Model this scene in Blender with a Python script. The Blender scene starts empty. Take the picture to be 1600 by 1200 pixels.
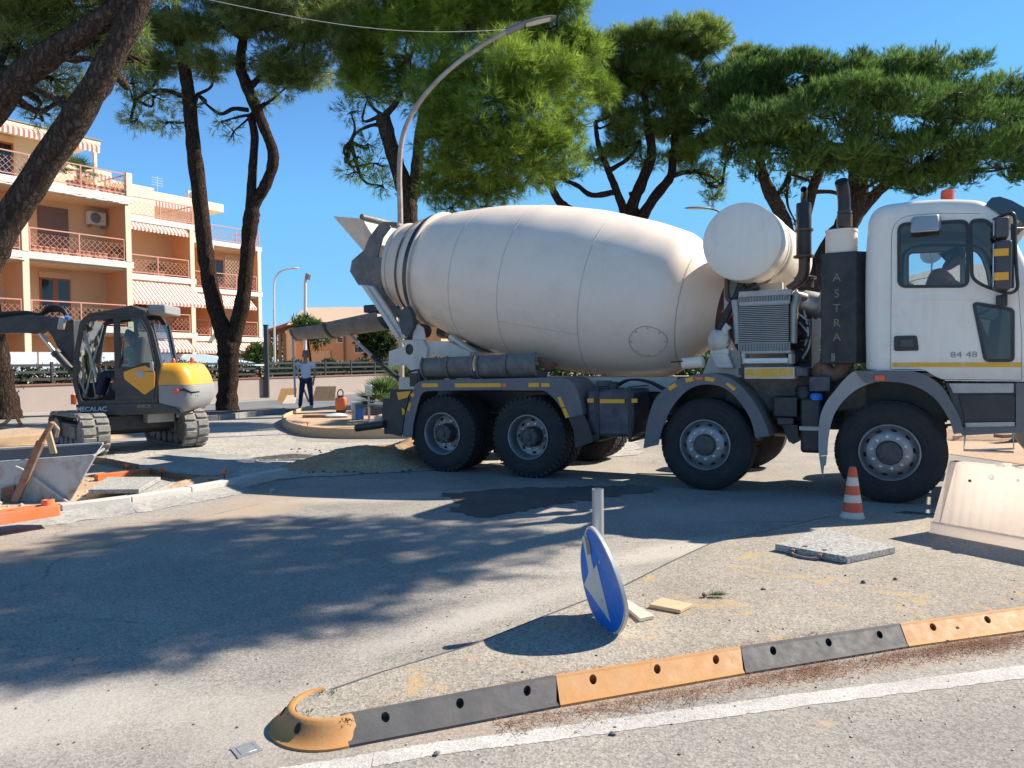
import bpy, bmesh, math, random
import numpy as np
from mathutils import Vector, Matrix
from mathutils.geometry import tessellate_polygon
random.seed(7)
RNG = np.random.default_rng(7)
scene = bpy.context.scene
COL = scene.collection
PI = math.pi

# ------------------------------------------------------------------ camera
F_PX, CAM_H = 1203.0, 1.565
PITCH, ROLL = math.radians(1.64), math.radians(-0.64)
_r0, _u0 = Vector((1, 0, 0)), Vector((0, math.sin(PITCH), math.cos(PITCH)))
FWD = Vector((0, math.cos(PITCH), -math.sin(PITCH)))
RIGHT = _r0 * math.cos(ROLL) + _u0 * math.sin(ROLL)
UP = _u0 * math.cos(ROLL) - _r0 * math.sin(ROLL)
CAM = Vector((0, 0, CAM_H))
cd = bpy.data.cameras.new('camera')
cam = bpy.data.objects.new('camera', cd)
COL.objects.link(cam)
cd.sensor_width = 36.0
cd.lens = 36.0 * F_PX / 1600.0
cd.clip_start, cd.clip_end = 0.05, 3000.0
_m = Matrix((RIGHT, UP, -FWD)).transposed().to_4x4()
_m.translation = CAM
cam.matrix_world = _m
scene.camera = cam

# ------------------------------------------------------------------ light
SUN_DIR = Vector((0.70, 0.255, 0.66)).normalized()
SUN_EL = math.asin(SUN_DIR.z)
SUN_AZ = math.atan2(SUN_DIR.x, SUN_DIR.y)
world = bpy.data.worlds.new('World')
scene.world = world
world.use_nodes = True
wn, wl = world.node_tree.nodes, world.node_tree.links
bg = wn['Background']
sky = wn.new('ShaderNodeTexSky')
sky.sky_type = 'NISHITA'
sky.sun_disc = False
sky.sun_elevation = SUN_EL
sky.sun_rotation = SUN_AZ
sky.air_density, sky.dust_density, sky.ozone_density = 0.85, 0.0, 1.0
sky.altitude = 4000
hs = wn.new('ShaderNodeHueSaturation')
hs.inputs['Hue'].default_value = 0.493
hs.inputs['Saturation'].default_value = 1.2
wl.new(sky.outputs[0], hs.inputs['Color'])
# soften the white band at the horizon: bright reds and greens of the sky are rolled off
sp_ = wn.new('ShaderNodeSeparateColor'); cb_ = wn.new('ShaderNodeCombineColor')
wl.new(hs.outputs[0], sp_.inputs[0])
for ch, (off, sl) in enumerate(((.56, .2), (1.75, .15), (3.0, .15))):
    m1 = wn.new('ShaderNodeMath'); m1.operation = 'MULTIPLY_ADD'; m1.inputs[1].default_value, m1.inputs[2].default_value = sl, off
    m2 = wn.new('ShaderNodeMath'); m2.operation = 'SMOOTH_MIN'; m2.inputs[2].default_value = .25
    wl.new(sp_.outputs[ch], m1.inputs[0]); wl.new(sp_.outputs[ch], m2.inputs[0]); wl.new(m1.outputs[0], m2.inputs[1]); wl.new(m2.outputs[0], cb_.inputs[ch])
wl.new(cb_.outputs[0], bg.inputs['Color'])
bg.inputs['Strength'].default_value = 0.138
sd = bpy.data.lights.new('sun', 'SUN')
sd.energy, sd.angle, sd.color = 4.7, math.radians(0.5), (1.0, 0.90, 0.76)
sun = bpy.data.objects.new('sun', sd)
COL.objects.link(sun)
sun.rotation_euler = SUN_DIR.to_track_quat('Z', 'Y').to_euler()
sun.location = (20, 8, 30)
vs = scene.view_settings
vs.view_transform, vs.look, vs.gamma = 'Standard', 'None', 1.0
vs.use_curve_mapping = False
vs.exposure = 1.0
scene.render.engine = 'CYCLES'
cy = scene.cycles
cy.use_denoising = True
cy.max_bounces, cy.diffuse_bounces, cy.glossy_bounces = 8, 4, 3
cy.transparent_max_bounces, cy.transmission_bounces = 12, 4

# ------------------------------------------------------------------ pixel rays -> places in the world
def ray(px, py):
    return FWD + RIGHT * ((px - 800) / F_PX) - UP * ((py - 600) / F_PX)
def on_ground(px, py, z=0.0):
    d = ray(px, py)
    return CAM + d * ((z - CAM_H) / d.z)
def at_depth(px, py, Y):
    d = ray(px, py)
    return CAM + d * (Y / d.y)
class Frame:
    """a local frame standing on the ground: x along heading, y to its left, z up"""
    def __init__(s, ox, oy, heading, oz=0.0):
        s.o = Vector((ox, oy, oz)); s.h = heading
        s.fx = Vector((math.cos(heading), math.sin(heading), 0))
        s.fy = Vector((-math.sin(heading), math.cos(heading), 0))
    def at_y(s, px, py, y=0.0):
        d = ray(px, py); k = (y - (CAM - s.o).dot(s.fy)) / d.dot(s.fy)
        p = CAM + d * k - s.o
        return p.dot(s.fx), p.z
    def at_x(s, px, py, x=0.0):
        d = ray(px, py); k = (x - (CAM - s.o).dot(s.fx)) / d.dot(s.fx)
        p = CAM + d * k - s.o
        return p.dot(s.fy), p.z
    def world(s, x, y, z=0.0):
        return s.o + s.fx * x + s.fy * y + Vector((0, 0, z))

# ------------------------------------------------------------------ objects
def link(name, data, parent=None):
    o = bpy.data.objects.new(name, data)
    COL.objects.link(o)
    if parent is not None: o.parent = parent
    return o
def tag(o, label=None, cat=None, group=None, kind=None):
    if label: o['label'] = label
    if cat: o['category'] = cat
    if group: o['group'] = group
    if kind: o['kind'] = kind
    return o
def thing(name, label, cat, loc=(0, 0, 0), rz=0.0, group=None):
    o = link(name, None)
    o.empty_display_size = 0.2
    o.location = loc
    o.rotation_euler = (0, 0, rz)
    return tag(o, label, cat, group)
def dup(o, parent=None):
    c = o.copy(); COL.objects.link(c)
    if parent is not None: c.parent = parent
    for ch in list(o.children): dup(ch, c)
    return c

class MB:
    """collects shapes and links them as one mesh object"""
    def __init__(s): s.v = []; s.f = []; s.m = []; s.cur = 0
    def add(s, verts, faces):
        b = len(s.v)
        s.v.extend([tuple(p) for p in verts])
        for f in faces:
            s.f.append([i + b for i in f]); s.m.append(s.cur)
        return s
    def box(s, x0, x1, y0, y1, z0, z1):
        v = [(x, y, z) for z in (z0, z1) for y in (y0, y1) for x in (x0, x1)]
        return s.add(v, [(0, 2, 3, 1), (4, 5, 7, 6), (0, 1, 5, 4), (2, 6, 7, 3), (0, 4, 6, 2), (1, 3, 7, 5)])
    def obox(s, c, sz, ax, ay=None, az=None):
        """oriented box: centre, sizes, axes"""
        c = Vector(c); ax = Vector(ax).normalized()
        if ay is None:
            up = Vector((0, 0, 1)) if abs(ax.z) < .95 else Vector((0, 1, 0))
            ay = up.cross(ax).normalized()
        else:
            ay = Vector(ay); ay = (ay - ax * ay.dot(ax)).normalized()
        az = ax.cross(ay)
        v = [c + ax * (sx * sz[0] / 2) + ay * (sy * sz[1] / 2) + az * (q * sz[2] / 2) for q in (-1, 1) for sy in (-1, 1) for sx in (-1, 1)]
        return s.add(v, [(0, 2, 3, 1), (4, 5, 7, 6), (0, 1, 5, 4), (2, 6, 7, 3), (0, 4, 6, 2), (1, 3, 7, 5)])
    def beam(s, a, b, w, h=None, up=None):
        a, b = Vector(a), Vector(b)
        d = b - a
        if h is None: h = w
        u = Vector(up) if up else (Vector((0, 0, 1)) if abs(d.normalized().z) < .9 else Vector((0, 1, 0)))
        ay = u.cross(d).normalized()
        return s.obox((a + b) / 2, (d.length, w, h), d, ay)
    def loft(s, rings, closed=True, caps=True):
        n = len(rings[0]); v = [p for r in rings for p in r]; f = []
        for i in range(len(rings) - 1):
            for j in range(n if closed else n - 1):
                k = (j + 1) % n
                f.append((i * n + j, i * n + k, (i + 1) * n + k, (i + 1) * n + j))
        if caps and closed:
            f.append(tuple(range(n - 1, -1, -1)))
            f.append(tuple((len(rings) - 1) * n + j for j in range(n)))
        return s.add(v, f)
    def tube(s, pts, r, n=10, caps=True, jit=0.0, flat=1.0):
        pts = [Vector(p) for p in pts]
        if not hasattr(r, '__len__'): r = [r] * len(pts)
        rings = []; prev = None
        for i, p in enumerate(pts):
            d = (pts[min(i + 1, len(pts) - 1)] - pts[max(i - 1, 0)]).normalized()
            if prev is None:
                u = Vector((0, 0, 1)) if abs(d.z) < .9 else Vector((0, 1, 0))
                a = u.cross(d).normalized()
            else:
                a = (prev - d * prev.dot(d)).normalized()
            prev = a; b = d.cross(a)
            rings.append([p + (a * math.cos(t) + b * math.sin(t) * flat) * r[i] * (1 + (random.uniform(-jit, jit) if jit else 0))
                          for t in [2 * PI * k / n for k in range(n)]])
        return s.loft(rings, True, caps)
    def lathe(s, prof, o, ax, n=32, caps=False, a0=0.0, a1=2 * PI):
        """prof: (radius, distance along axis)"""
        o, ax = Vector(o), Vector(ax).normalized()
        u = Vector((0, 0, 1)) if abs(ax.z) < .9 else Vector((0, 1, 0))
        a = u.cross(ax).normalized(); b = ax.cross(a)
        full = abs(a1 - a0 - 2 * PI) < 1e-6
        m = n if full else n + 1
        rings = []
        for (r, h) in prof:
            rings.append([o + ax * h + (a * math.cos(t) + b * math.sin(t)) * r for t in [a0 + (a1 - a0) * k / n for k in range(m)]])
        return s.loft(rings, full, caps)
    def poly(s, outer, holes, fn, d0, d1):
        """2-D polygon with holes, given thickness; fn(u, v, d) -> point"""
        loops = [list(outer)] + [list(h) for h in holes]
        flat = [p for l in loops for p in l]
        tri = tessellate_polygon([[Vector((p[0], p[1], 0)) for p in l] for l in loops])
        n = len(flat)
        v = [fn(p[0], p[1], d0) for p in flat] + [fn(p[0], p[1], d1) for p in flat]
        f = []
        for t in tri:
            a, b, c = t
            f.append((a, b, c)); f.append((c + n, b + n, a + n))
        k = 0
        for l in loops:
            m = len(l)
            for i in range(m):
                j = (i + 1) % m
                f.append((k + i, k + j, k + j + n, k + i + n))
            k += m
        return s.add(v, f)
    def sheet(s, pts, z):
        return s.add([(p[0], p[1], z) for p in pts], [tuple(range(len(pts)))])
    def build(s, name, mat, parent=None, smooth=None, bevel=0.0, seg=2, sub=0, fix=True, loc=None):
        me = bpy.data.meshes.new(name)
        me.from_pydata(s.v, [], s.f)
        mats = mat if isinstance(mat, (list, tuple)) else [mat]
        for m in mats: me.materials.append(m)
        if len(mats) > 1: me.polygons.foreach_set('material_index', s.m)
        if fix:
            bm = bmesh.new(); bm.from_mesh(me)
            bmesh.ops.recalc_face_normals(bm, faces=bm.faces)
            bm.to_mesh(me); bm.free()
        if smooth is not None:
            me.polygons.foreach_set('use_smooth', [True] * len(me.polygons))
            me.set_sharp_from_angle(angle=math.radians(smooth))
        me.update()
        o = link(name, me, parent)
        if loc is not None: o.location = loc
        if bevel:
            b = o.modifiers.new('bevel', 'BEVEL')
            b.width, b.segments, b.limit_method, b.angle_limit = bevel, seg, 'ANGLE', math.radians(40)
            if smooth is None:
                me.polygons.foreach_set('use_smooth', [True] * len(me.polygons))
                me.set_sharp_from_angle(angle=math.radians(38))
                b.harden_normals = False
        if sub:
            m = o.modifiers.new('sub', 'SUBSURF'); m.levels = m.render_levels = sub
        return o
XZ = lambda u, v, d: (u, d, v)
XY = lambda u, v, d: (u, v, d)
def np_mesh(name, V, T, mat, parent=None, tint=None):
    me = bpy.data.meshes.new(name)
    me.vertices.add(len(V)); me.vertices.foreach_set('co', V.astype(np.float32).ravel())
    me.loops.add(T.size); me.loops.foreach_set('vertex_index', T.astype(np.int32).ravel())
    me.polygons.add(len(T)); me.polygons.foreach_set('loop_start', np.arange(len(T), dtype=np.int32) * T.shape[1])
    if tint is not None:
        a = me.attributes.new('tint', 'FLOAT', 'POINT'); a.data.foreach_set('value', tint.astype(np.float32))
    me.update(calc_edges=True)
    me.materials.append(mat)
    return link(name, me, parent)
def rounded(pts, r, n=5):
    """polygon with its corners rounded; r one number or one per corner"""
    out = []; m = len(pts)
    for i in range(m):
        rr = r[i] if hasattr(r, '__len__') else r
        p = Vector(pts[i]).to_2d() if len(pts[i]) > 2 else Vector(pts[i])
        a, b = Vector(pts[i - 1]), Vector(pts[(i + 1) % m])
        if rr <= 0: out.append(tuple(p)); continue
        da, db = (a - p), (b - p)
        k = min(rr, da.length * .48, db.length * .48)
        p0, p1 = p + da.normalized() * k, p + db.normalized() * k
        for j in range(n + 1):
            t = j / n
            q = p0 * (1 - t) ** 2 + p * 2 * t * (1 - t) + p1 * t * t
            out.append((q.x, q.y))
    return out
def inset(pts, d):
    """counter-clockwise polygon moved inwards by d"""
    area = sum(pts[i][0] * pts[(i + 1) % len(pts)][1] - pts[(i + 1) % len(pts)][0] * pts[i][1] for i in range(len(pts)))
    sgn = 1 if area > 0 else -1
    out = []; m = len(pts)
    for i in range(m):
        a, p, b = Vector(pts[i - 1]), Vector(pts[i]), Vector(pts[(i + 1) % m])
        t0, t1 = (p - a), (b - p)
        if t0.length < 1e-6: t0 = t1
        if t1.length < 1e-6: t1 = t0
        t0, t1 = t0.normalized(), t1.normalized()
        n = Vector((-(t0.y + t1.y), t0.x + t1.x)) * sgn
        if n.length < 1e-6: n = Vector((-t0.y, t0.x)) * sgn
        n.normalize()
        c = max(.35, n.dot(Vector((-t0.y, t0.x)) * sgn))
        q = p + n * (d / c); out.append((q.x, q.y))
    return out
def catmull(pts, k=6):
    P = [Vector(p) for p in pts]; P = [P[0] * 2 - P[1]] + P + [P[-1] * 2 - P[-2]]
    out = []
    for i in range(1, len(P) - 2):
        for j in range(k):
            t = j / k
            out.append(.5 * ((2 * P[i]) + (P[i + 1] - P[i - 1]) * t + (2 * P[i - 1] - 5 * P[i] + 4 * P[i + 1] - P[i + 2]) * t * t
                             + (3 * P[i] - P[i - 1] - 3 * P[i + 1] + P[i + 2]) * t ** 3))
    out.append(P[-2]); return out
def text_mesh(name, body, size, mat, parent, M, depth=0.004, bold=0.0, xs=1.0, spacing=1.0, line=1.0):
    """lettering built as a mesh; M puts its x/y plane in the parent's space"""
    cu = bpy.data.curves.new(name, 'FONT')
    cu.body = body; cu.size = size; cu.extrude = depth; cu.offset = bold
    cu.align_x = 'CENTER'; cu.align_y = 'CENTER'; cu.space_character = spacing; cu.space_line = line
    cu.resolution_u = 3
    tmp = bpy.data.objects.new(name + '_tmp', cu); COL.objects.link(tmp)
    dg = bpy.context.evaluated_depsgraph_get()
    me = bpy.data.meshes.new_from_object(tmp.evaluated_get(dg))
    bpy.data.objects.remove(tmp); bpy.data.curves.remove(cu)
    me.materials.clear(); me.materials.append(mat)
    me.transform(M @ Matrix.Diagonal((xs, 1, 1, 1)))
    return link(name, me, parent)

# ------------------------------------------------------------------ materials
class NT:
    def __init__(s, name):
        s.mat = bpy.data.materials.new(name); s.mat.use_nodes = True
        s.n, s.l = s.mat.node_tree.nodes, s.mat.node_tree.links
        s.p = s.n['Principled BSDF']
        s.tc = s.n.new('ShaderNodeTexCoord')
        s.co = s.tc.outputs['Object']
    def map(s, scale=(1, 1, 1), rot=(0, 0, 0), src=None):
        m = s.n.new('ShaderNodeMapping'); m.inputs['Scale'].default_value = scale; m.inputs['Rotation'].default_value = rot
        s.l.new(src or s.co, m.inputs['Vector']); return m.outputs[0]
    def noise(s, scale, detail=4, rough=.55, dist=0.0, src=None):
        t = s.n.new('ShaderNodeTexNoise')
        t.inputs['Scale'].default_value, t.inputs['Detail'].default_value = scale, detail
        t.inputs['Roughness'].default_value, t.inputs['Distortion'].default_value = rough, dist
        s.l.new(src or s.co, t.inputs['Vector']); return t.outputs['Fac']
    def voro(s, scale, feature='F1', src=None, out='Distance', rand=1.0):
        t = s.n.new('ShaderNodeTexVoronoi'); t.feature = feature
        t.inputs['Scale'].default_value = scale; t.inputs['Randomness'].default_value = rand
        s.l.new(src or s.co, t.inputs['Vector']); return t.outputs[out]
    def wave(s, scale, axis='X', src=None, prof='SIN', dist=0.0):
        t = s.n.new('ShaderNodeTexWave'); t.bands_direction = axis; t.wave_profile = prof
        t.inputs['Scale'].default_value = scale; t.inputs['Distortion'].default_value = dist
        s.l.new(src or s.co, t.inputs['Vector']); return t.outputs['Fac']
    def ramp(s, src, stops, interp='LINEAR'):
        r = s.n.new('ShaderNodeValToRGB'); e = r.color_ramp.elements; r.color_ramp.interpolation = interp
        while len(e) < len(stops): e.new(.5)
        for k, (pos, c) in zip(e, stops):
            k.position = pos
            k.color = (c, c, c, 1) if not hasattr(c, '__len__') else (*c[:3], 1)
        s.l.new(src, r.inputs[0]); return r.outputs[0]
    def mix(s, a, b, fac, mode='MIX'):
        m = s.n.new('ShaderNodeMix'); m.data_type = 'RGBA'; m.blend_type = mode
        for sock, val in ((m.inputs['Factor'], fac), (m.inputs['A'], a), (m.inputs['B'], b)):
            if hasattr(val, 'is_linked'): s.l.new(val, sock)
            elif hasattr(val, '__len__'): sock.default_value = (*val[:3], 1)
            else:
                try: sock.default_value = val
                except TypeError: sock.default_value = (val, val, val, 1)
        return m.outputs['Result']
    def math(s, op, a, b=0.0):
        m = s.n.new('ShaderNodeMath'); m.operation = op
        for i, val in enumerate((a, b)):
            if hasattr(val, 'is_linked'): s.l.new(val, m.inputs[i])
            else: m.inputs[i].default_value = val
        return m.outputs[0]
    def col(s, c):
        if hasattr(c, 'is_linked'): s.l.new(c, s.p.inputs['Base Color'])
        else: s.p.inputs['Base Color'].default_value = (*c[:3], 1)
    def set(s, **k):
        for a, v in k.items():
            i = s.p.inputs[a.replace('_', ' ')]
            if hasattr(v, 'is_linked'): s.l.new(v, i)
            else: i.default_value = v
    def bump(s, h, strength=.3, dist=.01):
        b = s.n.new('ShaderNodeBump'); b.inputs['Strength'].default_value = strength; b.inputs['Distance'].default_value = dist
        s.l.new(h, b.inputs['Height']); s.l.new(b.outputs[0], s.p.inputs['Normal'])
def sc(c, k): return tuple(min(1, x * k) for x in c)
def mat(name, c, rough=.6, metal=0.0, var=.12, scale=5, dirt=None, dirt_amt=.5, dscale=3.0, dlo=.38, bump=0.0, bscale=60, coat=0.0, spec=.5):
    """painted / plain surface: base colour with uneven tone, optional dirt patches and fine relief"""
    t = NT(name)
    k = t.mix(sc(c, 1 - var), sc(c, 1 + var), t.noise(scale, 6, .65))
    if dirt is not None:
        f = t.ramp(t.noise(dscale, 8, .7, .4), [(dlo, 0), (dlo + .34, dirt_amt)])
        k = t.mix(k, dirt, f)
    t.col(k)
    rr = t.ramp(t.noise(scale * 3, 4), [(.3, max(.03, rough - .08)), (.7, min(1, rough + .08))])
    t.set(Roughness=rr, Metallic=metal, Specular_IOR_Level=spec)
    if coat: t.set(Coat_Weight=coat)
    if bump: t.bump(t.noise(bscale, 5, .6), bump, .01)
    return t.mat
def glass_mat(name, tint=(.8, .85, .85), alpha=.25, rough=.02):
    """thin pane: mostly clear, with a sky reflection"""
    t = NT(name)
    t.col(tint); t.set(Roughness=rough, Specular_IOR_Level=.8)
    tr = t.n.new('ShaderNodeBsdfTransparent'); tr.inputs[0].default_value = (*tint, 1)
    mx = t.n.new('ShaderNodeMixShader'); out = t.n['Material Output']
    fr = t.n.new('ShaderNodeFresnel'); fr.inputs[0].default_value = 1.5
    gl = t.n.new('ShaderNodeBsdfGlossy'); gl.inputs['Roughness'].default_value = rough
    f = t.math('MAXIMUM', t.math('MULTIPLY', fr.outputs[0], 1.0), alpha * .25)
    t.l.new(f, mx.inputs[0]); t.l.new(tr.outputs[0], mx.inputs[1]); t.l.new(gl.outputs[0], mx.inputs[2])
    t.l.new(mx.outputs[0], out.inputs[0]); return t.mat
def leaf_mat(name, dark, light, trans=.35):
    t = NT(name)
    at = t.n.new('ShaderNodeAttribute'); at.attribute_name = 'tint'
    c = t.ramp(at.outputs['Fac'], [(0, dark), (1, light)])
    t.col(c); t.set(Roughness=.55, Specular_IOR_Level=.3)
    tl = t.n.new('ShaderNodeBsdfTranslucent'); t.l.new(c, tl.inputs[0])
    mx = t.n.new('ShaderNodeMixShader'); mx.inputs[0].default_value = trans
    t.l.new(t.p.outputs[0], mx.inputs[1]); t.l.new(tl.outputs[0], mx.inputs[2])
    t.l.new(mx.outputs[0], t.n['Material Output'].inputs[0]); return t.mat
def bark_mat(name, a, b):
    t = NT(name)
    m = t.map((1, 1, .28))
    v = t.voro(17, 'DISTANCE_TO_EDGE', t.mix(m, t.noise(9, 6), .14))
    n = t.noise(14, 8, .7, .6, m)
    k = t.mix(a, b, t.ramp(n, [(.3, 0), (.7, 1)]))
    k = t.mix(sc(a, .5), k, t.ramp(t.mix(v, n, .35), [(.08, 0), (.3, 1)]))
    t.col(k); t.set(Roughness=.95, Specular_IOR_Level=.1)
    t.bump(t.math('ADD', t.ramp(v, [(0, 0), (.25, 1)]), n), .9, .05); return t.mat
def ground_mat(name, base, dust, spk=.25, dust_lo=.42, dust_hi=.6, scale=1.2, patch=None, patch_lo=.6, coarse=130, rough=.92, bump=.35):
    """stony surface: fine aggregate, dust drifts, optional coloured patches"""
    t = NT(name)
    n1 = t.noise(scale, 8, .68, .3); n2 = t.noise(scale * .23, 4, .5)
    k = t.mix(base, dust, t.ramp(t.mix(n1, n2, .5), [(dust_lo, 0), (dust_hi, 1)]))
    v = t.voro(coarse, out='Color'); g = t.noise(coarse * 1.9, 3, .7)
    sp = t.ramp(t.mix(v, g, .6), [(.22, 1 - spk), (.5, 1.0), (.8, 1 + spk)])
    k = t.mix(k, sp, 1.0, 'MULTIPLY')
    if patch is not None:
        pf = t.ramp(t.noise(scale * 1.7, 9, .75, .8), [(patch_lo, 0), (patch_lo + .05, .8)])
        k = t.mix(k, patch, pf)
    t.col(k); t.set(Roughness=rough, Specular_IOR_Level=.2)
    t.bump(t.mix(t.voro(coarse), g, .5), bump, .006); return t.mat

MT = {}
MT['white_plain'] = mat('white_paint', (.86, .82, .745), .35, var=.04, scale=2, dirt=(.55, .50, .43), dirt_amt=.25, dscale=1.6, coat=.3)
MT['drum_plain'] = mat('drum_paint', (.86, .76, .65), .5, var=.05, scale=2.2, dirt=(.62, .53, .43), dirt_amt=.3, dscale=1.1, bump=.05, bscale=9)
def weathered(name, c, rough, grime, z_lo, z_hi, streak_scale, rear_x=None):
    """paint with uneven tone, run-down streaks, splash specks and road grime"""
    t = NT(name)
    k = t.mix(sc(c, .94), sc(c, 1.05), t.noise(1.6, 7, .7))
    st = t.noise(1.0, 6, .7, .2, t.map(streak_scale))
    k = t.mix(k, sc(grime, 1.25), t.math('MULTIPLY', t.ramp(st, [(.5, 0), (.78, 1)]), .38))
    k = t.mix(k, grime, t.math('MULTIPLY', t.ramp(t.noise(2.4, 10, .78, .6), [(.52, 0), (.72, 1)]), .28))
    sx = t.n.new('ShaderNodeSeparateXYZ'); t.l.new(t.co, sx.inputs[0])
    low = t.n.new('ShaderNodeMapRange'); low.inputs['From Min'].default_value, low.inputs['From Max'].default_value = z_hi, z_lo
    t.l.new(t.math('ADD', sx.outputs['Z'], t.math('MULTIPLY', t.noise(5, 8, .75), .35)), low.inputs['Value'])
    k = t.mix(k, sc(grime, .8), t.math('MULTIPLY', low.outputs[0], .5))
    sp = t.ramp(t.voro(34, src=t.mix(t.co, t.noise(30, 3), .02)), [(.0, 1), (.10, 1), (.14, 0)])
    k = t.mix(k, sc(grime, .55), t.math('MULTIPLY', sp, t.math('MULTIPLY', t.ramp(t.noise(3.1, 5, .7), [(.52, 0), (.66, 1)]), .55)))
    if rear_x is not None:
        rr_ = t.n.new('ShaderNodeMapRange'); rr_.inputs['From Min'].default_value, rr_.inputs['From Max'].default_value = rear_x[0], rear_x[1]
        t.l.new(t.math('ADD', sx.outputs['X'], t.math('MULTIPLY', t.noise(4, 9, .8), .9)), rr_.inputs['Value'])
        k = t.mix(k, sc(grime, .6), t.math('MULTIPLY', rr_.outputs[0], .6))
    t.col(k); t.set(Roughness=t.ramp(t.noise(3, 6), [(.3, rough - .1), (.7, rough + .12)]), Coat_Weight=.12)
    t.bump(t.math('ADD', t.noise(.9, 3, .5), t.math('MULTIPLY', t.noise(18, 4), .05)), .10, .08)
    return t.mat
MT['drum'] = weathered('cement_stained_drum_paint', (.89, .74, .60), .5, (.50, .41, .31), .6, 1.3, (1.2, 5, 1.2), (-.1, -1.6))
MT['white'] = weathered('road_worn_white_paint', (.90, .81, .69), .38, (.50, .44, .36), 1.45, 1.75, (7, 7, .7))
MT['offwhite'] = mat('mixer_frame_paint', (.70, .63, .54), .55, var=.1, scale=5, dirt=(.38, .33, .28), dirt_amt=.55, dscale=3)
MT['grey_steel'] = mat('concrete_stained_steel', (.135, .13, .125), .65, .3, .3, 7, dirt=(.34, .32, .29), dirt_amt=.55, dscale=5, bump=.3, bscale=30)
MT['dark_plastic'] = mat('dark_plastic', (.055, .058, .066), .5, var=.15, scale=6, dirt=(.16, .145, .13), dirt_amt=.4, dscale=4)
MT['fender'] = mat('grey_mudguard_plastic', (.12, .125, .14), .5, var=.12, scale=5, dirt=(.25, .22, .19), dirt_amt=.45, dscale=4)
MT['fender_light'] = mat('light_grey_mudguard', (.36, .345, .325), .55, var=.1, scale=5, dirt=(.27, .24, .2), dirt_amt=.4, dscale=4)
MT['black'] = mat('black_paint', (.022, .023, .026), .45, var=.2, scale=6, dirt=(.10, .09, .08), dirt_amt=.35, dscale=4)
MT['rubber'] = mat('tyre_rubber', (.020, .020, .021), .8, var=.2, scale=9, dirt=(.09, .08, .068), dirt_amt=.2, dscale=5, bump=.15, bscale=80)
MT['rim'] = mat('grey_wheel_rim', (.33, .33, .335), .45, .5, .15, 10, dirt=(.16, .14, .12), dirt_amt=.6, dscale=9)
MT['hub'] = mat('grey_hub', (.055, .055, .06), .5, .3, .2, 10, dirt=(.22, .2, .17), dirt_amt=.4, dscale=10)
MT['chrome'] = mat('bright_metal', (.62, .62, .62), .3, .9, .1, 10)
MT['alu'] = mat('aluminium', (.46, .45, .42), .5, .35, .12, 8, dirt=(.25, .23, .2), dirt_amt=.5, dscale=6)
MT['amber'] = mat('amber_reflector', (.92, .41, .02), .35, var=.1, scale=30)
MT['amber2'] = mat('yellow_stripe', (.78, .41, .025), .45, var=.1, scale=14, dirt=(.80, .74, .64), dirt_amt=.9, dscale=5, dlo=.5)
MT['red_orange'] = mat('orange_lens', (.75, .11, .03), .25, var=.1, scale=20, coat=.5)
MT['steel_brown'] = mat('heat_browned_steel', (.10, .075, .06), .55, .6, .25, 8, dirt=(.22, .15, .1), dirt_amt=.5, dscale=6)
MT['exh_dark'] = mat('dark_silencer', (.035, .036, .04), .5, .5, .2, 8, dirt=(.16, .13, .11), dirt_amt=.4)
MT['rust'] = mat('rust', (.23, .10, .045), .85, 0, .3, 12, dirt=(.34, .3, .26), dirt_amt=.6, dscale=9, bump=.3)
MT['glass'] = glass_mat('pane_glass', (.93, .95, .94), .1)
MT['glass_dark'] = glass_mat('tinted_glass', (.72, .75, .72), .2)
MT['seat'] = mat('grey_cloth', (.12, .11, .11), .9, var=.2)
MT['cab_in'] = mat('cab_lining', (.36, .32, .27), .85, var=.12)
MT['tan'] = mat('tan_roll', (.32, .25, .17), .8, var=.15)
MT['skin'] = mat('skin', (.36, .20, .13), .55, var=.06, scale=20)
MT['hair'] = mat('dark_hair', (.03, .025, .022), .8, var=.2, scale=40)
MT['hair_grey'] = mat('grey_hair', (.16, .15, .14), .8, var=.2, scale=40)
MT['shirt_w'] = mat('pale_shirt_cloth', (.66, .68, .76), .85, var=.05, scale=12, bump=.25, bscale=16)
MT['shirt_o'] = mat('orange_shirt_cloth', (.85, .24, .05), .85, var=.08, scale=12)
MT['shirt_t'] = mat('pale_teal_shirt_cloth', (.34, .55, .55), .85, var=.08, scale=12)
MT['jeans'] = mat('navy_cloth', (.024, .034, .075), .9, var=.2, scale=14, bump=.2, bscale=20)
MT['shoe'] = mat('dark_shoe', (.03, .028, .03), .7)
MT['ex_black'] = mat('excavator_dark', (.035, .036, .04), .5, var=.15, scale=6, dirt=(.15, .135, .115), dirt_amt=.4, dscale=4)
MT['ex_yellow'] = mat('excavator_yellow', (.80, .36, .02), .4, var=.06, scale=4, coat=.3)
MT['ex_grey'] = mat('excavator_grey', (.27, .28, .29), .5, var=.08, scale=5, dirt=(.3, .27, .23), dirt_amt=.35)
MT['track'] = mat('dusty_track_rubber', (.15, .145, .135), .9, var=.2, scale=9, dirt=(.38, .36, .32), dirt_amt=.85, dscale=7, bump=.3)
MT['steel_dirty'] = mat('muddy_steel', (.16, .15, .14), .7, .2, .25, 8, dirt=(.34, .31, .27), dirt_amt=.7, dscale=5)
MT['lettering'] = mat('pale_lettering', (.62, .62, .6), .6)
MT['gold'] = mat('worn_gold_lettering', (.24, .19, .11), .5, .3, .3, 40)
MT['skip'] = mat('dented_grey_skip_paint', (.46, .48, .46), .6, .0, .12, 4, dirt=(.22, .09, .04), dirt_amt=1.0, dscale=4.5, dlo=.47, bump=.2)
MT['wood'] = mat('raw_timber', (.50, .37, .23), .85, var=.22, scale=7, bump=.2, bscale=30)
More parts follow.
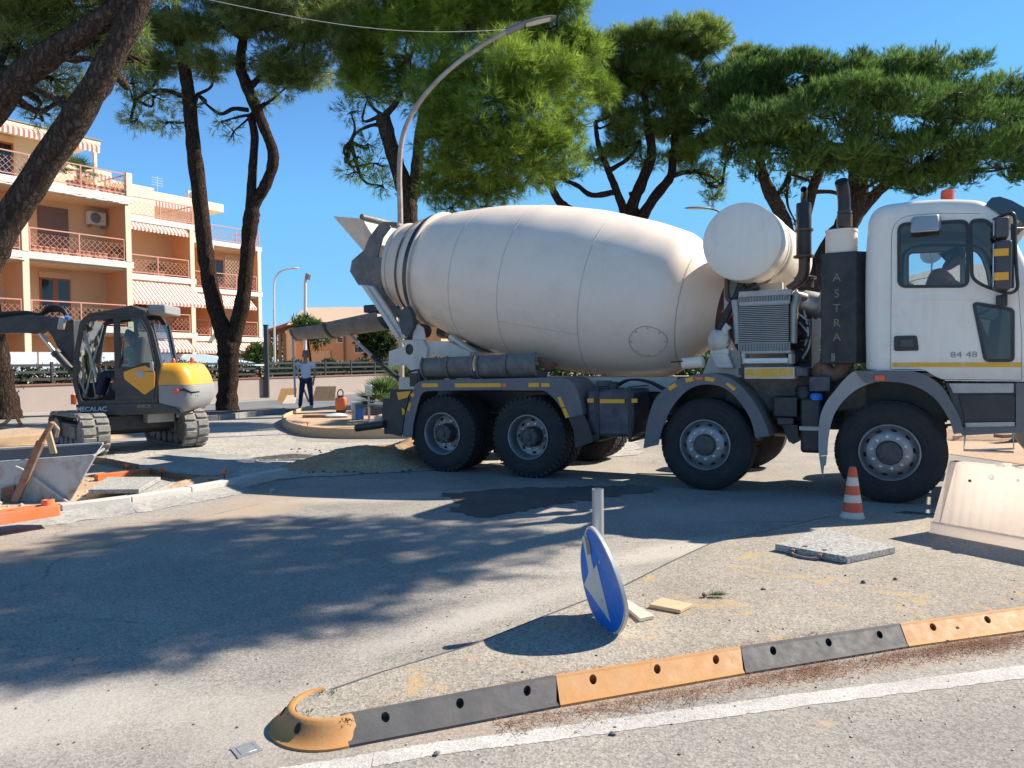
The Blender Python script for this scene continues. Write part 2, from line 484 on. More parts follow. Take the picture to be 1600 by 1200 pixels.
MT['wood_grey'] = mat('cement_stained_board', (.58, .52, .44), .85, var=.15, scale=9, dirt=(.4, .3, .2), dirt_amt=.5, dscale=6)
MT['wood_dark'] = mat('weathered_timber', (.22, .15, .09), .9, var=.3, scale=6, bump=.3)
MT['plast_orange'] = mat('orange_plastic', (.75, .16, .035), .5, var=.1, scale=5, dirt=(.5, .32, .22), dirt_amt=.4)
MT['cone_red'] = mat('cone_red', (.68, .085, .03), .5, var=.1, scale=12, dirt=(.35, .2, .15), dirt_amt=.3)
MT['cone_white'] = mat('cone_white', (.66, .60, .50), .55, var=.1, scale=20, dirt=(.4, .33, .25), dirt_amt=.4, dscale=14)
MT['barrier'] = mat('weathered_white_plastic', (.68, .60, .52), .5, var=.06, scale=3, dirt=(.52, .38, .28), dirt_amt=.45, dscale=2)
MT['kerb_o'] = mat('faded_orange_rubber', (.46, .215, .062), .65, var=.1, scale=6, dirt=(.42, .27, .15), dirt_amt=.45, dscale=7, bump=.1)
MT['kerb_g'] = mat('grey_rubber', (.062, .062, .065), .7, var=.12, scale=6, dirt=(.14, .13, .12), dirt_amt=.5, dscale=6, bump=.1)
MT['void'] = mat('dark_hole', (.02, .018, .016), .9)
MT['galv'] = mat('galvanised_steel', (.46, .46, .45), .45, .6, .15, 10, dirt=(.34, .33, .31), dirt_amt=.4)
MT['sign_blue'] = mat('sign_blue', (.0, .165, .60), .5, var=.08, scale=6, dirt=(.03, .17, .5), dirt_amt=.3, spec=.3)
MT['sign_white'] = mat('sign_white', (.66, .63, .55), .5, var=.08, scale=14)
MT['sign_rim'] = mat('sign_edge', (.55, .55, .53), .5, .5)
def granite():
    t = NT('speckled_grey_stone'); v = t.voro(75, out='Color'); n = t.noise(90, 3, .8)
    k = t.mix((.15, .15, .145), (.46, .455, .43), t.ramp(t.mix(v, n, .5), [(.3, 0), (.68, 1)])); k = t.mix(k, (.40, .38, .34), t.ramp(t.noise(5, 6, .7), [(.45, 0), (.7, .45)]))
    t.col(k); t.set(Roughness=.85, Specular_IOR_Level=.2); t.bump(n, .35, .003); return t.mat
MT['granite'] = granite()
MT['concrete'] = ground_mat('concrete', (.48, .46, .43), (.58, .55, .50), .12, coarse=60, bump=.15)
MT['wire'] = mat('wire', (.22, .22, .23), .6)
MT['lamp_grey'] = mat('lamp_grey', (.20, .205, .21), .5, .2)
MT['lamp_pale'] = mat('lamp_pale', (.62, .62, .60), .4)
MT['lamp_post'] = mat('rust_streaked_post', (.44, .41, .37), .6, .2, .12, 3, dirt=(.26, .11, .05), dirt_amt=.8, dscale=3.2)
# ================================================================== GROUND
MT['road'] = ground_mat('dusty_asphalt', (.235, .22, .20), (.385, .35, .305), .55, .40, .62, .55, coarse=95, patch=(.42, .33, .235), patch_lo=.64)
MT['soil'] = ground_mat('sandy_soil', (.40, .27, .175), (.50, .37, .26), .3, .35, .65, 2.5, coarse=45, bump=.7)
MT['gravel'] = ground_mat('crushed_stone', (.33, .31, .275), (.44, .41, .365), .5, .4, .6, 1.4, coarse=28, bump=.8)
MT['gravel_grey'] = ground_mat('grey_crushed_stone', (.25, .245, .225), (.36, .35, .325), .3, .4, .6, 1.4, coarse=28, bump=.8)
MT['shade_road'] = ground_mat('bluish_new_asphalt', (.15, .155, .165), (.22, .22, .22), .25, .4, .7, .6)  # dark bluish tone carries the shade lying on the far road
MT['heap'] = ground_mat('brown_aggregate', (.34, .215, .125), (.46, .32, .20), .45, .4, .6, 3, coarse=40, bump=.9)
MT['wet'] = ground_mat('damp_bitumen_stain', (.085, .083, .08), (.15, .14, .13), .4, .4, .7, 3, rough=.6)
MT['island'] = ground_mat('rough_grey_screed', (.25, .225, .19), (.36, .325, .275), .55, .35, .65, 1.6, patch=(.42, .305, .165), patch_lo=.57, coarse=80, bump=.6)
MT['line'] = ground_mat('road_marking_white', (.36, .345, .32), (.50, .48, .45), .35, .35, .6, 5, coarse=110, bump=.4)
MT['dustp'] = ground_mat('pale_cement_dust', (.44, .41, .375), (.54, .50, .46), .2, .4, .6, 1.2)

def drifts(m, lst):
    """dust and soil carried onto the road, at their own places"""
    t = NT.__new__(NT); t.mat = m; t.n, t.l = m.node_tree.nodes, m.node_tree.links; t.p = t.n['Principled BSDF']
    t.tc = t.n.new('ShaderNodeTexCoord'); t.co = t.tc.outputs['Object']
    src = t.p.inputs['Base Color'].links[0].from_socket
    for (x, y, rx, ry, rot, c, amt) in lst:
        mp = t.n.new('ShaderNodeMapping'); mp.vector_type = 'TEXTURE'
        mp.inputs['Location'].default_value = (x, y, 0); mp.inputs['Rotation'].default_value = (0, 0, rot); mp.inputs['Scale'].default_value = (rx, ry, 50)
        t.l.new(t.co, mp.inputs['Vector'])
        ln = t.n.new('ShaderNodeVectorMath'); ln.operation = 'LENGTH'; t.l.new(mp.outputs[0], ln.inputs[0])
        f = t.math('ADD', ln.outputs['Value'], t.math('MULTIPLY', t.math('SUBTRACT', t.noise(1.6, 8, .7, .5), .5), 1.5))
        src = t.mix(src, t.mix(c, src, .25), t.ramp(f, [(.35, amt), (1.0, 0)]))
    # hairline cracks, only here and there
    cr = t.ramp(t.voro(.75, 'DISTANCE_TO_EDGE', t.mix(t.co, t.noise(1.3, 6, .7, .3), .35)), [(0, 1), (.0035, .8), (.006, 0)])
    src = t.mix(src, (.07, .065, .06), t.math('MULTIPLY', cr, t.ramp(t.noise(.45, 4), [(.5, 0), (.58, .55)])))
    t.l.new(src, t.p.inputs['Base Color'])
def gp_(px, py): p = on_ground(px, py); return p.x, p.y
drifts(MT['road'], [(*gp_(220, 830), 2.4, .75, .95, (.40, .29, .20), .6), (*gp_(420, 785), 1.3, .8, .9, (.43, .33, .24), .6), (*gp_(60, 860), 1.2, .6, .95, (.36, .27, .19), .55), (*gp_(640, 775), 1.6, .35, .25, (.46, .43, .385), .8),
    (*gp_(90, 1120), .8, .5, .4, (.50, .47, .42), .6), (*gp_(420, 1120), .6, .5, .4, (.46, .42, .37), .5), (*gp_(1120, 800), 1.6, .6, .3, (.40, .38, .35), .6), (*gp_(1050, 860), 1.2, .25, .6, (.52, .48, .42), .7), (*gp_(760, 960), 1.2, .2, .75, (.50, .46, .41), .6), (*gp_(870, 1115), 1.3, .12, .33, (.36, .27, .2), .6), (*gp_(1350, 1045), 1.3, .12, .27, (.34, .25, .18), .6)])

def blob(pts, z, amp=.08, step=.25, seed=0):
    """closed outline in ground coordinates with an uneven edge"""
    rg = random.Random(seed); out = []
    for i, a in enumerate(pts):
        a, b = Vector(a[:2]), Vector(pts[(i + 1) % len(pts)][:2])
        n = max(1, int((b - a).length / step))
        for j in range(n):
            p = a.lerp(b, j / n)
            out.append((p.x + rg.uniform(-amp, amp), p.y + rg.uniform(-amp, amp)))
    return out
def ground_sheet(name, pts, z, m, amp=.08, step=.25, kind='structure'):
    b = MB(); q = blob(pts, z, amp, step, len(pts))
    tri = tessellate_polygon([[Vector((p[0], p[1], 0)) for p in q]])
    b.add([(p[0], p[1], z) for p in q], [tuple(t) for t in tri])
    o = b.build(name, m); o['kind'] = kind
    for p in o.data.polygons:
        if p.normal.z < 0: p.flip()
    return o
G = lambda *pp: [tuple(on_ground(x, y)[:2]) for x, y in pp]

b = MB(); b.add([(-700, -60, 0), (700, -60, 0), (700, 1500, 0), (-700, 1500, 0)], [(0, 1, 2, 3)])
b.build('road', MT['road'])['kind'] = 'structure'
ground_sheet('soil', G((-260, 830), (0, 832), (100, 812), (300, 781), (452, 746), (470, 735), (430, 727), (345, 742), (215, 738), (150, 720), (106, 716), (110, 690), (60, 672), (-200, 690)), .004, MT['soil'], .05)
ground_sheet('gravel_bed', G((170, 722), (190, 696), (330, 668), (430, 664), (470, 690), (560, 694), (660, 690), (1000, 690), (1000, 712), (690, 735), (450, 748), (345, 744), (215, 738)), .008, MT['gravel'], .1)
ground_sheet('gravel_bed', G((190, 728), (280, 702), (380, 712), (400, 722), (350, 745), (220, 737)), .012, MT['gravel_grey'], .12)
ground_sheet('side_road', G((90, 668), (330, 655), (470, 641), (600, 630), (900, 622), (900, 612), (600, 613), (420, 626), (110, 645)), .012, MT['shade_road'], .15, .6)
ground_sheet('soil', G((1440, 705), (1500, 672), (1560, 650), (1900, 650), (1900, 740), (1600, 726)), .006, MT['soil'], .1)
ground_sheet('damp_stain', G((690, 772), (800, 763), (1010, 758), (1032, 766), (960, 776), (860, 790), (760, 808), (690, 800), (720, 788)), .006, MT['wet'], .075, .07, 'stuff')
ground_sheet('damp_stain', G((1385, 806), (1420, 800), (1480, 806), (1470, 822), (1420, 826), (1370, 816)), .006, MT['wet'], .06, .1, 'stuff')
# painted line of the near road
top = [(300, 1222), (540, 1184), (677, 1161), (860, 1137), (1230, 1086), (1600, 1040), (1900, 1003)]
bot = [(300, 1246), (540, 1207), (677, 1181), (860, 1158), (1230, 1107), (1600, 1060), (1900, 1020)]
tp, bp_ = G(*top), G(*bot)
b = MB(); V = []; rg = random.Random(3)
n = 60; L = []
def along(P, t):
    t *= len(P) - 1; i = min(int(t), len(P) - 2); return Vector(P[i]).lerp(Vector(P[i + 1]), t - i)
rows = []
for i in range(n * 4 + 1):
    t = i / (n * 4); a, c = along(tp, t), along(bp_, t)
    rows.append([(a.x + rg.uniform(-.006, .006), a.y + rg.uniform(-.006, .006), .0018), (c.x + rg.uniform(-.006, .006), c.y + rg.uniform(-.006, .006), .0018)])
b.loft(rows, False, False)
o = b.build('lane_marking', MT['line']); o['kind'] = 'structure'
for p in o.data.polygons:
    if p.normal.z < 0: p.flip()

# ---------------------------------------------------------------- traffic island
KB = [on_ground(545, 1169), on_ground(875, 1106), on_ground(1165, 1055), on_ground(1420, 1013), on_ground(1672, 978), on_ground(1925, 946)]
KH, IZ = .088, .072
KT = [on_ground(*p, KH) for p in ((532, 1119), (868, 1057), (1157, 1012), (1406, 976), (1650, 943), (1890, 912))]
far = [on_ground(*p, IZ) for p in ((505, 1083), (600, 1050), (740, 1008), (860, 960), (980, 914), (1050, 878), (1110, 850), (1180, 834), (1225, 824), (1300, 806))]
isl = [tuple(p[:2]) for p in KT] + [(12, 7.3), (4.4, 7.1), (3.75, 7.32), (3.4, 7.5)] + [tuple(p[:2]) for p in reversed(far)]
nose = (KT[0] + far[0]) / 2
isl += [tuple(nose.to_2d() + Vector((-.09, -.04)))]
def island_z(x, y): return .11
b = MB()
# a fine grid clipped to the outline gives the rough top a real relief
q = [Vector(p) for p in isl]
bm = bmesh.new()
vs_ = [bm.verts.new((p.x, p.y, IZ)) for p in q]
f = bm.faces.new(vs_)
bmesh.ops.triangulate(bm, faces=[f])
bmesh.ops.subdivide_edges(bm, edges=bm.edges[:], cuts=5, use_grid_fill=True)
ext = bmesh.ops.extrude_face_region(bm, geom=bm.faces[:])
for v in ext['geom']:
    if isinstance(v, bmesh.types.BMVert): v.co.z = -.02
bmesh.ops.recalc_face_normals(bm, faces=bm.faces)
me = bpy.data.meshes.new('traffic_island'); bm.to_mesh(me); bm.free(); me.materials.append(MT['island'])
o = link('traffic_island', me); o['kind'] = 'structure'
# thin edging along the island's far side; dark grey paints in its shadow line
b = MB()
for i in range(len(far) - 1):
    a, c = Vector(far[i]), Vector(far[i + 1]); d = (c - a); nrm = Vector((-d.y, d.x, 0)).normalized()
    a, c = a + nrm * .012, c + nrm * .012
    b.beam((a.x, a.y, .034), (c.x, c.y, .034), .022, .07)
b.build('island_edging', MT['kerb_g'])['kind'] = 'structure'

def kerb_unit(i):
    A, B, At, Bt = KB[i], KB[i + 1], KT[i], KT[i + 1]
    orange = i % 2 == 1
    lab = ['grey rubber kerb unit beside the orange rounded kerb nose', 'orange rubber kerb unit below the blue sign, between two grey units',
           'grey rubber kerb unit between two orange units', 'orange rubber kerb unit at the right edge, below the stone slab', 'grey rubber kerb unit beyond the right edge of the picture'][i]
    A = A.lerp(B, .003); B = B.lerp(A, .003); At = At.lerp(Bt, .003); Bt = Bt.lerp(At, .003)
    r = thing('rubber_kerb', lab, 'kerb', A, 0, 'rubber kerb units edging the traffic island')
    m = MT['kerb_o'] if orange else MT['kerb_g']
    o0 = Vector(A); L = (B - A).length
    b = MB()
    w0 = Vector((0, 0, .018)); lip = .025
    nin = (At - A); nin.z = 0; nin.normalize()
    def P(u, w, d):   # u along 0..1, w up the slope 0..1, d inwards
        lo = A.lerp(B, u) + nin * lip + w0; hi = At.lerp(Bt, u) - nin * .012 + Vector((0, 0, -.004))
        return lo.lerp(hi, w) - o0 + nin * d - Vector((0, 0, d * .6))
    holes = []
    for hu in (.18, .52, .85):
        holes.append([(hu + .019 * math.cos(t), .70 + .23 * math.sin(t)) for t in [2 * PI * k / 12 for k in range(12)]])
    b.poly([(0, 0), (1, 0), (1, 1), (0, 1)], holes, P, 0, .045)
    # foot lip
    lo = [A - o0, B - o0]
    prof = lambda p: [p + Vector((0, 0, -.005)), p + Vector((0, 0, .012)), p + nin * lip + Vector((0, 0, .0185)), p + nin * .06 + Vector((0, 0, -.005))]
    b.loft([prof(lo[0]), prof(lo[1])])
    # rounded top
    def tprof(p, q): 
        return [q - nin * .0115 + Vector((0, 0, -.0045)), q - nin * .004 + Vector((0, 0, .003)), q + nin * .012 + Vector((0, 0, .004)), q + nin * .02 + Vector((0, 0, -.02)), q + nin * .02 + Vector((0, 0, -.08)), q + Vector((0, 0, -.05))]
    b.loft([tprof(A - o0, At - o0), tprof(B - o0, Bt - o0)])
    b.loft([[P(u, 0, .05), P(u, 1, .05), P(u, 1, .08), P(u, 0, .08)] for u in (0.002, .998)])
    k = b.build('kerb_body', m, r, smooth=30)
    for hu in (.18, .52, .85):
        v = MB(); v.loft([[P(hu - .03, .45, .047), P(hu + .03, .45, .047), P(hu + .03, .97, .047), P(hu - .03, .97, .047)], [P(hu - .03, .45, .049), P(hu + .03, .45, .049), P(hu + .03, .97, .049), P(hu - .03, .97, .049)]])
        v.build('bolt_recess', MT['void'], r)
for i in range(5): kerb_unit(i)
# rounded nose
kd = (KB[1] - KB[0]).normalized(); kn = Vector((-kd.y, kd.x, 0))
fb = on_ground(494, 1083, .03)
r = thing('kerb_nose', 'orange rounded rubber kerb nose at the tip of the traffic island', 'kerb', ((KB[0].x + fb.x) / 2, (KB[0].y + fb.y) / 2, 0))
c0 = Vector(r.location); ra = (fb - KB[0]).length / 2
v0 = (KB[0] - c0).normalized(); ang0 = math.atan2(v0.y, v0.x)
b = MB(); rings = []
prof = [(ra, -.005), (ra, .010), (ra - .022, .018), (ra - .045, .042), (ra - .066, .07), (ra - .078, KH), (ra - .09, KH + .006), (ra - .104, KH + .004), (ra - .112, KH - .012), (ra - .115, .0)]
for k in range(29):
    a = ang0 + .25 - (PI + .3) * k / 28
    rings.append([(math.cos(a) * rr, math.sin(a) * rr, z) for rr, z in prof])
b.loft(rings)
nose_body = b.build('kerb_body', MT['kerb_o'], r, smooth=50)
v = MB()
for k in (7.5, 15):
    a = ang0 - PI * k / 24
    d = Vector((math.cos(a), math.sin(a), 0)); t_ = Vector((-d.y, d.x, 0))
    c = d * (ra - .058) + Vector((0, 0, .060)); up_ = (Vector((0, 0, .028)) - d * .021).normalized(); nn = t_.cross(up_)
    if nn.dot(d) < 0: nn = -nn
    ring = [c + t_ * .015 * math.cos(q) + up_ * .022 * math.sin(q) for q in [2 * PI * j / 12 for j in range(12)]]
    w = MB(); w.loft([[p + nn * .004 for p in ring], [p - nn * .02 for p in ring]]); w.build('bolt_recess', MT['void'], r)
w = MB(); rr = ra - .113
w.loft([[(math.cos(t) * rr, math.sin(t) * rr, z) for t in [2 * PI * j / 32 for j in range(32)]] for z in (0.0, KH - .005)]); w.build('screed_fill', MT['island'], r)

# small square drain cover in the road
p = on_ground(385, 1172)
r = thing('drain_cover', 'small square metal drain cover in the road left of the kerb nose', 'drain cover', (p.x, p.y, 0), math.radians(38)); r.scale = (.6, .6, 1)
b = MB(); b.box(-.055, .055, -.055, .055, -.02, .006); b.build('lid', MT['galv'], r, bevel=.003)
b = MB()
for s in (-1, 1):
    b.box(-.085, .085, s * .07 - .012, s * .07 + .012, -.02, .005); b.box(s * .07 - .012, s * .07 + .012, -.057, .057, -.02, .0045)
b.build('frame', MT['galv'], r)

# ---------------------------------------------------------------- new concrete kerb line on the left
kp = [on_ground(x, y) for x, y in ((-180, 850), (-40, 830), (96, 809), (206, 794), (300, 778), (372, 764))]
kp2 = [on_ground(x, y) for x, y in ((372, 764), (412, 754), (452, 745))]
r = thing('concrete_kerb', 'new pale concrete kerb line along the sandy soil, left of the truck', 'kerb', (kp[0].x, kp[0].y, 0))
def kerb_run(P, n_each):
    for i in range(len(P) - 1):
        for j in range(n_each):
            a, c = P[i].lerp(P[i + 1], j / n_each), P[i].lerp(P[i + 1], (j + 1) / n_each)
            d = (c - a).normalized(); nrm = Vector((-d.y, d.x, 0))
            b = MB(); mid = (a + c) / 2 + nrm * .07 - Vector(r.location)
            b.obox((mid.x, mid.y, .055 + random.uniform(-.006, .006)), ((c - a).length - .008, .14, .15), d)
            b.build('kerb_stone', MT['concrete'], r, bevel=.012)
kerb_run(kp, 1); kerb_run(kp2, 1)
b = MB()   # the haunching of fresh concrete along its foot
rows = []
for i in range(len(kp)):
    p = kp[i]; d = (kp[min(i + 1, len(kp) - 1)] - kp[max(i - 1, 0)]).normalized(); nrm = Vector((-d.y, d.x, 0))
    rows.append([tuple(p + nrm * .01 + Vector((0, 0, .07))), tuple(p - nrm * .16 + Vector((0, 0, .035))), tuple(p - nrm * .34 + Vector((0, 0, .003)))])
fine = []
for i in range(len(rows) - 1):
    for j in range(12):
        t = j / 12; w = random.uniform(-.03, .03)
        fine.append([tuple(Vector(rows[i][k]).lerp(Vector(rows[i + 1][k]), t) + Vector((0, w * k * .7, random.uniform(-.004, .004)))) for k in range(3)])
b.loft(fine, False, False)
o = b.build('kerb_haunching', MT['gravel_grey'], smooth=60); o['kind'] = 'structure'
for p in o.data.polygons:
    if p.normal.z < 0: p.flip()

# ---------------------------------------------------------------- aggregate heap beside the rear wheels, and loose stones
def heap(name, cx, cy, rx, ry, h, rot, m, seed, label=None):
    rg = np.random.default_rng(seed); n = 46
    g = np.linspace(-1, 1, n); X, Y = np.meshgrid(g, g); R = np.sqrt(X * X + Y * Y)
    Z = np.clip(1 - R, 0, 1) ** .8 * h
    for k in (3, 6, 12):
        a = rg.normal(size=(k + 2, k + 2))
        xi = (X + 1) / 2 * k; yi = (Y + 1) / 2 * k
        x0 = xi.astype(int); y0 = yi.astype(int); fx, fy = xi - x0, yi - y0
        v = a[y0, x0] * (1 - fx) * (1 - fy) + a[y0, x0 + 1] * fx * (1 - fy) + a[y0 + 1, x0] * (1 - fx) * fy + a[y0 + 1, x0 + 1] * fx * fy
        Z += v * h * .5 / k * np.clip(1.05 - R, 0, 1) * 1.2
    Z += rg.normal(size=Z.shape) * .006 * (R < 1)
    Z = np.where(R < 1, np.maximum(Z, -.01), -.05)
    c, s = math.cos(rot), math.sin(rot)
    V = np.stack([cx + X * rx * c - Y * ry * s, cy + X * rx * s + Y * ry * c, Z], -1).reshape(-1, 3)
    i = np.arange(n * n).reshape(n, n)
    T = np.stack([i[:-1, :-1], i[:-1, 1:], i[1:, 1:], i[1:, :-1]], -1).reshape(-1, 4)
    o = np_mesh(name, V, T, m); o['kind'] = 'stuff'
    o.data.polygons.foreach_set('use_smooth', [True] * len(o.data.polygons))
    return o
p = on_ground(575, 728); heap('aggregate_heap', p.x, p.y + .1, 1.35, .75, .30, .2, MT['heap'], 4)
p = on_ground(640, 712); heap('aggregate_heap', p.x, p.y + .1, .9, .6, .34, .2, MT['heap'], 5)
p = on_ground(455, 716); heap('tar_crumbs', p.x, p.y, .7, .16, .07, .1, MT['wet'], 6)
p = on_ground(60, 690); heap('soil_heap', p.x - .5, p.y + .4, 2.2, 1.0, .28, .3, MT['soil'], 8)
p = on_ground(290, 765); heap('soil_heap', p.x + .1, p.y + .3, .9, .35, .10, .9, MT['soil'], 9)
p = on_ground(1560, 690); heap('soil_heap', p.x + 1, p.y + .6, 3.0, .9, .30, -.2, MT['soil'], 10)
# ================================================================== BUILDINGS
MT['wall_o'] = mat('orange_render', (.67, .34, .17), .85, var=.06, scale=1.2, dirt=(.55, .3, .17), dirt_amt=.3, dscale=.7, bump=.1, bscale=60)
MT['wall_c'] = mat('cream_render', (.71, .46, .265), .85, var=.05, scale=1.2, dirt=(.6, .42, .27), dirt_amt=.3, dscale=.8)
MT['wall_pale'] = mat('pale_cream_render', (.74, .64, .48), .85, var=.05, scale=1.2)
MT['slab'] = mat('white_slab_edge', (.74, .71, .65), .8, var=.06, scale=3, dirt=(.42, .39, .35), dirt_amt=.55, dscale=1.6)
MT['rail_pink'] = mat('salmon_railing_paint', (.58, .28, .225), .6, var=.1, scale=6)
MT['shutter'] = mat('brown_shutter', (.20, .125, .10), .6, var=.1, scale=3)
MT['door_wood'] = mat('brown_door_wood', (.30, .11, .045), .5, var=.15)
MT['curtain'] = mat('grey_curtain', (.12, .105, .10), .8, var=.2, scale=6)
MT['pot'] = mat('terracotta', (.55, .27, .17), .8, var=.12, scale=6)
MT['screen'] = mat('pale_privacy_panel', (.62, .66, .68), .5, var=.06, scale=2)
MT['roof_red'] = mat('red_brown_roof_tiles', (.27, .10, .06), .85, var=.2, scale=3)
MT['stone'] = mat('grey_stone', (.28, .27, .26), .8, var=.2)
MT['wall_low'] = mat('pinkish_grey_wall', (.36, .30, .275), .85, var=.07, scale=1.0, dirt=(.27, .225, .2), dirt_amt=.4, dscale=.9)
MT['coping'] = mat('brown_coping', (.21, .10, .075), .8, var=.15, scale=3)
MT['fence'] = mat('dark_grey_fence', (.05, .055, .062), .5, .2)
t = NT('red_white_striped_canvas')
st = t.ramp(t.wave(1.5, 'X'), [(.49, (.70, .66, .60)), (.51, (.48, .17, .125))])
t.col(st); t.set(Roughness=.9); MT['awning'] = t.mat
MT['leaf_dark'] = leaf_mat('dark_shrub_leaf', (.016, .035, .012), (.05, .09, .025), .25)
MT['leaf_mid'] = leaf_mat('mid_green_leaf', (.03, .07, .018), (.10, .17, .05), .3)
MT['palm_leaf'] = leaf_mat('palm_leaf', (.05, .11, .03), (.17, .26, .09), .35)

BF = Frame(-17.5, 35.7, math.atan2(.835, .55))
bl = thing('apartment_building', 'orange and cream apartment building with stepped balconies and striped awnings', 'building', BF.o, BF.h)
LV = (.37, 3.37, 6.37, 9.37)
def lattice_panel(x0, x1, y, z0, z1, m, parent, sp=.25, w=.018, axis='x', name='lattice', thick=.012):
    """crossing diagonal laths clipped to a rectangle"""
    b = MB(); W, Hh = x1 - x0, z1 - z0
    for sgn in (1, -1):
        c = -Hh
        while c < W:
            u0, u1 = max(0, c), min(W, c + Hh)
            if u1 - u0 > .02:
                v0, v1 = u0 - c, u1 - c
                if sgn < 0: v0, v1 = Hh - v0, Hh - v1
                dy = thick * .5 * sgn
                if axis == 'x': b.beam((x0 + u0, y + dy, z0 + v0), (x0 + u1, y + dy, z0 + v1), thick, w, up=(0, 1, 0))
                else: b.beam((y + dy, x0 + u0, z0 + v0), (y + dy, x0 + u1, z0 + v1), thick, w, up=(1, 0, 0))
            c += sp
    o = b.build(name, m, parent, fix=False); o['kind'] = 'stuff'; return o
def railing(x0, x1, y, z, parent, h=1.02, side=None, bays=2):
    b = MB()
    b.box(x0, x1, y - .025, y + .025, z + h - .05, z + h); b.box(x0, x1, y - .02, y + .02, z + .08, z + .12)
    for k in range(bays + 1):
        x = x0 + .03 + (x1 - x0 - .06) * k / bays
        b.box(x - .025, x + .025, y - .0245, y + .0245, z, z + h - .004)
    o = b.build('railing', MT['rail_pink'], parent)
    lattice_panel(x0 + .06, x1 - .06, y, z + .12, z + h * .78, MT['rail_pink'], o)
    if side:
        xs, ya = side
        c = MB(); c.box(xs - .02, xs + .02, y + .03, ya, z + h - .05, z + h); c.box(xs - .02, xs + .02, y + .03, ya, z + .08, z + .12)
        c.build('rail', MT['rail_pink'], o)
        lattice_panel(y + .03, ya, xs, z + .12, z + h * .78, MT['rail_pink'], o, axis='y')
def awning(x0, x1, y0, z0, drop, out, parent, val=.22):
    b = MB()
    b.add([(x0, y0, z0), (x1, y0, z0), (x1, y0 - out, z0 - drop), (x0, y0 - out, z0 - drop),
           (x0, y0, z0 - .012), (x1, y0, z0 - .012), (x1, y0 - out, z0 - drop - .012), (x0, y0 - out, z0 - drop - .012)],
          [(0, 1, 2, 3), (7, 6, 5, 4), (0, 3, 7, 4), (1, 5, 6, 2), (2, 6, 7, 3)])
    # scalloped valance
    n = int((x1 - x0) / .21); top = []; 
    pts = [(x0, z0 - drop)]
    for k in range(n):
        for j in range(4):
            u = (k + j / 4) / n
            pts.append((x0 + (x1 - x0) * u, z0 - drop - val + .05 * abs(math.cos(PI * j / 4))))
    pts += [(x1, z0 - drop - val + .05), (x1, z0 - drop)]
    b.poly(pts, [], XZ, y0 - out - .014, y0 - out - .004)
    b.build('awning', MT['awning'], parent)
    if out > .4:
        c = MB()
        for x in (x0 + .05, x1 - .05): c.beam((x, y0, z0 - .25), (x, y0 - out, z0 - drop - .02), .03)
        c.build('awning_arm', MT['lamp_pale'], parent)
def opening(x0, x1, y, z0, z1, kind, parent):
    """a framed door or window standing 3 cm proud of the wall"""
    if kind == 'shutter':
        b = MB(); b.box(x0, x1, y - .03, y + .02, z0, z1)
        n = int((z1 - z0) / .11)
        for k in range(n): b.box(x0 + .04, x1 - .04, y - .045, y - .03, z0 + .02 + k * .11, z0 + .105 + k * .11)
        b.build('roller_shutter', MT['shutter'], parent)
    else:
        b = MB(); m_ = (x0 + x1) / 2
        b.poly([(x0, z0), (x1, z0), (x1, z1), (x0, z1)], [[(x0 + .08, z0 + .1), (m_ - .12, z0 + .1), (m_ - .12, z1 - .08), (x0 + .08, z1 - .08)], [(m_ + .12, z0 + .1), (x1 - .08, z0 + .1), (x1 - .08, z1 - .08), (m_ + .12, z1 - .08)]], XZ, y - .05, y)
        f = b.build('window', MT['door_wood'], parent)
        c = MB(); c.box(x0 + .06, x1 - .06, y - .02, y - .012, z0 + .06, z1 - .06); c.build('curtain', MT['curtain'], f)
        c = MB(); c.box(x0 + .08, m_ - .12, y - .034, y - .03, z0 + .1, z1 - .08); c.box(m_ + .12, x1 - .08, y - .034, y - .03, z0 + .1, z1 - .08); c.build('pane', MT['glass_dark'], f)
        b = MB(); b.box(x0 - .02, x1 + .02, y - .07, y, z1 + .002, z1 + .25); b.build('shutter_box', MT['wall_c'], parent)
def block(x0, x1, yf, bays, name_wall='wall'):
    dep, D = 1.7, 9.0
    # core behind the balconies
    b = MB(); b.box(x0, x1, yf + dep, yf + D, -.2, LV[3]); b.build('wall', MT['wall_c'], bl)
    for z in LV:
        b = MB(); b.box(x0 - .0, x1 + .12, yf, yf + dep - .002, z - .30, z); b.build('floor_slab', MT['slab'], bl, bevel=.02)
        c = MB(); c.box(x0 + .003, x1 + .10, yf + .10, yf + dep - .004, z - .42, z - .303); c.build('ceiling', MT['wall_c'], bl)
    for zi in range(3):
        for xw in [x1 - .12] + bays:
            b = MB(); b.box(xw - .11, xw + .11, yf + .02, yf + dep - .003, LV[zi] + .002, LV[zi + 1] - .423); b.build('party_wall', MT['wall_o'], bl)
            c = MB(); c.box(xw - .13, xw + .13, yf - .015, yf + .018, LV[zi] + .002, LV[zi + 1] - .303); c.build('pilaster', MT['wall_pale'], bl)
block(-15, 0, 0.0, [-4.55, -10])
block(0.05, 6.05, 4.1, [])
block(6.1, 13.6, 7.9, [9.9])
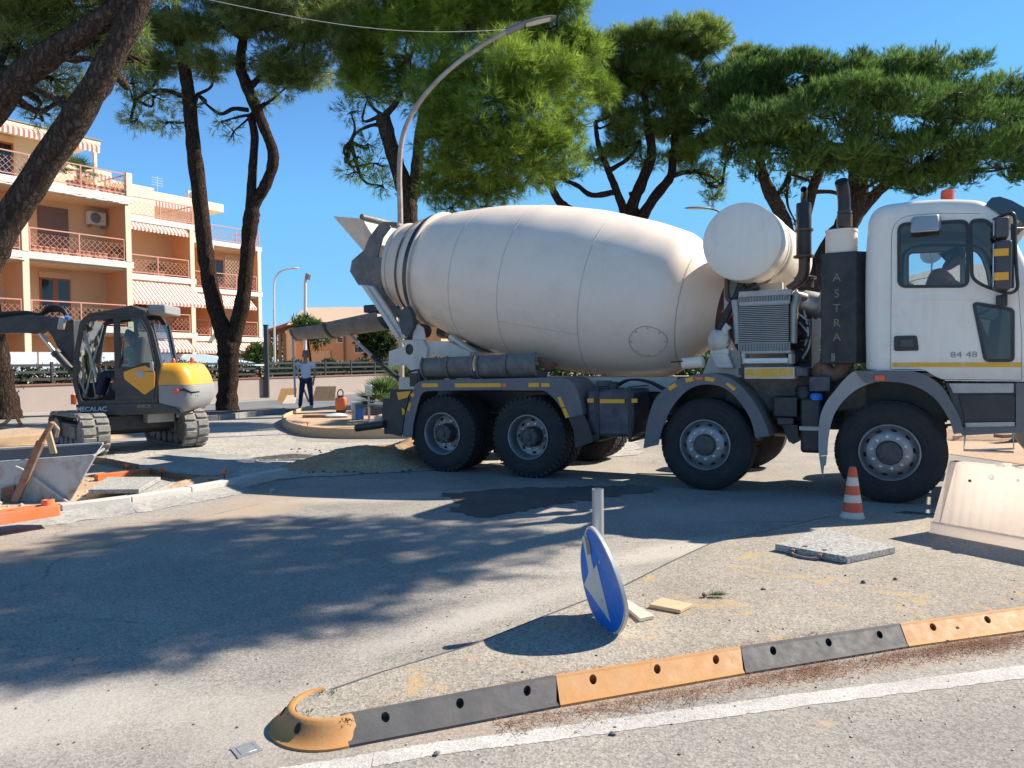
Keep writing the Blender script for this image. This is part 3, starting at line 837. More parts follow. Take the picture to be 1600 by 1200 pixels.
# ---- first block
for z in (LV[1], LV[2]):
    railing(-4.38, -.28, .05, z, bl); railing(-9.85, -4.72, .05, z, bl, bays=3); railing(-14.9, -10.15, .05, z, bl, bays=3)
railing(-14.9, -.05, .05, LV[3], bl, side=(-.09, 2.8), bays=7)
c = MB(); c.box(-.16, .12, -.01, .22, LV[3], LV[3] + 1.08); c.build('pilaster', MT['wall_pale'], bl)
opening(-3.25, -1.95, 1.69, LV[2] + .0, LV[2] + 2.3, 'shutter', bl)
opening(-3.25, -1.95, 1.69, LV[1] + .0, LV[1] + 2.15, 'window', bl)
opening(-7.8, -6.4, 1.69, LV[2], LV[2] + 2.3, 'shutter', bl); opening(-7.8, -6.4, 1.69, LV[1], LV[1] + 2.2, 'window', bl)
b = MB()   # rolled-up awning along the eaves of the terrace
for k in range(60):
    x = -14.8 + k * .245; b.tube([(x, -.03, LV[3] - .36 + random.uniform(-.02, .02)), (x + .25, -.03, LV[3] - .36 + random.uniform(-.02, .02))], .05 + random.uniform(-.012, .012), 7)
b.build('rolled_awning', MT['slab'], bl, smooth=60)
b = MB()
for k in range(20):
    x = -9.8 + k * .26; b.tube([(x, -.03, LV[2] - .36), (x + .26, -.03, LV[2] - .36 + random.uniform(-.02, .02))], .04 + random.uniform(-.012, .012), 7)
b.build('rolled_awning', MT['slab'], bl, smooth=60)
# ground-floor screen panels seen over the low wall
for k in range(12):
    x = -14.8 + k * 1.18
    b = MB(); b.box(x + .02, x + 1.14, -.02, .02, 1.15, 2.2); b.build('privacy_panel', MT['screen'], bl)
# penthouse of the first block
PH = BF.at_y(157, 214, 1.9)[0]; print('PH', PH, BF.at_y(157, 214, 1.9))
b = MB(); b.box(-15, PH - .5, 3.4, 9, LV[3] + .002, LV[3] + 2.55); b.build('penthouse_wall', MT['wall_pale'], bl)
b = MB(); b.box(-15, PH, 1.9, 9.2, LV[3] + 2.56, LV[3] + 2.78); b.build('roof', MT['wall_pale'], bl, bevel=.03)
b = MB(); b.box(-15.03, PH + .03, 1.87, 9.23, LV[3] + 2.783, LV[3] + 2.85); b.build('roof_cap', MT['stone'], bl)
awning(-14.9, PH - .1, 1.88, LV[3] + 2.55, .06, .10, bl, .34)
b = MB(); b.box(PH - .3, PH - .16, 1.95, 2.1, LV[3], LV[3] + 2.55); b.build('pillar', MT['wall_pale'], bl)
b = MB(); b.box(-6.2, -6.15, 1.5, 3.38, LV[3], LV[3] + 2.3); b.build('glass_partition', MT['screen'], bl)
opening(-5.0, -3.4, 3.39, LV[3] + .01, LV[3] + 2.2, 'window', bl)
# ---- second block
y2 = 4.1
for z in (LV[1], LV[2]): railing(.25, 5.75, y2 + .05, z, bl, bays=3)
railing(.25, 6.05, y2 + .05, LV[3], bl, side=(6.0, 7.4), bays=3)
awning(.2, 5.6, y2 + .02, LV[3] - .34, .28, .28, bl, .18)
awning(.2, 5.9, y2 + .1, LV[2] - .36, 1.15, 1.35, bl, .2)
awning(.4, 5.6, y2 + .1, LV[1] - .36, .55, .75, bl, .2)
opening(.5, 2.0, y2 + 1.69, LV[2] + .6, LV[2] + 2.2, 'shutter', bl); opening(3.6, 5.0, y2 + 1.69, LV[1], LV[1] + 2.2, 'window', bl); opening(.9, 2.3, y2 + 1.69, LV[1], LV[1] + 2.2, 'shutter', bl)
b = MB(); b.box(.05, 6.0, y2 + 3.6, y2 + 9, LV[3] + .002, LV[3] + 2.5); b.build('penthouse_wall', MT['wall_pale'], bl)
b = MB(); b.box(.05, 2.6, y2 + 2.0, y2 + 3.55, LV[3] + 2.3, LV[3] + 2.5); b.build('roof', MT['wall_pale'], bl)
awning(.1, 2.55, y2 + 1.98, LV[3] + 2.3, .06, .1, bl, .34)
b = MB(); b.box(2.3, 2.45, y2 + 2.05, y2 + 2.2, LV[3], LV[3] + 2.3); b.build('pillar', MT['wall_c'], bl)
for k in range(5):
    x = .15 + k * 1.18
    b = MB(); b.box(x + .02, x + 1.14, y2 - .02, y2 + .02, 1.15, 2.2); b.build('privacy_panel', MT['screen'], bl)
opening(3.2, 4.4, y2 + 3.59, LV[3] + .01, LV[3] + 2.1, 'window', bl)
# chimney stack with a louvred head
b = MB(); b.box(.55, 1.35, y2 + 3.8, y2 + 4.6, LV[3] + 2.502, LV[3] + 3.0)
for k in range(4): b.box(.50, 1.40, y2 + 3.75, y2 + 4.65, LV[3] + 3.03 + k * .13, LV[3] + 3.10 + k * .13)
b.box(.6, 1.3, y2 + 3.85, y2 + 4.55, LV[3] + 3.0, LV[3] + 3.52); b.build('chimney', MT['stone'], bl)
# ---- third block
y3 = 7.9
for z in (LV[1], LV[2]): railing(6.3, 9.7, y3 + .05, z, bl); railing(10.1, 13.3, y3 + .05, z, bl)
railing(6.3, 13.55, y3 + .05, LV[3], bl, side=(13.5, 10.5), bays=4)
awning(6.4, 12.6, y3 + .1, LV[2] - .36, .75, .85, bl, .2); awning(6.4, 12.6, y3 + .1, LV[1] - .36, .55, .7, bl, .2)
for (a, c) in ((6.9, 8.6), (10.6, 11.9)): opening(a, c, y3 + 1.69, LV[2] + .5, LV[2] + 2.1, 'window', bl); opening(a, c, y3 + 1.69, LV[1], LV[1] + 2.2, 'shutter', bl)
lattice_panel(11.2, 12.4, y3 + .5, LV[2], LV[2] + 2.3, MT['wall_pale'], bl, name='trellis')
b = MB(); b.box(6.1, 12.2, y3 + 3.4, y3 + 9, LV[3] + .002, LV[3] + 2.3); b.build('penthouse_wall', MT['wall_pale'], bl)
b = MB(); b.box(6.05, 12.3, y3 + 2.0, y3 + 9.1, LV[3] + 2.31, LV[3] + 2.85); b.build('roof', MT['wall_pale'], bl, bevel=.03)
awning(6.4, 11.0, y3 + 2.0, LV[3] + 2.3, .06, .1, bl, .34)
for k in range(6):
    x = 6.2 + k * 1.2
    b = MB(); b.box(x + .02, x + 1.16, y3 - .02, y3 + .02, 1.15, 2.2); b.build('privacy_panel', MT['screen'], bl)
def bpart(x, y, z): return BF.world(x, y, z)
# aerial
b = MB(); b.tube([(9.5, y3 + 5, LV[3] + 2.86), (9.5, y3 + 5, LV[3] + 4.6)], .02, 6)
for k in range(4): b.tube([(9.1, y3 + 5, LV[3] + 4.0 + k * .16), (9.9, y3 + 5, LV[3] + 4.0 + k * .16)], .012, 5)
b.build('aerial', MT['lamp_pale'], bl)

def ac_unit(p, label):
    r = thing('air_conditioner', label, 'air conditioner', p, BF.h)
    b = MB(); b.box(-.4, .4, -.15, .15, 0, .6); b.build('casing', MT['lamp_pale'], r, bevel=.02)
    b = MB(); b.lathe([(.235, 0), (.24, .02), (.2, .025), (.0, .024)], (-.1, -.15, .3), (0, -1, 0), 24)
    b.build('fan_grille', MT['lamp_grey'], r, smooth=40)
    b = MB(); b.box(-.32, -.28, -.1, .16, -.12, -.004); b.box(.28, .32, -.1, .16, -.12, -.004); b.build('bracket', MT['lamp_grey'], r)
ac_unit(bpart(-.78, 1.5, LV[2] + 1.75), 'air conditioning unit high on the orange balcony wall beside the brown shutter')
ac_unit(bpart(10.8, y3 + 3.2, LV[3] + 3.0), 'air conditioning unit on the far roof edge of the apartment building')
def planter(p, w, label=None, plant=0, group='terracotta troughs behind the balcony railing of the apartment building'):
    r = thing('flower_trough', label or 'terracotta flower trough behind the top balcony railing', 'planter', p, BF.h, group)
    b = MB(); h = .30
    b.loft([[(-w / 2 + .03, -.09, 0), (w / 2 - .03, -.09, 0), (w / 2 - .03, .09, 0), (-w / 2 + .03, .09, 0)], [(-w / 2, -.12, h), (w / 2, -.12, h), (w / 2, .12, h), (-w / 2, .12, h)]])
    b.box(-w / 2 - .02, w / 2 + .02, -.14, .14, h - .06, h + .002); b.build('trough', MT['pot'], r, bevel=.01)
    if plant:
        V, T, ti = leaf_clumps([(0, 0, h + .12, w / 2, .14, .2)], plant, .14, .05, 3, seed=int(w * 100))
        np_mesh('plant', V, T, MT['leaf_mid'], r, ti)['kind'] = 'stuff'
def leaf_clumps(clumps, n, L, w, per, seed=0, up=.3, spread=.8, shell=.5):
    """leaf blades gathered in tufts spread through ellipsoid clumps -> vertices, triangles, tint"""
    rg = np.random.default_rng(seed)
    cl = np.array([c[:6] for c in clumps], float)
    wt = np.array([(c[6] if len(c) > 6 else 1.0) * (c[3] * c[5] + c[3] * c[4] + c[4] * c[5]) for c in clumps]); wt /= wt.sum()
    k = rg.choice(len(cl), n, p=wt)
    d = rg.normal(size=(n, 3)); d /= np.linalg.norm(d, axis=1)[:, None]
    rr = shell + (1 - shell) * rg.random(n) ** .7
    rr *= 1 + .12 * rg.normal(size=n)
    base = cl[k, :3] + d * cl[k, 3:6] * rr[:, None]
    ax = d * (1 - up) + np.array([0, 0, up]) + rg.normal(size=(n, 3)) * .25
    ax /= np.linalg.norm(ax, axis=1)[:, None]
    ctint = rg.random(len(cl)) * .35; tt = np.clip(ctint[k] + rg.random(n) * .5, 0, 1)
    B = np.repeat(base, per, 0); A = np.repeat(ax, per, 0); m = n * per
    rnd = rg.normal(size=(m, 3)); rnd -= A * (rnd * A).sum(1)[:, None]; rnd /= np.linalg.norm(rnd, axis=1)[:, None]
    dirn = A * (1 - spread * .45) + rnd * spread * .75; dirn /= np.linalg.norm(dirn, axis=1)[:, None]
    side = np.cross(dirn, rg.normal(size=(m, 3))); side /= np.linalg.norm(side, axis=1)[:, None] + 1e-9
    ln = L * (.7 + .6 * rg.random(m))
    b0 = B + A * (L * .9 * rg.random(m))[:, None]
    V = np.empty((m, 3, 3)); V[:, 0] = b0 - side * (w / 2); V[:, 1] = b0 + side * (w / 2); V[:, 2] = b0 + dirn * ln[:, None]
    ti = np.repeat(np.clip(np.repeat(tt, per) + rg.normal(size=m) * .12, 0, 1), 3)
    return V.reshape(-1, 3), np.arange(m * 3).reshape(-1, 3), ti
NTH = ('first', 'second', 'third', 'fourth', 'fifth', 'sixth', 'seventh')
def trough_row(lst, z, where, group):
    for k, (x, w, pl) in enumerate(lst):
        planter(bpart(x, .28, z), w, '%s terracotta trough, %s from the left %s' % ('planted' if pl else 'empty', NTH[k], where), pl, group)
trough_row(((-4.0, .45, 0), (-3.45, .55, 0), (-2.85, .4, 0), (-2.35, .35, 0), (-1.9, .45, 0), (-1.3, .6, 0), (-.6, .4, 40)), LV[2], 'behind the second-floor railing', 'terracotta troughs on the second-floor balcony')
trough_row(((-4.2, .5, 30), (-3.6, .4, 60), (-2.4, .5, 0), (-1.7, .5, 0), (-1.0, .45, 0), (-.45, .35, 0)), LV[3], 'on the roof terrace', 'terracotta troughs on the roof terrace')
trough_row(((-4.0, .5, 60), (-3.5, .4, 40), (-2.0, .5, 60), (-1.4, .4, 50)), LV[1], 'on the first-floor balcony', 'planted troughs on the first-floor balcony')
planter(bpart(4.0, y2 + .3, LV[2]), .8, 'planted flower trough on the balcony over the big striped awning', 120, None)
# fan palm in a pot on the roof terrace
def fan_palm(p, label, n_leaf, L, h, seed, pot=True, name='potted_palm', m='palm_leaf', loc_rz=0):
    r = thing(name, label, 'palm', p, loc_rz)
    rg = random.Random(seed)
    if pot:
        b = MB(); b.lathe([(.0, 0), (.2, 0), (.27, .42), (.29, .42), (.29, .48), (.24, .48), (.0, .44)], (0, 0, 0), (0, 0, 1), 20); b.build('pot', MT['pot'], r, smooth=40)
    b = MB(); b.tube([(0, 0, 0), (0, 0, h)], [.07, .05], 8); b.build('trunk', MT['wood_dark'], r)
    V, T, ti = [], [], []
    for k in range(n_leaf):
        a = rg.uniform(0, 2 * PI); e = rg.uniform(.05, 1.35)
        d = Vector((math.cos(a) * math.cos(e), math.sin(a) * math.cos(e), math.sin(e)))
        s = Vector((-math.sin(a), math.cos(a), 0)); u = s.cross(d)
        stem = Vector((0, 0, h)) + d * L * .45; tn = rg.uniform(.1, .9)
        def quad(a_, b_, w):
            i = len(V); q = (b_ - a_).cross(u).normalized() * w
            V.extend([a_ - q, a_ + q, b_]); T.append((i, i + 1, i + 2)); ti.extend([tn] * 3)
        quad(Vector((0, 0, h)), stem + d * .05, .012)
        for j in range(15):
            f = (j / 14 - .5) * 2.3
            dd = d * math.cos(f) + s * math.sin(f); tip = stem + dd * L * .6 * (1 - .12 * abs(f)) + Vector((0, 0, -.1 * L * rg.random()))
            quad(stem, tip, .03 * L)
    np_mesh('fronds', np.array([tuple(v) for v in V]), np.array(T), MT[m], r, np.array(ti))['kind'] = 'stuff'
    return r
fan_palm(bpart(BF.at_y(122, 250, .9)[0], .9, LV[3]), 'dark potted palm on the roof terrace of the near apartment block', 26, 1.05, .75, 3)

# ---- low boundary wall with a fence
WF = Frame(-17.15, 26.57, math.atan2(44.6 - 26.57, -7.42 + 17.15))
r = thing('boundary_wall', 'long low pinkish grey wall with a brown coping, below the dark fence', 'wall', WF.o, WF.h)
b = MB(); b.box(-9, 24, 0, .25, -.2, .90); b.build('wall', MT['wall_low'], r)
b = MB(); b.box(-9, 24, -.04, .29, .902, .97); b.build('coping', MT['coping'], r, bevel=.01)
fr = thing('metal_fence', 'dark grey metal fence with flat rails on top of the low wall', 'fence', WF.world(0, .12, .97), WF.h)
for z in (.16, .42, .66):
    b = MB(); b.box(-9, 24, -.02, .02, z - .045, z + .045); b.build('rail', MT['fence'], fr)
for k in range(17):
    b = MB(); x = -8.9 + k * 2.05; b.box(x - .04, x + .04, -.045, .045, 0, .78); b.build('post', MT['fence'], fr)
hd = [(WF.world(x, .7 + random.uniform(-.1, .3), 1.05 + random.uniform(-.1, .3))[:]) + (.6, .45, random.uniform(.35, .6)) for x in [-8 + .9 * k for k in range(34)] if random.random() < .8]
V, T, ti = leaf_clumps(hd, 9000, .13, .07, 3, seed=5, shell=.3)
o = np_mesh('hedge', V, T, MT['leaf_dark'], None, ti); tag(o, kind='stuff')
tag(o, 'dark straggly hedge growing behind the grey metal fence', 'hedge')
# tall dark post by the fence
p = at_depth(417, 590, 36.5); r = thing('gate_post', 'tall plain dark grey post standing at the fence, left of the distant shed', 'post', (p.x, p.y, 0))
b = MB(); z = at_depth(417, 509, 36.5).z; b.box(-.09, .09, -.09, .09, 0, z); b.build('shaft', MT['fence'], r, bevel=.01)
b = MB(); b.box(-.11, .11, -.11, .11, z + .001, z + .05); b.build('cap', MT['fence'], r)

# ---- orange house and shed far behind
def px_rect(x0, y0, x1, y1, Y):
    a, c = at_depth(x0, y0, Y), at_depth(x1, y1, Y); return a.x, c.x, c.z, a.z
hY = 56.0
X0h, X1h, _, ZE = px_rect(462, 508, 690, 590, hY)
r = thing('orange_house', 'orange house with low tiled roof behind the fence and the chute of the mixer truck', 'house', ((X0h + X1h) / 2, hY, 0))
cx_ = (X0h + X1h) / 2
b = MB(); b.box(X0h - cx_, X1h - cx_, 0, 9, -.2, ZE); b.build('wall', MT['wall_o'], r)
b = MB(); b.loft([[(X0h - cx_ - .5, -.5, ZE + .002), (X0h - cx_ - .5, 9.5, ZE + .002), (X0h - cx_ - .5, 4.5, ZE + 1.6)], [(X1h - cx_ + .5, -.5, ZE + .002), (X1h - cx_ + .5, 9.5, ZE + .002), (X1h - cx_ + .5, 4.5, ZE + 1.6)]]); b.build('roof', mat('pale_roof_tiles', (.52, .38, .27), .85, var=.15, scale=2), r)
for (x0, y0, x1, y1) in ((526, 526, 537, 536), (553, 541, 568, 552), (588, 541, 602, 552), (526, 563, 540, 566)):
    a, c, z0, z1 = px_rect(x0, y0, x1, y1, hY)
    b = MB(); b.poly([(a - cx_, z0), (c - cx_, z0), (c - cx_, z1), (a - cx_, z1)], [inset([(a - cx_, z0), (c - cx_, z0), (c - cx_, z1), (a - cx_, z1)], .07)], XZ, -.06, .0)
    f = b.build('window', MT['slab'], r); q = MB(); q.box(a - cx_ + .05, c - cx_ - .05, -.02, -.012, z0 + .05, z1 - .05); q.build('pane', MT['curtain'], f)
a, c, z0, z1 = px_rect(488, 548, 517, 563, hY)
b = MB()
for k in range(9): b.box(a - cx_ + (c - a) * k / 9, a - cx_ + (c - a) * (k + .93) / 9, -.12, -.02, z0 - 1, z1)
b.build('pale_gate', MT['wall_c'], r)
a, c, z0, z1 = px_rect(500, 520, 516, 533, hY); b = MB(); b.box(a - cx_, c - cx_, -.2, -.02, z0, z1); b.build('white_awning', MT['slab'], r)
b = MB(); q = at_depth(538, 540, hY); b.tube([(q.x - cx_, -.08, 0), (q.x - cx_, -.08, ZE)], .06, 8); b.build('downpipe', MT['rust'], r)
sY = 60.0
r = thing('open_shed', 'open shed with red brown lean-to roof on wooden posts, beyond the fence', 'shed', (at_depth(450, 560, sY).x, sY, 0))
ox = r.location.x
A, B_, C_ = at_depth(415, 517, sY), at_depth(486, 493, sY), at_depth(510, 505, sY)
b = MB(); b.poly([(A.x - ox, A.z), (B_.x - ox, B_.z), (C_.x - ox, C_.z), (C_.x - ox, C_.z - .22), (B_.x - ox, B_.z - .25), (A.x - ox, A.z - .2)], [], XZ, -.5, 8); b.build('roof', MT['roof_red'], r)
w0, w1, _, wz = px_rect(445, 512, 500, 590, sY)
b = MB(); b.poly([(w0 - ox, -.1), (w1 - ox, -.1), (w1 - ox, wz - .1), (B_.x - ox, B_.z - .3), (w0 - ox, wz - .25)], [], XZ, 0, 7); b.build('wall', MT['wall_pale'], r)
for px in (421, 430, 437, 444):
    q = at_depth(px, 515, sY); b = MB(); b.box(q.x - ox - .1, q.x - ox + .1, -.1, .1, 0, q.z - .3); b.build('post', MT['wood_dark'], r)
# wide low house behind the truck, its roof seen through the cab window
h2 = 34.0
x0, x1, _, zt = px_rect(1255, 474, 1700, 500, h2)
r = thing('low_house', 'low pinkish house behind the truck cab, roof and dish showing through the cab window', 'house', ((x0 + x1) / 2, h2, 0)); cx_ = (x0 + x1) / 2
b = MB(); b.box(x0 - cx_, x1 - cx_, 0, 8, -.2, zt); b.build('wall', mat('pinkish_render', (.52, .38, .32), .85, var=.06, scale=1), r)
b = MB(); b.loft([[(x0 - cx_ - .4, -.5, zt + .002), (x1 - cx_ + .4, -.5, zt + .002), (x1 - cx_ + .4, 8.5, zt + .002), (x0 - cx_ - .4, 8.5, zt + .002)], [(x0 - cx_ + 9, 3.9, zt + 2.1), (x1 - cx_ - 2.2, 3.9, zt + 2.1), (x1 - cx_ - 2.2, 4.1, zt + 2.1), (x0 - cx_ + 9, 4.1, zt + 2.1)]]); b.build('roof', mat('grey_roof_tiles', (.20, .19, .19), .85, var=.15, scale=2), r)
for k in range(4):
    b = MB(); x = x0 - cx_ + .8 + k * 2.6; b.poly([(x, 1.1), (x + 1.1, 1.1), (x + 1.1, 2.4), (x, 2.4)], [[(x + .08, 1.18), (x + 1.02, 1.18), (x + 1.02, 2.32), (x + .08, 2.32)]], XZ, -.07, 0)
    f = b.build('window', MT['slab'], r); q = MB(); q.box(x + .05, x + 1.05, -.03, -.015, 1.15, 2.35); q.build('pane', MT['curtain'], f)
p = at_depth(1458, 396, h2 + 2.0)
r = thing('satellite_dish', 'white satellite dish on the roof, seen through the cab window', 'dish', (p.x, p.y, p.z))
b = MB(); dd = Vector((-.75, -.6, .25)).normalized(); b.lathe([(0, 0), (.25, .025), (.45, .085), (.52, .13), (.535, .13), (.46, .07), (.25, .0), (0, -.02)], (0, 0, 0), dd, 28); b.build('reflector', MT['lamp_pale'], r, smooth=50)
b = MB(); b.tube([(0, .1, 0), (.1, .3, -.4), (.1, .3, -1.3)], .035, 8); b.tube([(0, 0, -.5), dd * .5], .015, 6); b.build('bracket', MT['lamp_grey'], r)
# pale garden shade behind the fence
p = at_depth(345, 566, 38.0); r = thing('garden_parasol', 'pale blue garden shade canopy behind the fence, left of the forked pine', 'parasol', (p.x, p.y, 0))
b = MB(); zb = at_depth(345, 572, 38).z; zt_ = at_depth(330, 553, 38).z
b.loft([[(-2.3, -1.2, zb), (2.2, -1.2, zb), (2.2, 1.2, zb), (-2.3, 1.2, zb)], [(-1.5, -.15, zt_), (-.9, -.15, zt_), (-.9, .15, zt_), (-1.5, .15, zt_)]]); b.build('canopy', mat('pale_blue_canvas', (.42, .56, .62), .7, var=.06), r)
b = MB(); b.tube([(-1.2, 0, 0), (-1.2, 0, zt_)], .03, 8); b.build('pole', MT['lamp_pale'], r)

# ================================================================== LAMPS AND WIRE
def lamp_post(name, label, pts, rad, head, m_post, m_head, group=None):
    base = Vector((pts[0].x, pts[0].y, 0))
    r = thing(name, label, 'street lamp', base)
    P = catmull([p - base for p in pts], 6); n = len(P)
    b = MB(); b.tube(P, [rad[0] + (rad[1] - rad[0]) * i / (n - 1) for i in range(n)], 12); b.build('pole', m_post, r, smooth=50)
    return r, base
Yl = 18.0
pp = [at_depth(627, 671, Yl), at_depth(627, 560, Yl), at_depth(625.5, 345, Yl), at_depth(624, 270, Yl), at_depth(629, 215, Yl), at_depth(647, 172, Yl), at_depth(679, 131, Yl), at_depth(718, 96, Yl), at_depth(762, 66, Yl), at_depth(800, 45, Yl)]
pp[0].z = 0
r, base = lamp_post('street_lamp', 'tall curved street lamp with rust-streaked post rising behind the mixer drum', pp, (.07, .045), None, MT['lamp_post'], None)
def lamp_head(r, base, a, c, w, m):
    a, c = a - base, c - base; d = (c - a); L = d.length; d.normalize(); s = d.cross(Vector((0, 0, 1))).normalized(); u = s.cross(d)
    rings = []
    for t, k, hh in ((0, .25, .5), (.08, .5, .9), (.3, .85, 1.0), (.6, 1, .9), (.85, .8, .6), (1.0, .3, .2)):
        rings.append([a + d * L * t + s * w * k * math.cos(q) + u * (w * .42 * hh * math.sin(q) if math.sin(q) > 0 else w * .12 * math.sin(q)) for q in [2 * PI * j / 14 for j in range(14)]])
    b = MB(); b.loft(rings); b.build('lamp_head', m, r, smooth=50)
    g = MB(); g.loft([[a + d * L * t + s * w * k * .8 - u * .055 * w * 2.2, a + d * L * t - s * w * k * .8 - u * .055 * w * 2.2, a + d * L * t - s * w * k * .7 - u * .075 * w * 2.2, a + d * L * t + s * w * k * .7 - u * .075 * w * 2.2] for t, k in ((.25, .7), (.6, .95), (.85, .7))]); g.build('lens', MT['lamp_pale'], r)
lamp_head(r, base, at_depth(806, 42, Yl), at_depth(869, 26, Yl), .17, MT['lamp_grey'])
b = MB(); q0, q1 = at_depth(790, 50, Yl) - base, at_depth(816, 38, Yl) - base; b.tube([q0, q1], .085, 10); b.build('spigot', MT['lamp_grey'], r, smooth=40)
Y2 = 50.0
pp = [at_depth(430, 610, Y2), at_depth(429, 540, Y2), at_depth(428, 455, Y2), at_depth(430, 436, Y2), at_depth(436, 426, Y2), at_depth(446, 421, Y2), at_depth(456, 420, Y2)]; pp[0].z = 0
r, base = lamp_post('street_lamp', 'slim pale curved street lamp far off beside the apartment building', pp, (.07, .05), None, MT['lamp_pale'], None)
lamp_head(r, base, at_depth(455, 420, Y2), at_depth(467, 419, Y2), .2, MT['lamp_pale'])
Y3 = 46.0
p0, p1 = at_depth(476, 610, Y3), at_depth(477, 436, Y3); p0.z = 0
r = thing('floodlight_mast', 'pale floodlight mast standing over the orange house', 'floodlight', p0)
b = MB(); b.tube([Vector((0, 0, 0)), p1 - p0], [.12, .09], 10); b.build('mast', MT['lamp_pale'], r, smooth=50)
b = MB(); c = at_depth(481, 432, Y3) - p0; b.obox(c, (.28, .2, .34), (.8, -.5, -.35)); b.build('floodlight', MT['lamp_grey'], r, bevel=.02)
Y4 = 42.0
pp = [at_depth(1140, 600, Y4), at_depth(1140, 400, Y4), at_depth(1135, 345, Y4), at_depth(1122, 330, Y4), at_depth(1108, 326, Y4)]; pp[0].z = 0
r, base = lamp_post('street_lamp', 'distant street lamp head between the mixer drum and the white water tank', pp, (.07, .05), None, MT['lamp_grey'], None)
lamp_head(r, base, at_depth(1110, 326, Y4), at_depth(1070, 325, Y4), .25, MT['lamp_grey'])
b = MB(); a, c = at_depth(300, -6, 12.0), at_depth(795, 46, Yl)
b.tube([a.lerp(c, k / 16) - Vector((0, 0, .25 * math.sin(PI * k / 16))) for k in range(-6, 17)], .0055, 6)
tag(b.build('overhead_wire', MT['wire']), 'pale overhead wire running from the top left to the curved street lamp', 'wire')
# ================================================================== TREES
MT['bark_dark'] = bark_mat('dark_pine_bark', (.040, .026, .020), (.10, .064, .046))
MT['bark_grey'] = bark_mat('grey_brown_pine_bark', (.065, .048, .039), (.15, .108, .084))
MT['needle_bright'] = leaf_mat('bright_pine_needles', (.05, .12, .012), (.42, .56, .08), .5)
MT['needle_olive'] = leaf_mat('olive_pine_needles', (.05, .09, .024), (.44, .52, .17), .58)
MT['needle_yellow'] = leaf_mat('yellowish_pine_needles', (.04, .085, .018), (.42, .54, .12), .55)
MT['needle_dark'] = leaf_mat('deep_green_pine_needles', (.014, .046, .013), (.24, .40, .085), .45)
MT['needle_far'] = leaf_mat('distant_foliage', (.02, .045, .015), (.07, .11, .03), .3)
def limb(b, pts, Y, base, jit=.07, n=12):
    """pts: (px, py, radius px[, depth offset])"""
    P = []; R = []
    for q in pts:
        d = Y + (q[3] if len(q) > 3 else 0)
        P.append(at_depth(q[0], q[1], d) - base); R.append(q[2] * d / F_PX)
    # smooth path with radii carried along
    C4 = catmull([Vector((p.x, p.y, p.z)) for p in P], 5); n_ = len(C4)
    RR = [float(np.interp(i / (n_ - 1) * (len(R) - 1), range(len(R)), R)) * random.uniform(.94, 1.06) for i in range(n_)]
    b.tube(C4, RR, n, jit=jit)
def clumps_px(lst, Y, base):
    out = []
    for q in lst:
        px, py, rx, ry = q[:4]; dY = q[4] if len(q) > 4 else 0; dens = q[5] if len(q) > 5 else 1
        d = Y + dY; c = at_depth(px, py, d) - base; k = d / F_PX
        out.append((c.x, c.y, c.z, rx * k, rx * k * .9, ry * k, dens))
    return out
def pads(cl, m, k, flat, seed, shell=.72):
    """break each crown mass into smaller foliage pads set round it, with gaps between"""
    rg = np.random.default_rng(seed); out = []
    for c in cl:
        if c[6] < .65 or min(c[3:6]) < .35: out.append(c); continue
        for j in range(m):
            d = rg.normal(size=3); d /= np.linalg.norm(d); s = k * rg.uniform(.7, 1.35); r_ = shell * rg.uniform(.75, 1.15)
            out.append((c[0] + d[0] * c[3] * r_, c[1] + d[1] * c[4] * r_, c[2] + d[2] * c[5] * r_, c[3] * s, c[4] * s, (c[3] + c[5]) / 2 * s * flat, c[6] * rg.uniform(.6, 1.4)))
    return out
def tree(label, base_px, Y, limbs, crowns, n, L, w, per, leaf, bark, seed, twigs=0, up=.35, shell=.45, group=None, spread=.8, pad=None):
    p = at_depth(base_px[0], base_px[1], Y); base = Vector((p.x, p.y, 0))
    r = thing('pine_tree', label, 'tree', base, 0, group)
    b = MB()
    for k, l in enumerate(limbs):
        if k == 0:
            l = [list(q) for q in l]
            q = at_depth(l[0][0], l[0][1], Y); 
        limb(b, l, Y, base)
    b.build('trunk', bark, r, smooth=70)
    cl = clumps_px(crowns, Y, base)
    if twigs:
        b = MB(); rg = random.Random(seed)
        ends = [Vector(at_depth(l[-1][0], l[-1][1], Y + (l[-1][3] if len(l[-1]) > 3 else 0)) - base) for l in limbs]
        for c in cl:
            c3 = Vector(c[:3]); e = min(ends, key=lambda e: (e - c3).length)
            mid = (e + c3) / 2 + Vector((rg.uniform(-.4, .4), rg.uniform(-.4, .4), rg.uniform(-.5, .1)))
            P = catmull([e, mid, c3], 4); b.tube(P, [.07 - .05 * i / (len(P) - 1) for i in range(len(P))], 6, jit=.1)
            for k in range(twigs):
                d = Vector((rg.gauss(0, 1), rg.gauss(0, 1), rg.gauss(0, .8))).normalized()
                q = c3 + Vector((d.x * c[3], d.y * c[4], d.z * c[5])) * .85
                b.tube([c3, (c3 + q) / 2 + Vector((rg.uniform(-.15, .15), rg.uniform(-.15, .15), -.08)), q], [.025, .016, .007], 4)
        b.build('branch', bark, r, smooth=70)['kind'] = 'stuff'
    if pad: cl = pads(cl, pad[0], pad[1], pad[2], seed)
    V, T, ti = leaf_clumps(cl, n, L, w, per, seed, up, spread, shell)
    tag(np_mesh('crown', V, T, leaf, r, ti), kind='stuff')
    return r
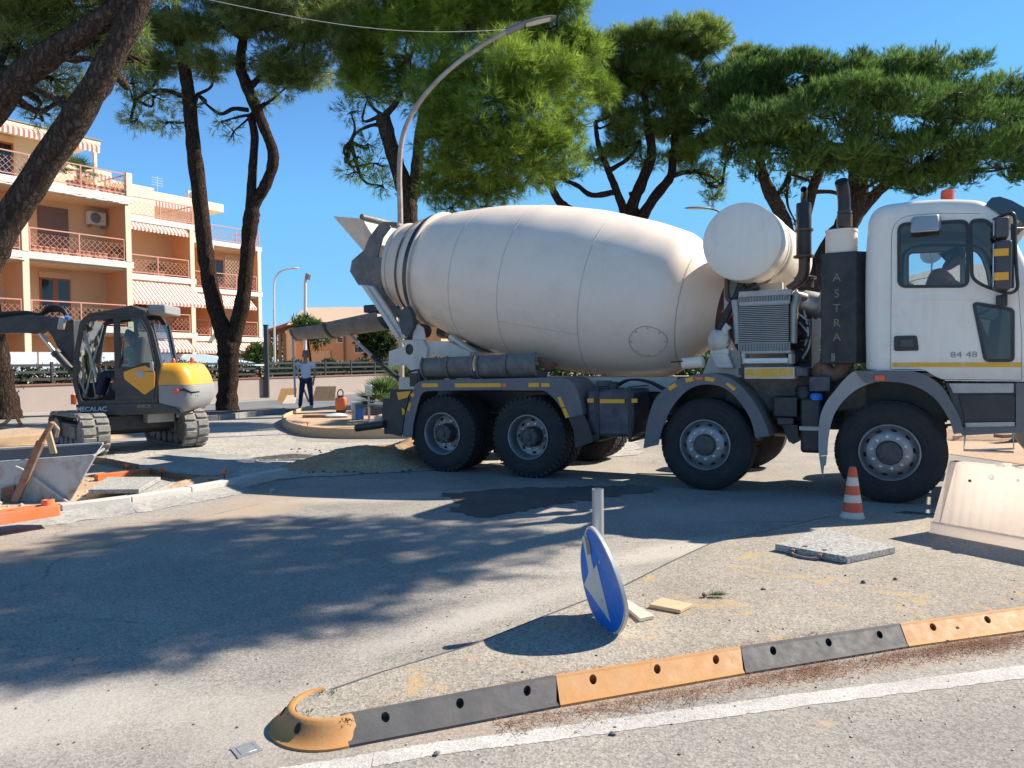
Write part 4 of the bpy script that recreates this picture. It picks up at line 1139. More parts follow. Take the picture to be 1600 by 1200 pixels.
# leaning near pine with two trunks, left edge
tree('near pine at the left edge, its two dark trunks leaning across the apartment building', (-235, 741), 11.0,
     [[(-235, 745, 38.7), (-190, 660, 33.4), (-90, 520, 27.3), (-30, 420, 24.6), (0, 365, 23.8), (60, 272, 22.0), (120, 182, 21.1), (172, 95, 20.2), (218, 0, 18.5), (250, -90, 15.8)],
      [(-215, 690, 29.9), (-150, 440, 26.4), (-70, 255, 22.9), (0, 152, 22.0), (60, 98, 20.2), (120, 58, 17.6), (185, 12, 15.8), (250, -40, 13.2)],
      [(90, 80, 8.0), (110, 92, 6.0), (140, 92, 4.0), (170, 105, 2.5)], [(120, 180, 8.0), (80, 150, 6.0), (30, 130, 4.0), (-10, 120, 3.0)]],
     [(40, 20, 60, 40, 1), (120, 10, 60, 35, 1), (-20, 50, 60, 50, 1), (30, 70, 45, 25, .5, .8), (150, 60, 45, 28, .8), (80, 120, 50, 25, 1, .7), (60, 170, 40, 22, 1, .35), (100, 150, 35, 18, 1, .4), (180, 30, 50, 40, 1), (20, 105, 40, 20, 1, .6), (200, 85, 25, 20, 1, .5), (100, -60, 140, 50), (-90, -40, 120, 80), (230, -70, 100, 50)],
     7600, .15, .009, 14, MT['needle_olive'], MT['bark_grey'], 11, twigs=5, up=.1, shell=.1, pad=(7, .42, .7))
tree('dark pine trunk at the left edge behind the excavator boom', (12, 655), 23.5,
     [[(12, 664, 25), (8, 640, 20), (2, 590, 17), (-6, 535, 15), (-25, 440, 14), (-60, 330, 13), (-90, 200, 11), (-100, 60, 9)], [(-60, 330, 8), (-120, 200, 7), (-160, 60, 5)]],
     [(-110, 40, 90, 60), (-160, -30, 120, 60), (-60, -60, 110, 60)], 2500, .2, .016, 10, MT['needle_olive'], MT['bark_dark'], 12, twigs=3)
tree('forked dark-trunked pine between the excavator and the man in the pale shirt', (356, 642), 26.5,
     [[(356, 648, 20), (355, 630, 16.5), (356, 600, 15), (357, 565, 16), (357, 540, 17), (350, 520, 14), (338, 488, 12.5), (326, 430, 12), (319, 372, 12), (311, 300, 11.5), (302, 225, 11), (295, 150, 10), (286, 90, 9), (275, 10, 7)],
      [(357, 555, 13), (364, 530, 13), (377, 482, 12), (384, 430, 11), (388, 380, 11), (393, 338, 12), (398, 318, 9), (412, 295, 8.5), (425, 262, 8.5), (426, 235, 8.5), (414, 203, 8), (400, 168, 8.5), (385, 132, 9), (375, 100, 8), (381, 55, 6.5), (383, 0, 5)],
      [(391, 350, 8), (392, 310, 7.5), (395, 260, 6.5), (398, 215, 6), (392, 180, 6)],
      [(283, 150, 4), (262, 142, 3.4), (235, 143, 2.6), (212, 156, 1.8)], [(298, 130, 5), (285, 95, 5), (272, 60, 4), (262, 10, 3)],
      [(388, 172, 3.5), (365, 170, 3.2), (345, 178, 2.8), (325, 165, 2), (308, 148, 1.4)], [(392, 135, 5), (412, 115, 5), (440, 85, 4), (480, 50, 3)], [(378, 60, 4), (345, 40, 4), (310, 30, 3)]],
     [(220, 40, 55, 40), (290, 30, 60, 40), (360, 40, 60, 40), (430, 40, 70, 45, -1), (500, 45, 60, 45, -1), (550, 70, 45, 40, -2), (470, 105, 55, 28, -1), (410, 95, 50, 25), (330, 100, 45, 22), (250, 100, 50, 22), (520, 15, 70, 40, -1), (200, 85, 35, 25, 0, .6),
      (240, 150, 40, 14, 0, .45), (215, 185, 26, 16, 0, .55), (265, 190, 28, 14, 0, .4), (300, 165, 20, 14, 0, .3), (345, 190, 22, 16, 0, .22), (365, 205, 14, 24, 0, .2), (415, 160, 20, 14, 0, .4), (200, 130, 30, 14, 0, .4), (455, 130, 36, 18, -1, .7),
      (300, -30, 120, 36, 0, .7), (480, -30, 110, 36, 0, .7), (560, 25, 50, 35, -2)],
     15500, .23, .016, 14, MT['needle_olive'], MT['bark_dark'], 13, twigs=7, up=.05, shell=.12, pad=(8, .40, .6))
tree('bright green pine with full crown and grey trunk rising behind the mixer drum', (650, 620), 24.0,
     [[(652, 640, 17), (648, 500, 16), (645, 420, 15), (640, 350, 14.5), (636, 310, 14), (628, 280, 13), (616, 245, 12), (604, 205, 12), (597, 180, 11.5)],
      [(640, 330, 10), (650, 280, 10), (655, 220, 9), (668, 150, 7), (690, 90, 5)], [(655, 220, 6), (720, 180, 5), (800, 150, 3.5), (870, 130, 2)], [(648, 280, 6), (710, 260, 4), (790, 245, 3)],
      [(604, 200, 5), (585, 195, 3), (560, 205, 2), (548, 222, 1.2)], [(598, 185, 6), (625, 150, 4), (640, 90, 3)]],
     [(545, 55, 40, 45, 1), (585, 95, 50, 45, 1), (560, 125, 34, 22, 1), (640, 50, 60, 50), (710, 30, 70, 40), (790, 30, 70, 45), (860, 45, 60, 45), (905, 95, 42, 50), (918, 140, 32, 45), (860, 120, 60, 60, -2), (780, 110, 70, 55, -2.5), (700, 120, 60, 60, -1.5), (690, 185, 50, 45, -2), (760, 185, 60, 50, -3), (835, 190, 60, 50, -3), (900, 190, 38, 40, -1),
      (860, 245, 52, 32, -2.5), (790, 250, 60, 38, -3), (715, 245, 52, 38, -2), (690, 290, 32, 30, -1), (735, 300, 40, 26, -1), (780, 295, 34, 20, -1.5), (705, 325, 22, 14, -1, .7), (760, 322, 26, 10, -1, .6), (830, 275, 42, 18, -2),
      (575, 150, 36, 16, 0, .4), (548, 175, 24, 14, 0, .3), (560, 245, 18, 22, 0, .4), (555, 268, 26, 10, 0, .5), (585, 255, 20, 24, 0, .35), (598, 290, 18, 14, 0, .5), (575, 225, 18, 16, 0, .3), (620, 130, 36, 40, 1), (760, -20, 140, 40), (640, -20, 90, 40), (870, -2, 50, 30)],
     31000, .23, .014, 13, MT['needle_bright'], MT['bark_grey'], 14, twigs=5, up=.2, shell=.2, spread=.65, pad=(9, .42, .75))
tree('thin-limbed pine with see-through olive crown in the middle behind the drum', (985, 600), 30.0,
     [[(985, 620, 17), (985, 480, 15), (984, 400, 14), (985, 345, 10), (990, 315, 9), (1005, 280, 8.5), (1018, 240, 8), (1012, 190, 6), (1005, 130, 4)],
      [(986, 380, 9), (1003, 340, 9), (1025, 305, 8), (1048, 275, 7), (1052, 240, 6), (1062, 190, 4)], [(984, 370, 8), (975, 330, 7), (962, 295, 6), (950, 265, 5), (935, 225, 4), (930, 190, 3)],
      [(980, 360, 8), (930, 345, 7), (885, 325, 7), (868, 305, 6), (860, 288, 4), (850, 280, 3)], [(962, 300, 5), (925, 305, 4), (902, 290, 3.6), (878, 280, 3)], [(1020, 310, 5), (1000, 335, 4), (985, 300, 3.5)], [(1048, 275, 4), (1080, 268, 3.5), (1110, 275, 2.5), (1128, 290, 1.6)], [(950, 268, 4), (985, 245, 3), (1000, 220, 2)]],
     [(935, 105, 30, 30), (945, 165, 30, 28), (1200, 165, 34, 30), (1150, 205, 40, 26), (1005, 110, 40, 34), (960, 80, 40, 34), (1010, 75, 45, 32), (1065, 65, 55, 34), (1110, 75, 45, 36), (1160, 110, 40, 30), (1185, 130, 34, 30), (1130, 120, 50, 40), (970, 125, 42, 40), (1030, 125, 55, 45), (1090, 150, 55, 40), (1150, 165, 40, 30), (975, 180, 38, 34), (1040, 190, 50, 36), (1095, 205, 40, 34), (1060, 235, 36, 22), (960, 225, 34, 20, 0, .7),
      (880, 275, 30, 12, 0, .4), (850, 285, 22, 8, 0, .4), (930, 250, 28, 14, 0, .5), (1115, 285, 22, 16, 0, .5), (1085, 265, 28, 12, 0, .5), (1010, 250, 30, 14, 0, .4), (1115, 310, 14, 12, 0, .5)],
     24000, .23, .015, 13, MT['needle_yellow'], MT['bark_dark'], 15, twigs=7, up=.5, shell=.2, spread=.6, pad=(8, .38, .7))
tree('broad dense umbrella pine with deep green crown above the truck cab', (1225, 610), 27.0,
     [[(1222, 640, 27), (1240, 540, 24), (1264, 470, 22), (1300, 392, 20), (1328, 340, 18), (1340, 300, 16), (1338, 255, 12), (1330, 210, 8)],
      [(1325, 350, 12), (1360, 312, 9), (1395, 280, 8), (1440, 262, 5)], [(1245, 520, 14), (1240, 420, 12), (1225, 345, 11), (1205, 305, 9.5), (1193, 275, 8), (1185, 230, 5)],
      [(1248, 430, 9), (1258, 340, 9), (1270, 295, 8.5), (1283, 262, 7), (1300, 225, 4)], [(1210, 310, 4), (1225, 290, 3.4), (1232, 270, 2.5)], [(1270, 300, 3.5), (1300, 300, 3), (1325, 310, 2.4)]],
     [(1180, 112, 50, 32), (1235, 98, 55, 30), (1150, 140, 45, 36), (1135, 170, 50, 45), (1180, 150, 60, 45), (1240, 125, 60, 36), (1300, 112, 60, 32), (1360, 112, 60, 34), (1420, 108, 60, 32), (1475, 105, 55, 34), (1510, 140, 55, 40, -1), (1560, 150, 50, 38), (1610, 165, 55, 40), (1670, 175, 60, 40),
      (1200, 195, 70, 45, -2), (1270, 180, 75, 50, -3), (1340, 180, 75, 50, -3), (1410, 175, 75, 50, -3), (1480, 185, 70, 50, -3), (1550, 205, 65, 45, -2), (1620, 220, 60, 40),
      (1150, 225, 60, 36, -1), (1225, 240, 70, 30, -2), (1310, 245, 75, 28, -2), (1390, 245, 75, 32, -2), (1470, 245, 70, 36, -2), (1540, 255, 55, 28, -1), (1600, 262, 45, 20), (1440, 285, 60, 18, -1), (1495, 278, 45, 16, -1), (1385, 275, 50, 14, -1),
      (1180, 275, 26, 10, 0, .5), (1225, 300, 24, 16, 0, .3), (1270, 275, 40, 10, 0, .5), (1245, 350, 14, 20, 0, .2), (1690, 230, 60, 40)],
     34000, .20, .017, 12, MT['needle_dark'], MT['bark_grey'], 16, twigs=4, up=.62, shell=.3, spread=.45, pad=(9, .38, .6))
# the pine outside the picture on the right whose crown shades the road
def shade_tree():
    base = Vector((9.8, 11.6, 0))
    r = thing('pine_tree', 'pine outside the picture on the right, its crown shading the near road', 'tree', base)
    H = 8.6
    def over(px, py, h):      # where a leaf at height h shades this spot of the road
        g = on_ground(px, py); return g + SUN_DIR * (h / SUN_DIR.z) - base
    top = over(430, 925, H - .5)
    b = MB(); b.tube(catmull([Vector((0, 0, 0)), Vector((-.3, -.1, 3)), Vector((-1.0, -.9, 5.8)), Vector((top.x * .75, top.y * .75, H - 1.2)), top], 6), [.3 - .2 * i / 24 for i in range(25)], 12, jit=.06); b.build('trunk', MT['bark_grey'], r, smooth=70)
    cl = []
    for (px, py, rad, dens) in ((210, 838, .4, 1), (300, 828, .45, 1), (430, 825, .45, 1), (560, 822, .45, 1), (680, 818, .4, 1), (780, 826, .35, .8), (40, 900, .65, 1), (130, 880, .65, 1.2), (230, 860, .6, 1.2), (330, 850, .55, 1.2), (430, 850, .55, 1.2), (540, 850, .55, 1.1), (650, 845, .5, 1), (760, 845, .45, .9), (840, 845, .35, .7), (60, 975, .55, 1.1), (180, 950, .55, 1.3), (300, 930, .6, 1.3), (420, 925, .6, 1.3), (540, 910, .5, 1.2), (640, 895, .42, 1), (740, 885, .36, .8), (100, 1025, .38, .9), (220, 1005, .38, 1), (340, 985, .38, 1), (460, 965, .38, .9), (20, 1045, .34, .8), (560, 945, .3, .7), (-60, 950, .7, 1), (-150, 920, .9, 1), (-100, 1020, .6, 1), (360, 905, .6, 1.4), (260, 905, .6, 1.3), (480, 890, .5, 1.3)):
        c = over(px, py, H + random.uniform(-.6, .8)); cl.append((c.x, c.y, c.z, rad, rad, rad * .7, dens))
    V, T, ti = leaf_clumps(pads(cl, 6, .40, .6, 22, .8), 5000, .22, .022, 10, 21, .3, .7, .1)
    tag(np_mesh('crown', V, T, MT['needle_olive'], r, ti), kind='stuff')
shade_tree()
# garden trees and shrubs
def shrub(label, px, py_base, Y, crowns, n, L, w, leaf, seed, name='garden_tree', cat='tree', trunk=None, per=4):
    p = at_depth(px, py_base, Y); base = Vector((p.x, p.y, 0)); r = thing(name, label, cat, base)
    b = MB(); b.tube([(0, 0, 0), (.05, 0, .6), at_depth(crowns[0][0], crowns[0][1], Y) - base], [.11, .09, .04], 8); b.build('trunk', MT['bark_dark'], r)
    V, T, ti = leaf_clumps(clumps_px(crowns, Y, base), n, L, w, per, seed, .2, .9, .3)
    tag(np_mesh('crown', V, T, leaf, r, ti), kind='stuff')
shrub('dark leafy garden tree in front of the orange house, under the mixer chute', 585, 590, 52, [(588, 538, 22, 16), (575, 530, 15, 12), (600, 540, 16, 18), (590, 522, 14, 9)], 1100, .3, .14, MT['leaf_dark'], 31)
shrub('slim pale green garden tree with thin trunk behind the man in the pale shirt', 488, 590, 44, [(478, 508, 18, 8), (490, 515, 12, 8), (500, 530, 10, 8), (475, 520, 10, 8)], 420, .34, .08, MT['leaf_mid'], 32)
shrub('yellowish green bush below the far street lamp, beside the apartment building', 405, 600, 46, [(405, 552, 14, 12), (400, 560, 16, 12), (396, 566, 14, 8)], 420, .3, .1, MT['leaf_mid'], 33, 'bush', 'bush')
for k, (px, w_) in enumerate(((560, 34), (508, 16), (455, 26), (600, 20))):
    shrub(['dark rounded bush behind the fence under the chute', 'dark bush behind the fence beside the man', 'dark bush behind the fence, left of the man', 'dark bush behind the fence close to the mixer frame'][k], px, 596, 50, [(px, 576, w_ * .8, 7), (px + 6, 571, w_ * .5, 6)], 300, .22, .12, MT['leaf_dark'], 40 + k, 'bush', 'bush')
p = at_depth(606, 640, 19.0)
fan_palm((p.x, p.y, 0), 'low bushy fan palm growing beside the rusty lamp post, behind the truck', 40, 1.0, .45, 9, False, 'fan_palm')
p = at_depth(640, 640, 20.0)
fan_palm((p.x, p.y, 0), 'taller bright green fan palm behind the rear frame of the mixer truck', 34, .95, .95, 10, False, 'fan_palm')
p = at_depth(738, 640, 22.0)
fan_palm((p.x, p.y, 0), 'bright green fan palm seen under the drum behind the spare chutes', 34, 1.1, 1.3, 12, False, 'fan_palm')
# hedge along the far side behind the truck, far treeline
hd = [(x, 31 + random.uniform(-.3, .3), .9 + random.uniform(-.1, .3), 1.1, .7, random.uniform(.9, 1.3)) for x in np.arange(-3.2, 22, 1.0)]
V, T, ti = leaf_clumps(hd, 6000, .2, .1, 4, 51, .3, .9, .4)
o = np_mesh('hedge', V, T, MT['leaf_mid'], None, ti); tag(o, 'leafy green hedge behind the truck, seen in the gap before the cab', 'hedge', kind='stuff')
tl = []
for k in range(90):
    a = math.radians(random.uniform(-62, 62)); d = random.uniform(120, 170); h = random.uniform(2, 4.6)
    tl.append((math.sin(a) * d, math.cos(a) * d, h * .5, random.uniform(4, 8), 4, h))
V, T, ti = leaf_clumps(tl, 9000, 1.4, .6, 4, 52, .3, .9, .5)
o = np_mesh('distant_treeline', V, T, MT['needle_far'], None, ti); tag(o, kind='stuff')
# ================================================================== CONCRETE MIXER TRUCK
TF = Frame(-1.012, 11.0, math.radians(-29.05))
T = TF.at_y
AX = (0.0, 1.39, 3.78, 5.76)
RW = .55
tk = thing('mixer_truck', 'white four-axle concrete mixer truck with big pale drum', 'truck', TF.o, TF.h)
MT['drum_seam'] = mat('weld_seam', (.50, .44, .37), .7)
MT['band'] = mat('worn_steel_band', (.085, .08, .075), .35, .7, .3, 12)
MT['fins'] = mat('dusty_radiator_fins', (.20, .195, .185), .6, .4, .2, 20)
MT['maroon'] = mat('maroon_primer', (.10, .022, .02), .6)
MT['hose'] = mat('black_hose', (.02, .02, .022), .5)
MT['cap_blue'] = mat('blue_cap', (.04, .19, .60), .4)
MT['visor'] = glass_mat('smoked_visor', (.10, .13, .2), .6)
MT['sun_visor'] = mat('smoked_acrylic_visor', (.03, .035, .05), .15, coat=.6)
MT['tank_blue'] = mat('dark_blue_grey_tank', (.035, .042, .062), .45, .2, .25, 6, dirt=(.24, .22, .2), dirt_amt=.5, dscale=3.2)
MT['panel_gap'] = MT['void']

def make_tyre(w, lugs):
    b = MB()
    pr = [(.292, .045), (.305, .014), (.33, .002), (.36, -.004), (.372, -.002), (.38, -.006), (.44, -.008), (.452, -.004), (.46, -.008), (.50, .008), (.522, .022), (.538, .04), (RW - .012, .055), (RW - .012, w - .055), (.53, w - .03), (.48, w - .004), (.36, w), (.292, w - .04)]
    b.lathe(pr, (0, 0, 0), (0, 1, 0), 72)
    n = 44
    rows = 4
    for i in range(n):
        for q in range(rows):
            a = 2 * PI * (i + .5 * (q % 2)) / n
            yc = .05 + (w - .1) * (q + .5) / rows
            er = Vector((math.cos(a), 0, math.sin(a))); et = Vector((-math.sin(a), 0, math.cos(a)))
            b.obox(er * (RW - .009) + Vector((0, yc, 0)), (2 * PI * RW / n * (.72 if lugs else .86), (w - .1) / rows * .84, .022), et + Vector((0, .18 if q % 2 else -.18, 0)) * (1 if lugs else .3), (0, 1, 0))
        if lugs:   # shoulder lugs running down the side of the tread
            a = 2 * PI * (i + .25) / n; er = Vector((math.cos(a), 0, math.sin(a))); et = Vector((-math.sin(a), 0, math.cos(a)))
            for yy in (.031, w - .031): b.obox(er * (RW - .024) + Vector((0, yy, 0)), (2 * PI * RW / n * .62, .035, .05), et, (0, 1, 0))
    return b
def make_wheel(front):
    r = link('wheel', None, tk)
    b = MB()
    if front:
        b.lathe([(.288, .045), (.306, .012), (.303, -.004), (.292, -.008), (.284, .0), (.277, .035), (.268, .062), (.262, .058), (.238, .028), (.215, .006), (.20, .0), (.132, .0), (.128, .01)], (0, 0, 0), (0, 1, 0), 64)
    else:
        b.lathe([(.288, .045), (.306, .012), (.303, -.004), (.292, -.006), (.284, .004), (.278, .03), (.270, .05), (.268, .13), (.262, .17), (.25, .178), (.14, .178), (.13, .178)], (0, 0, 0), (0, 1, 0), 64)
    rim = b.build('rim', MT['rim'], r, smooth=40)
    b = MB()
    if front:
        b.lathe([(.130, .008), (.128, -.035), (.118, -.05), (.06, -.056), (.0, -.056)], (0, 0, 0), (0, 1, 0), 40)
    else:
        b.lathe([(.142, .176), (.14, .06), (.132, .02), (.115, .005), (.10, .0), (.096, .012), (.05, .012), (.046, -.004), (.03, -.008), (.0, -.008)], (0, 0, 0), (0, 1, 0), 40)
        for k in range(8):
            a = 2 * PI * k / 8; b.lathe([(.026, .03), (.024, -.004), (.0, -.006)], (.118 * math.cos(a), 0, .118 * math.sin(a)), (0, 1, 0), 10)
    b.build('hub', MT['hub'], r, smooth=40)
    for k in range(10):
        a = 2 * PI * (k + .3) / 10
        q = MB(); rr, y0 = (.172, 0) if front else (.176, .178)
        q.lathe([(.019, .0), (.018, -.012), (.0135, -.013), (.013, -.034), (.010, -.038), (.0, -.039)], (rr * math.cos(a), y0, rr * math.sin(a)), (0, 1, 0), 10)
        q.build('wheel_nut', MT['chrome'], r, smooth=40)
    for k in range(10 if front else 8):
        a = 2 * PI * (k + .8) / (10 if front else 8)
        er = Vector((math.cos(a), 0, math.sin(a))); et = Vector((-math.sin(a), 0, math.cos(a)))
        q = MB()
        if front:
            c = er * .240 + Vector((0, .0285, 0)); nn = Vector((0, -1, 0)) * .8 + er * .62 * 1; e2 = (er * .8 + Vector((0, .75, 0))).normalized()
        else:
            c = er * .222 + Vector((0, .176, 0)); nn = Vector((0, -1, 0)); e2 = er
        ring = [c + et * .030 * math.cos(t) + e2 * .0175 * math.sin(t) for t in [2 * PI * j / 14 for j in range(14)]]
        q.loft([[p + nn * .003 for p in ring], [p - nn * .004 for p in ring]])
        q.build('vent_hole', MT['void'], r)  # near-black discs put the shade of vent holes into colour; nothing is cut
    ty = make_tyre(.34 if front else .285, not front).build('tyre', MT['rubber'], r, smooth=35)
    if not front:
        t2 = dup(ty, r); t2.location = (0, .325, 0)
        q = MB(); q.lathe([(.29, .32), (.20, .30), (.19, .6), (.28, .6)], (0, 0, 0), (0, 1, 0), 32); q.build('inner_rim', MT['hub'], r, smooth=40)
    return r
wf, wr = make_wheel(True), make_wheel(False)
for i, x in enumerate(AX):
    src = wr if i < 2 else wf
    for far in (0, 1):
        w = src if (i in (0, 2) and not far) else dup(src, tk)
        w.location = (x, 2.5 if far else 0.0, RW); w.rotation_euler = (0, random.uniform(0, 2), PI if far else 0)
        if i == 2 and not far: w['label'] = 'front-axle wheel with ten bright nuts'
    # axle
    b = MB(); b.tube([(x, .3, RW), (x, 2.2, RW)], .075, 12)
    if i < 2: b.lathe([(.0, -.25), (.16, -.22), (.22, -.05), (.22, .05), (.16, .22), (.0, .25)], (x, 1.25, RW), (1, 0, 0), 20)
    b.build('axle', MT['black'], tk, smooth=40)
    for yy in (.80, 1.70):
        b = MB()
        for q in range(5): b.loft([[(x - .62 + q * .07, yy - .04, .80 - q * .03), (x - .62 + q * .07, yy + .04, .80 - q * .03), (x - .62 + q * .07, yy + .04, .825 - q * .03), (x - .62 + q * .07, yy - .04, .825 - q * .03)], [(x, yy - .04, .70 - q * .03), (x, yy + .04, .70 - q * .03), (x, yy + .04, .725 - q * .03), (x, yy - .04, .725 - q * .03)], [(x + .62 - q * .07, yy - .04, .80 - q * .03), (x + .62 - q * .07, yy + .04, .80 - q * .03), (x + .62 - q * .07, yy + .04, .825 - q * .03), (x + .62 - q * .07, yy - .04, .825 - q * .03)]])
        b.build('leaf_spring', MT['black'], tk)
# chassis
for yy in (.80, 1.62):
    b = MB(); b.box(-1.55, 7.0, yy, yy + .08, .86, 1.14); b.build('chassis_rail', MT['black'], tk, bevel=.01)
    b = MB(); b.box(-1.35, 4.9, yy - .02, yy + .10, 1.143, 1.34); b.build('subframe_rail', MT['offwhite'], tk, bevel=.01)
b = MB()
for x in (-1.4, -.2, .9, 2.0, 3.0, 4.6): b.box(x, x + .1, .88, 1.62, .9, 1.1)
b.tube([(0, 1.25, .62), (4.9, 1.25, .85)], .06, 10); b.tube([(1.0, .95, .8), (4.6, .95, .82)], .035, 8); b.tube([(2.0, .7, 1.0), (5.2, .7, .95)], .025, 8)
b.build('cross_member', MT['black'], tk)['kind'] = 'stuff'
# air tanks and small gear hung between the axles
for (x0, x1, y, z, rr) in ((2.35, 3.05, 1.05, .62, .14), (4.35, 5.0, 1.0, .72, .13)):
    b = MB(); b.lathe([(0, x0), (rr * .7, x0 + .01), (rr, x0 + .06), (rr, x1 - .06), (rr * .7, x1 - .01), (0, x1)], (0, y, z), (1, 0, 0), 20); b.build('air_tank', MT['black'], tk, smooth=50)

def strip(name, px_out, px_in, y, depth, m, shell=.014, face=.02, k=5, m_in=None, close_in=False):
    """mudguard: an outer face between two curves and a curved sheet running inwards"""
    po = [Vector((*T(px, py, y), 0)) for px, py in px_out]; pi = [Vector((*T(px, py, y), 0)) for px, py in px_in]
    o = [(p.x, p.y) for p in catmull(po, k)]; n = [(p.x, p.y) for p in catmull(pi, k)]
    b = MB()
    if len(o) != len(n):
        b.poly(o + n[::-1], [], XZ, y - face, y)
    else:
        b.loft([[(a[0], y - face, a[1]), (a[0], y, a[1]), (c[0], y, c[1]), (c[0], y - face, c[1])] for a, c in zip(o, n)])
    f = b.build(name, m, tk, smooth=45)
    q = MB(); cx = sum(p[0] for p in o) / len(o); cz = min(p[1] for p in o)
    ins = []
    for p in o:
        d = Vector((cx - p[0], cz - .1 - p[1])).normalized() * shell; ins.append((p[0] + d.x, p[1] + d.y))
    q.loft([[(a[0], y + .001, a[1] - .001), (a[0], y + depth, a[1] - .001), (c[0], y + depth, c[1] - .001), (c[0], y + .001, c[1] - .001)] for a, c in zip(o, ins)])
    q.build('guard_sheet', m_in or m, f, smooth=60)
    return f
# rear double mudguard
strip('rear_mudguard', [(631, 683), (633, 660), (640, 636), (646, 612), (654, 598), (675, 594), (760, 592), (850, 590), (880, 590), (897, 600), (906, 620), (912, 647)],
      [(645, 683), (647, 662), (652, 640), (657, 622), (663, 613), (680, 610.5), (760, 609.5), (830, 608), (850, 610), (866, 622), (877, 637), (888, 653)], -.03, .62, MT['fender'])
b = MB(); P = [(*T(px, py, -.03),) for px, py in ((888, 651), (912, 645), (921, 665), (928, 690), (899, 700), (897, 672))]; b.poly(P, [], XZ, -.045, -.03); b.build('mud_flap', MT['black'], tk)
strip('second_axle_mudguard', [(1006, 700), (1012, 660), (1023, 626), (1040, 607), (1062, 592), (1097, 584), (1130, 587), (1158, 603), (1181, 632), (1194, 656), (1203, 681)],
      [(1029, 695), (1036, 668), (1048, 641), (1060, 624), (1076, 609), (1098, 601), (1124, 603), (1146, 616), (1165, 640), (1175, 660), (1181, 684)], -.03, .5, MT['fender'])
strip('front_mudguard_rear', [(1280, 712), (1279, 690), (1281, 655), (1290, 630), (1306, 609), (1320, 592), (1335, 580), (1349, 583)],
      [(1293, 711), (1294, 690), (1298, 665), (1306, 643), (1320, 624), (1338, 609), (1357, 600), (1366, 598)], -.03, .5, MT['fender_light'])
strip('front_mudguard', [(1337, 581.5), (1350, 579.5), (1385, 580), (1427, 580), (1457, 592), (1474, 607), (1487, 628), (1499, 652), (1506, 676)],
      [(1352, 598), (1368, 597), (1388, 596.5), (1415, 599), (1440, 608), (1460, 622), (1474, 640), (1485, 660), (1490, 678)], -.045, .5, MT['fender'])
b = MB(); P = [T(px, py, -.03) for px, py in ((1280, 713), (1292, 712), (1291, 726), (1288, 728), (1286, 745), (1290, 757), (1284, 740))]; b.poly(P, [], XZ, -.045, -.033); b.build('torn_flap', MT['fender_light'], tk)
# inner liners behind the front wheels
for x in (AX[2], AX[3]):
    b = MB(); b.box(x - .5, x + .5, .55, .60, .75, 1.35); b.build('wheel_arch_liner', MT['black'], tk)

def plate(name, px_pts, y, th, m, parent=None, bevel=0.0, hole=None, y_px=None):
    b = MB(); P = [T(px, py, y if y_px is None else y_px) for px, py in px_pts]
    hs_ = [[T(px, py, y if y_px is None else y_px) for px, py in h] for h in (hole or [])]
    b.poly(P, hs_, XZ, y - th, y); return b.build(name, m, parent or tk, bevel=bevel)
def refl(pts, m='amber', name='reflector', y=-.052): plate(name, pts, y, .006, MT[m])
for q in ([(660, 599), (685, 599), (684.5, 605), (660, 605)], [(711, 599), (783, 598.7), (783, 604.8), (711, 605.3)], [(826, 598.5), (842.5, 598), (842.5, 604.3), (826, 605)], [(846, 598.5), (859, 598.7), (859.5, 604.5), (846, 604.5)],
          [(871, 621), (876, 619.5), (883, 635), (877.5, 637)], [(878, 638.5), (883.5, 637), (890, 651), (884, 653.5)], [(641, 617), (646, 613), (648, 618), (644, 621)], [(636, 640), (640, 629), (643, 629), (640, 643)]): refl(q)
refl([(785, 599), (792, 599), (792, 604.5), (785, 604.5)], 'red_orange', 'side_marker')
for q in ([(1043, 605), (1055, 598), (1058, 603.5), (1047, 610.5)], [(1070, 592), (1083, 588.5), (1084, 595), (1072, 598)], [(1101, 588.5), (1118, 591), (1115, 596.5), (1102, 594.8)], [(1133.5, 600), (1137, 597.5), (1150.5, 607), (1146, 611)]): refl(q)
refl([(1085, 589), (1099, 589), (1098, 594), (1086, 594)], 'red_orange', 'side_marker')
b = MB(); x0, z1 = T(1366.5, 586, -.07); x1, z0 = T(1383, 595, -.07); b.box(x0, x1, -.085, -.064, z0, z1); b.build('side_marker', MT['red_orange'], tk, bevel=.004)

# ---------------------------------------------------------------- the drum
DR0 = Vector((3.721, 1.25, 2.197)); DTI = .187; DL = 5.346
DAX = Vector((-math.cos(DTI), 0, math.sin(DTI))); DN = Vector((math.sin(DTI), 0, math.cos(DTI)))
KN = (0, .1, .2, .35, .5, .65, .8, .9, 1.0); RN = (.384, .974, 1.086, 1.179, 1.186, 1.119, .964, .805, .645)
def spl(u):
    """radius of the drum at 0..1 along its axis: cones and cylinder with eased joints"""
    acc = 0
    for k in range(7): acc += float(np.interp(min(1, max(0, u + (k - 3) * .007)), KN, RN))
    return acc / 7
def drum_pt(s, a, dr=0.0):
    r = spl(s) + dr; return DR0 + DAX * (s * DL) + (DN * math.cos(a) + Vector((0, 1, 0)) * math.sin(a)) * r
def to_px(p):
    w = TF.world(*p) - CAM; k = w.dot(FWD); return 800 + F_PX * w.dot(RIGHT) / k, 600 - F_PX * w.dot(UP) / k
b = MB(); N = 96
b.loft([[drum_pt(s, 2 * PI * k / N) for k in range(N)] for s in [i / 60 for i in range(61)]], True, False)
b.loft([[drum_pt(1.0, 2 * PI * k / N, -.012) for k in range(N)], [drum_pt(.93, 2 * PI * k / N, -.1) for k in range(N)]], True, True)
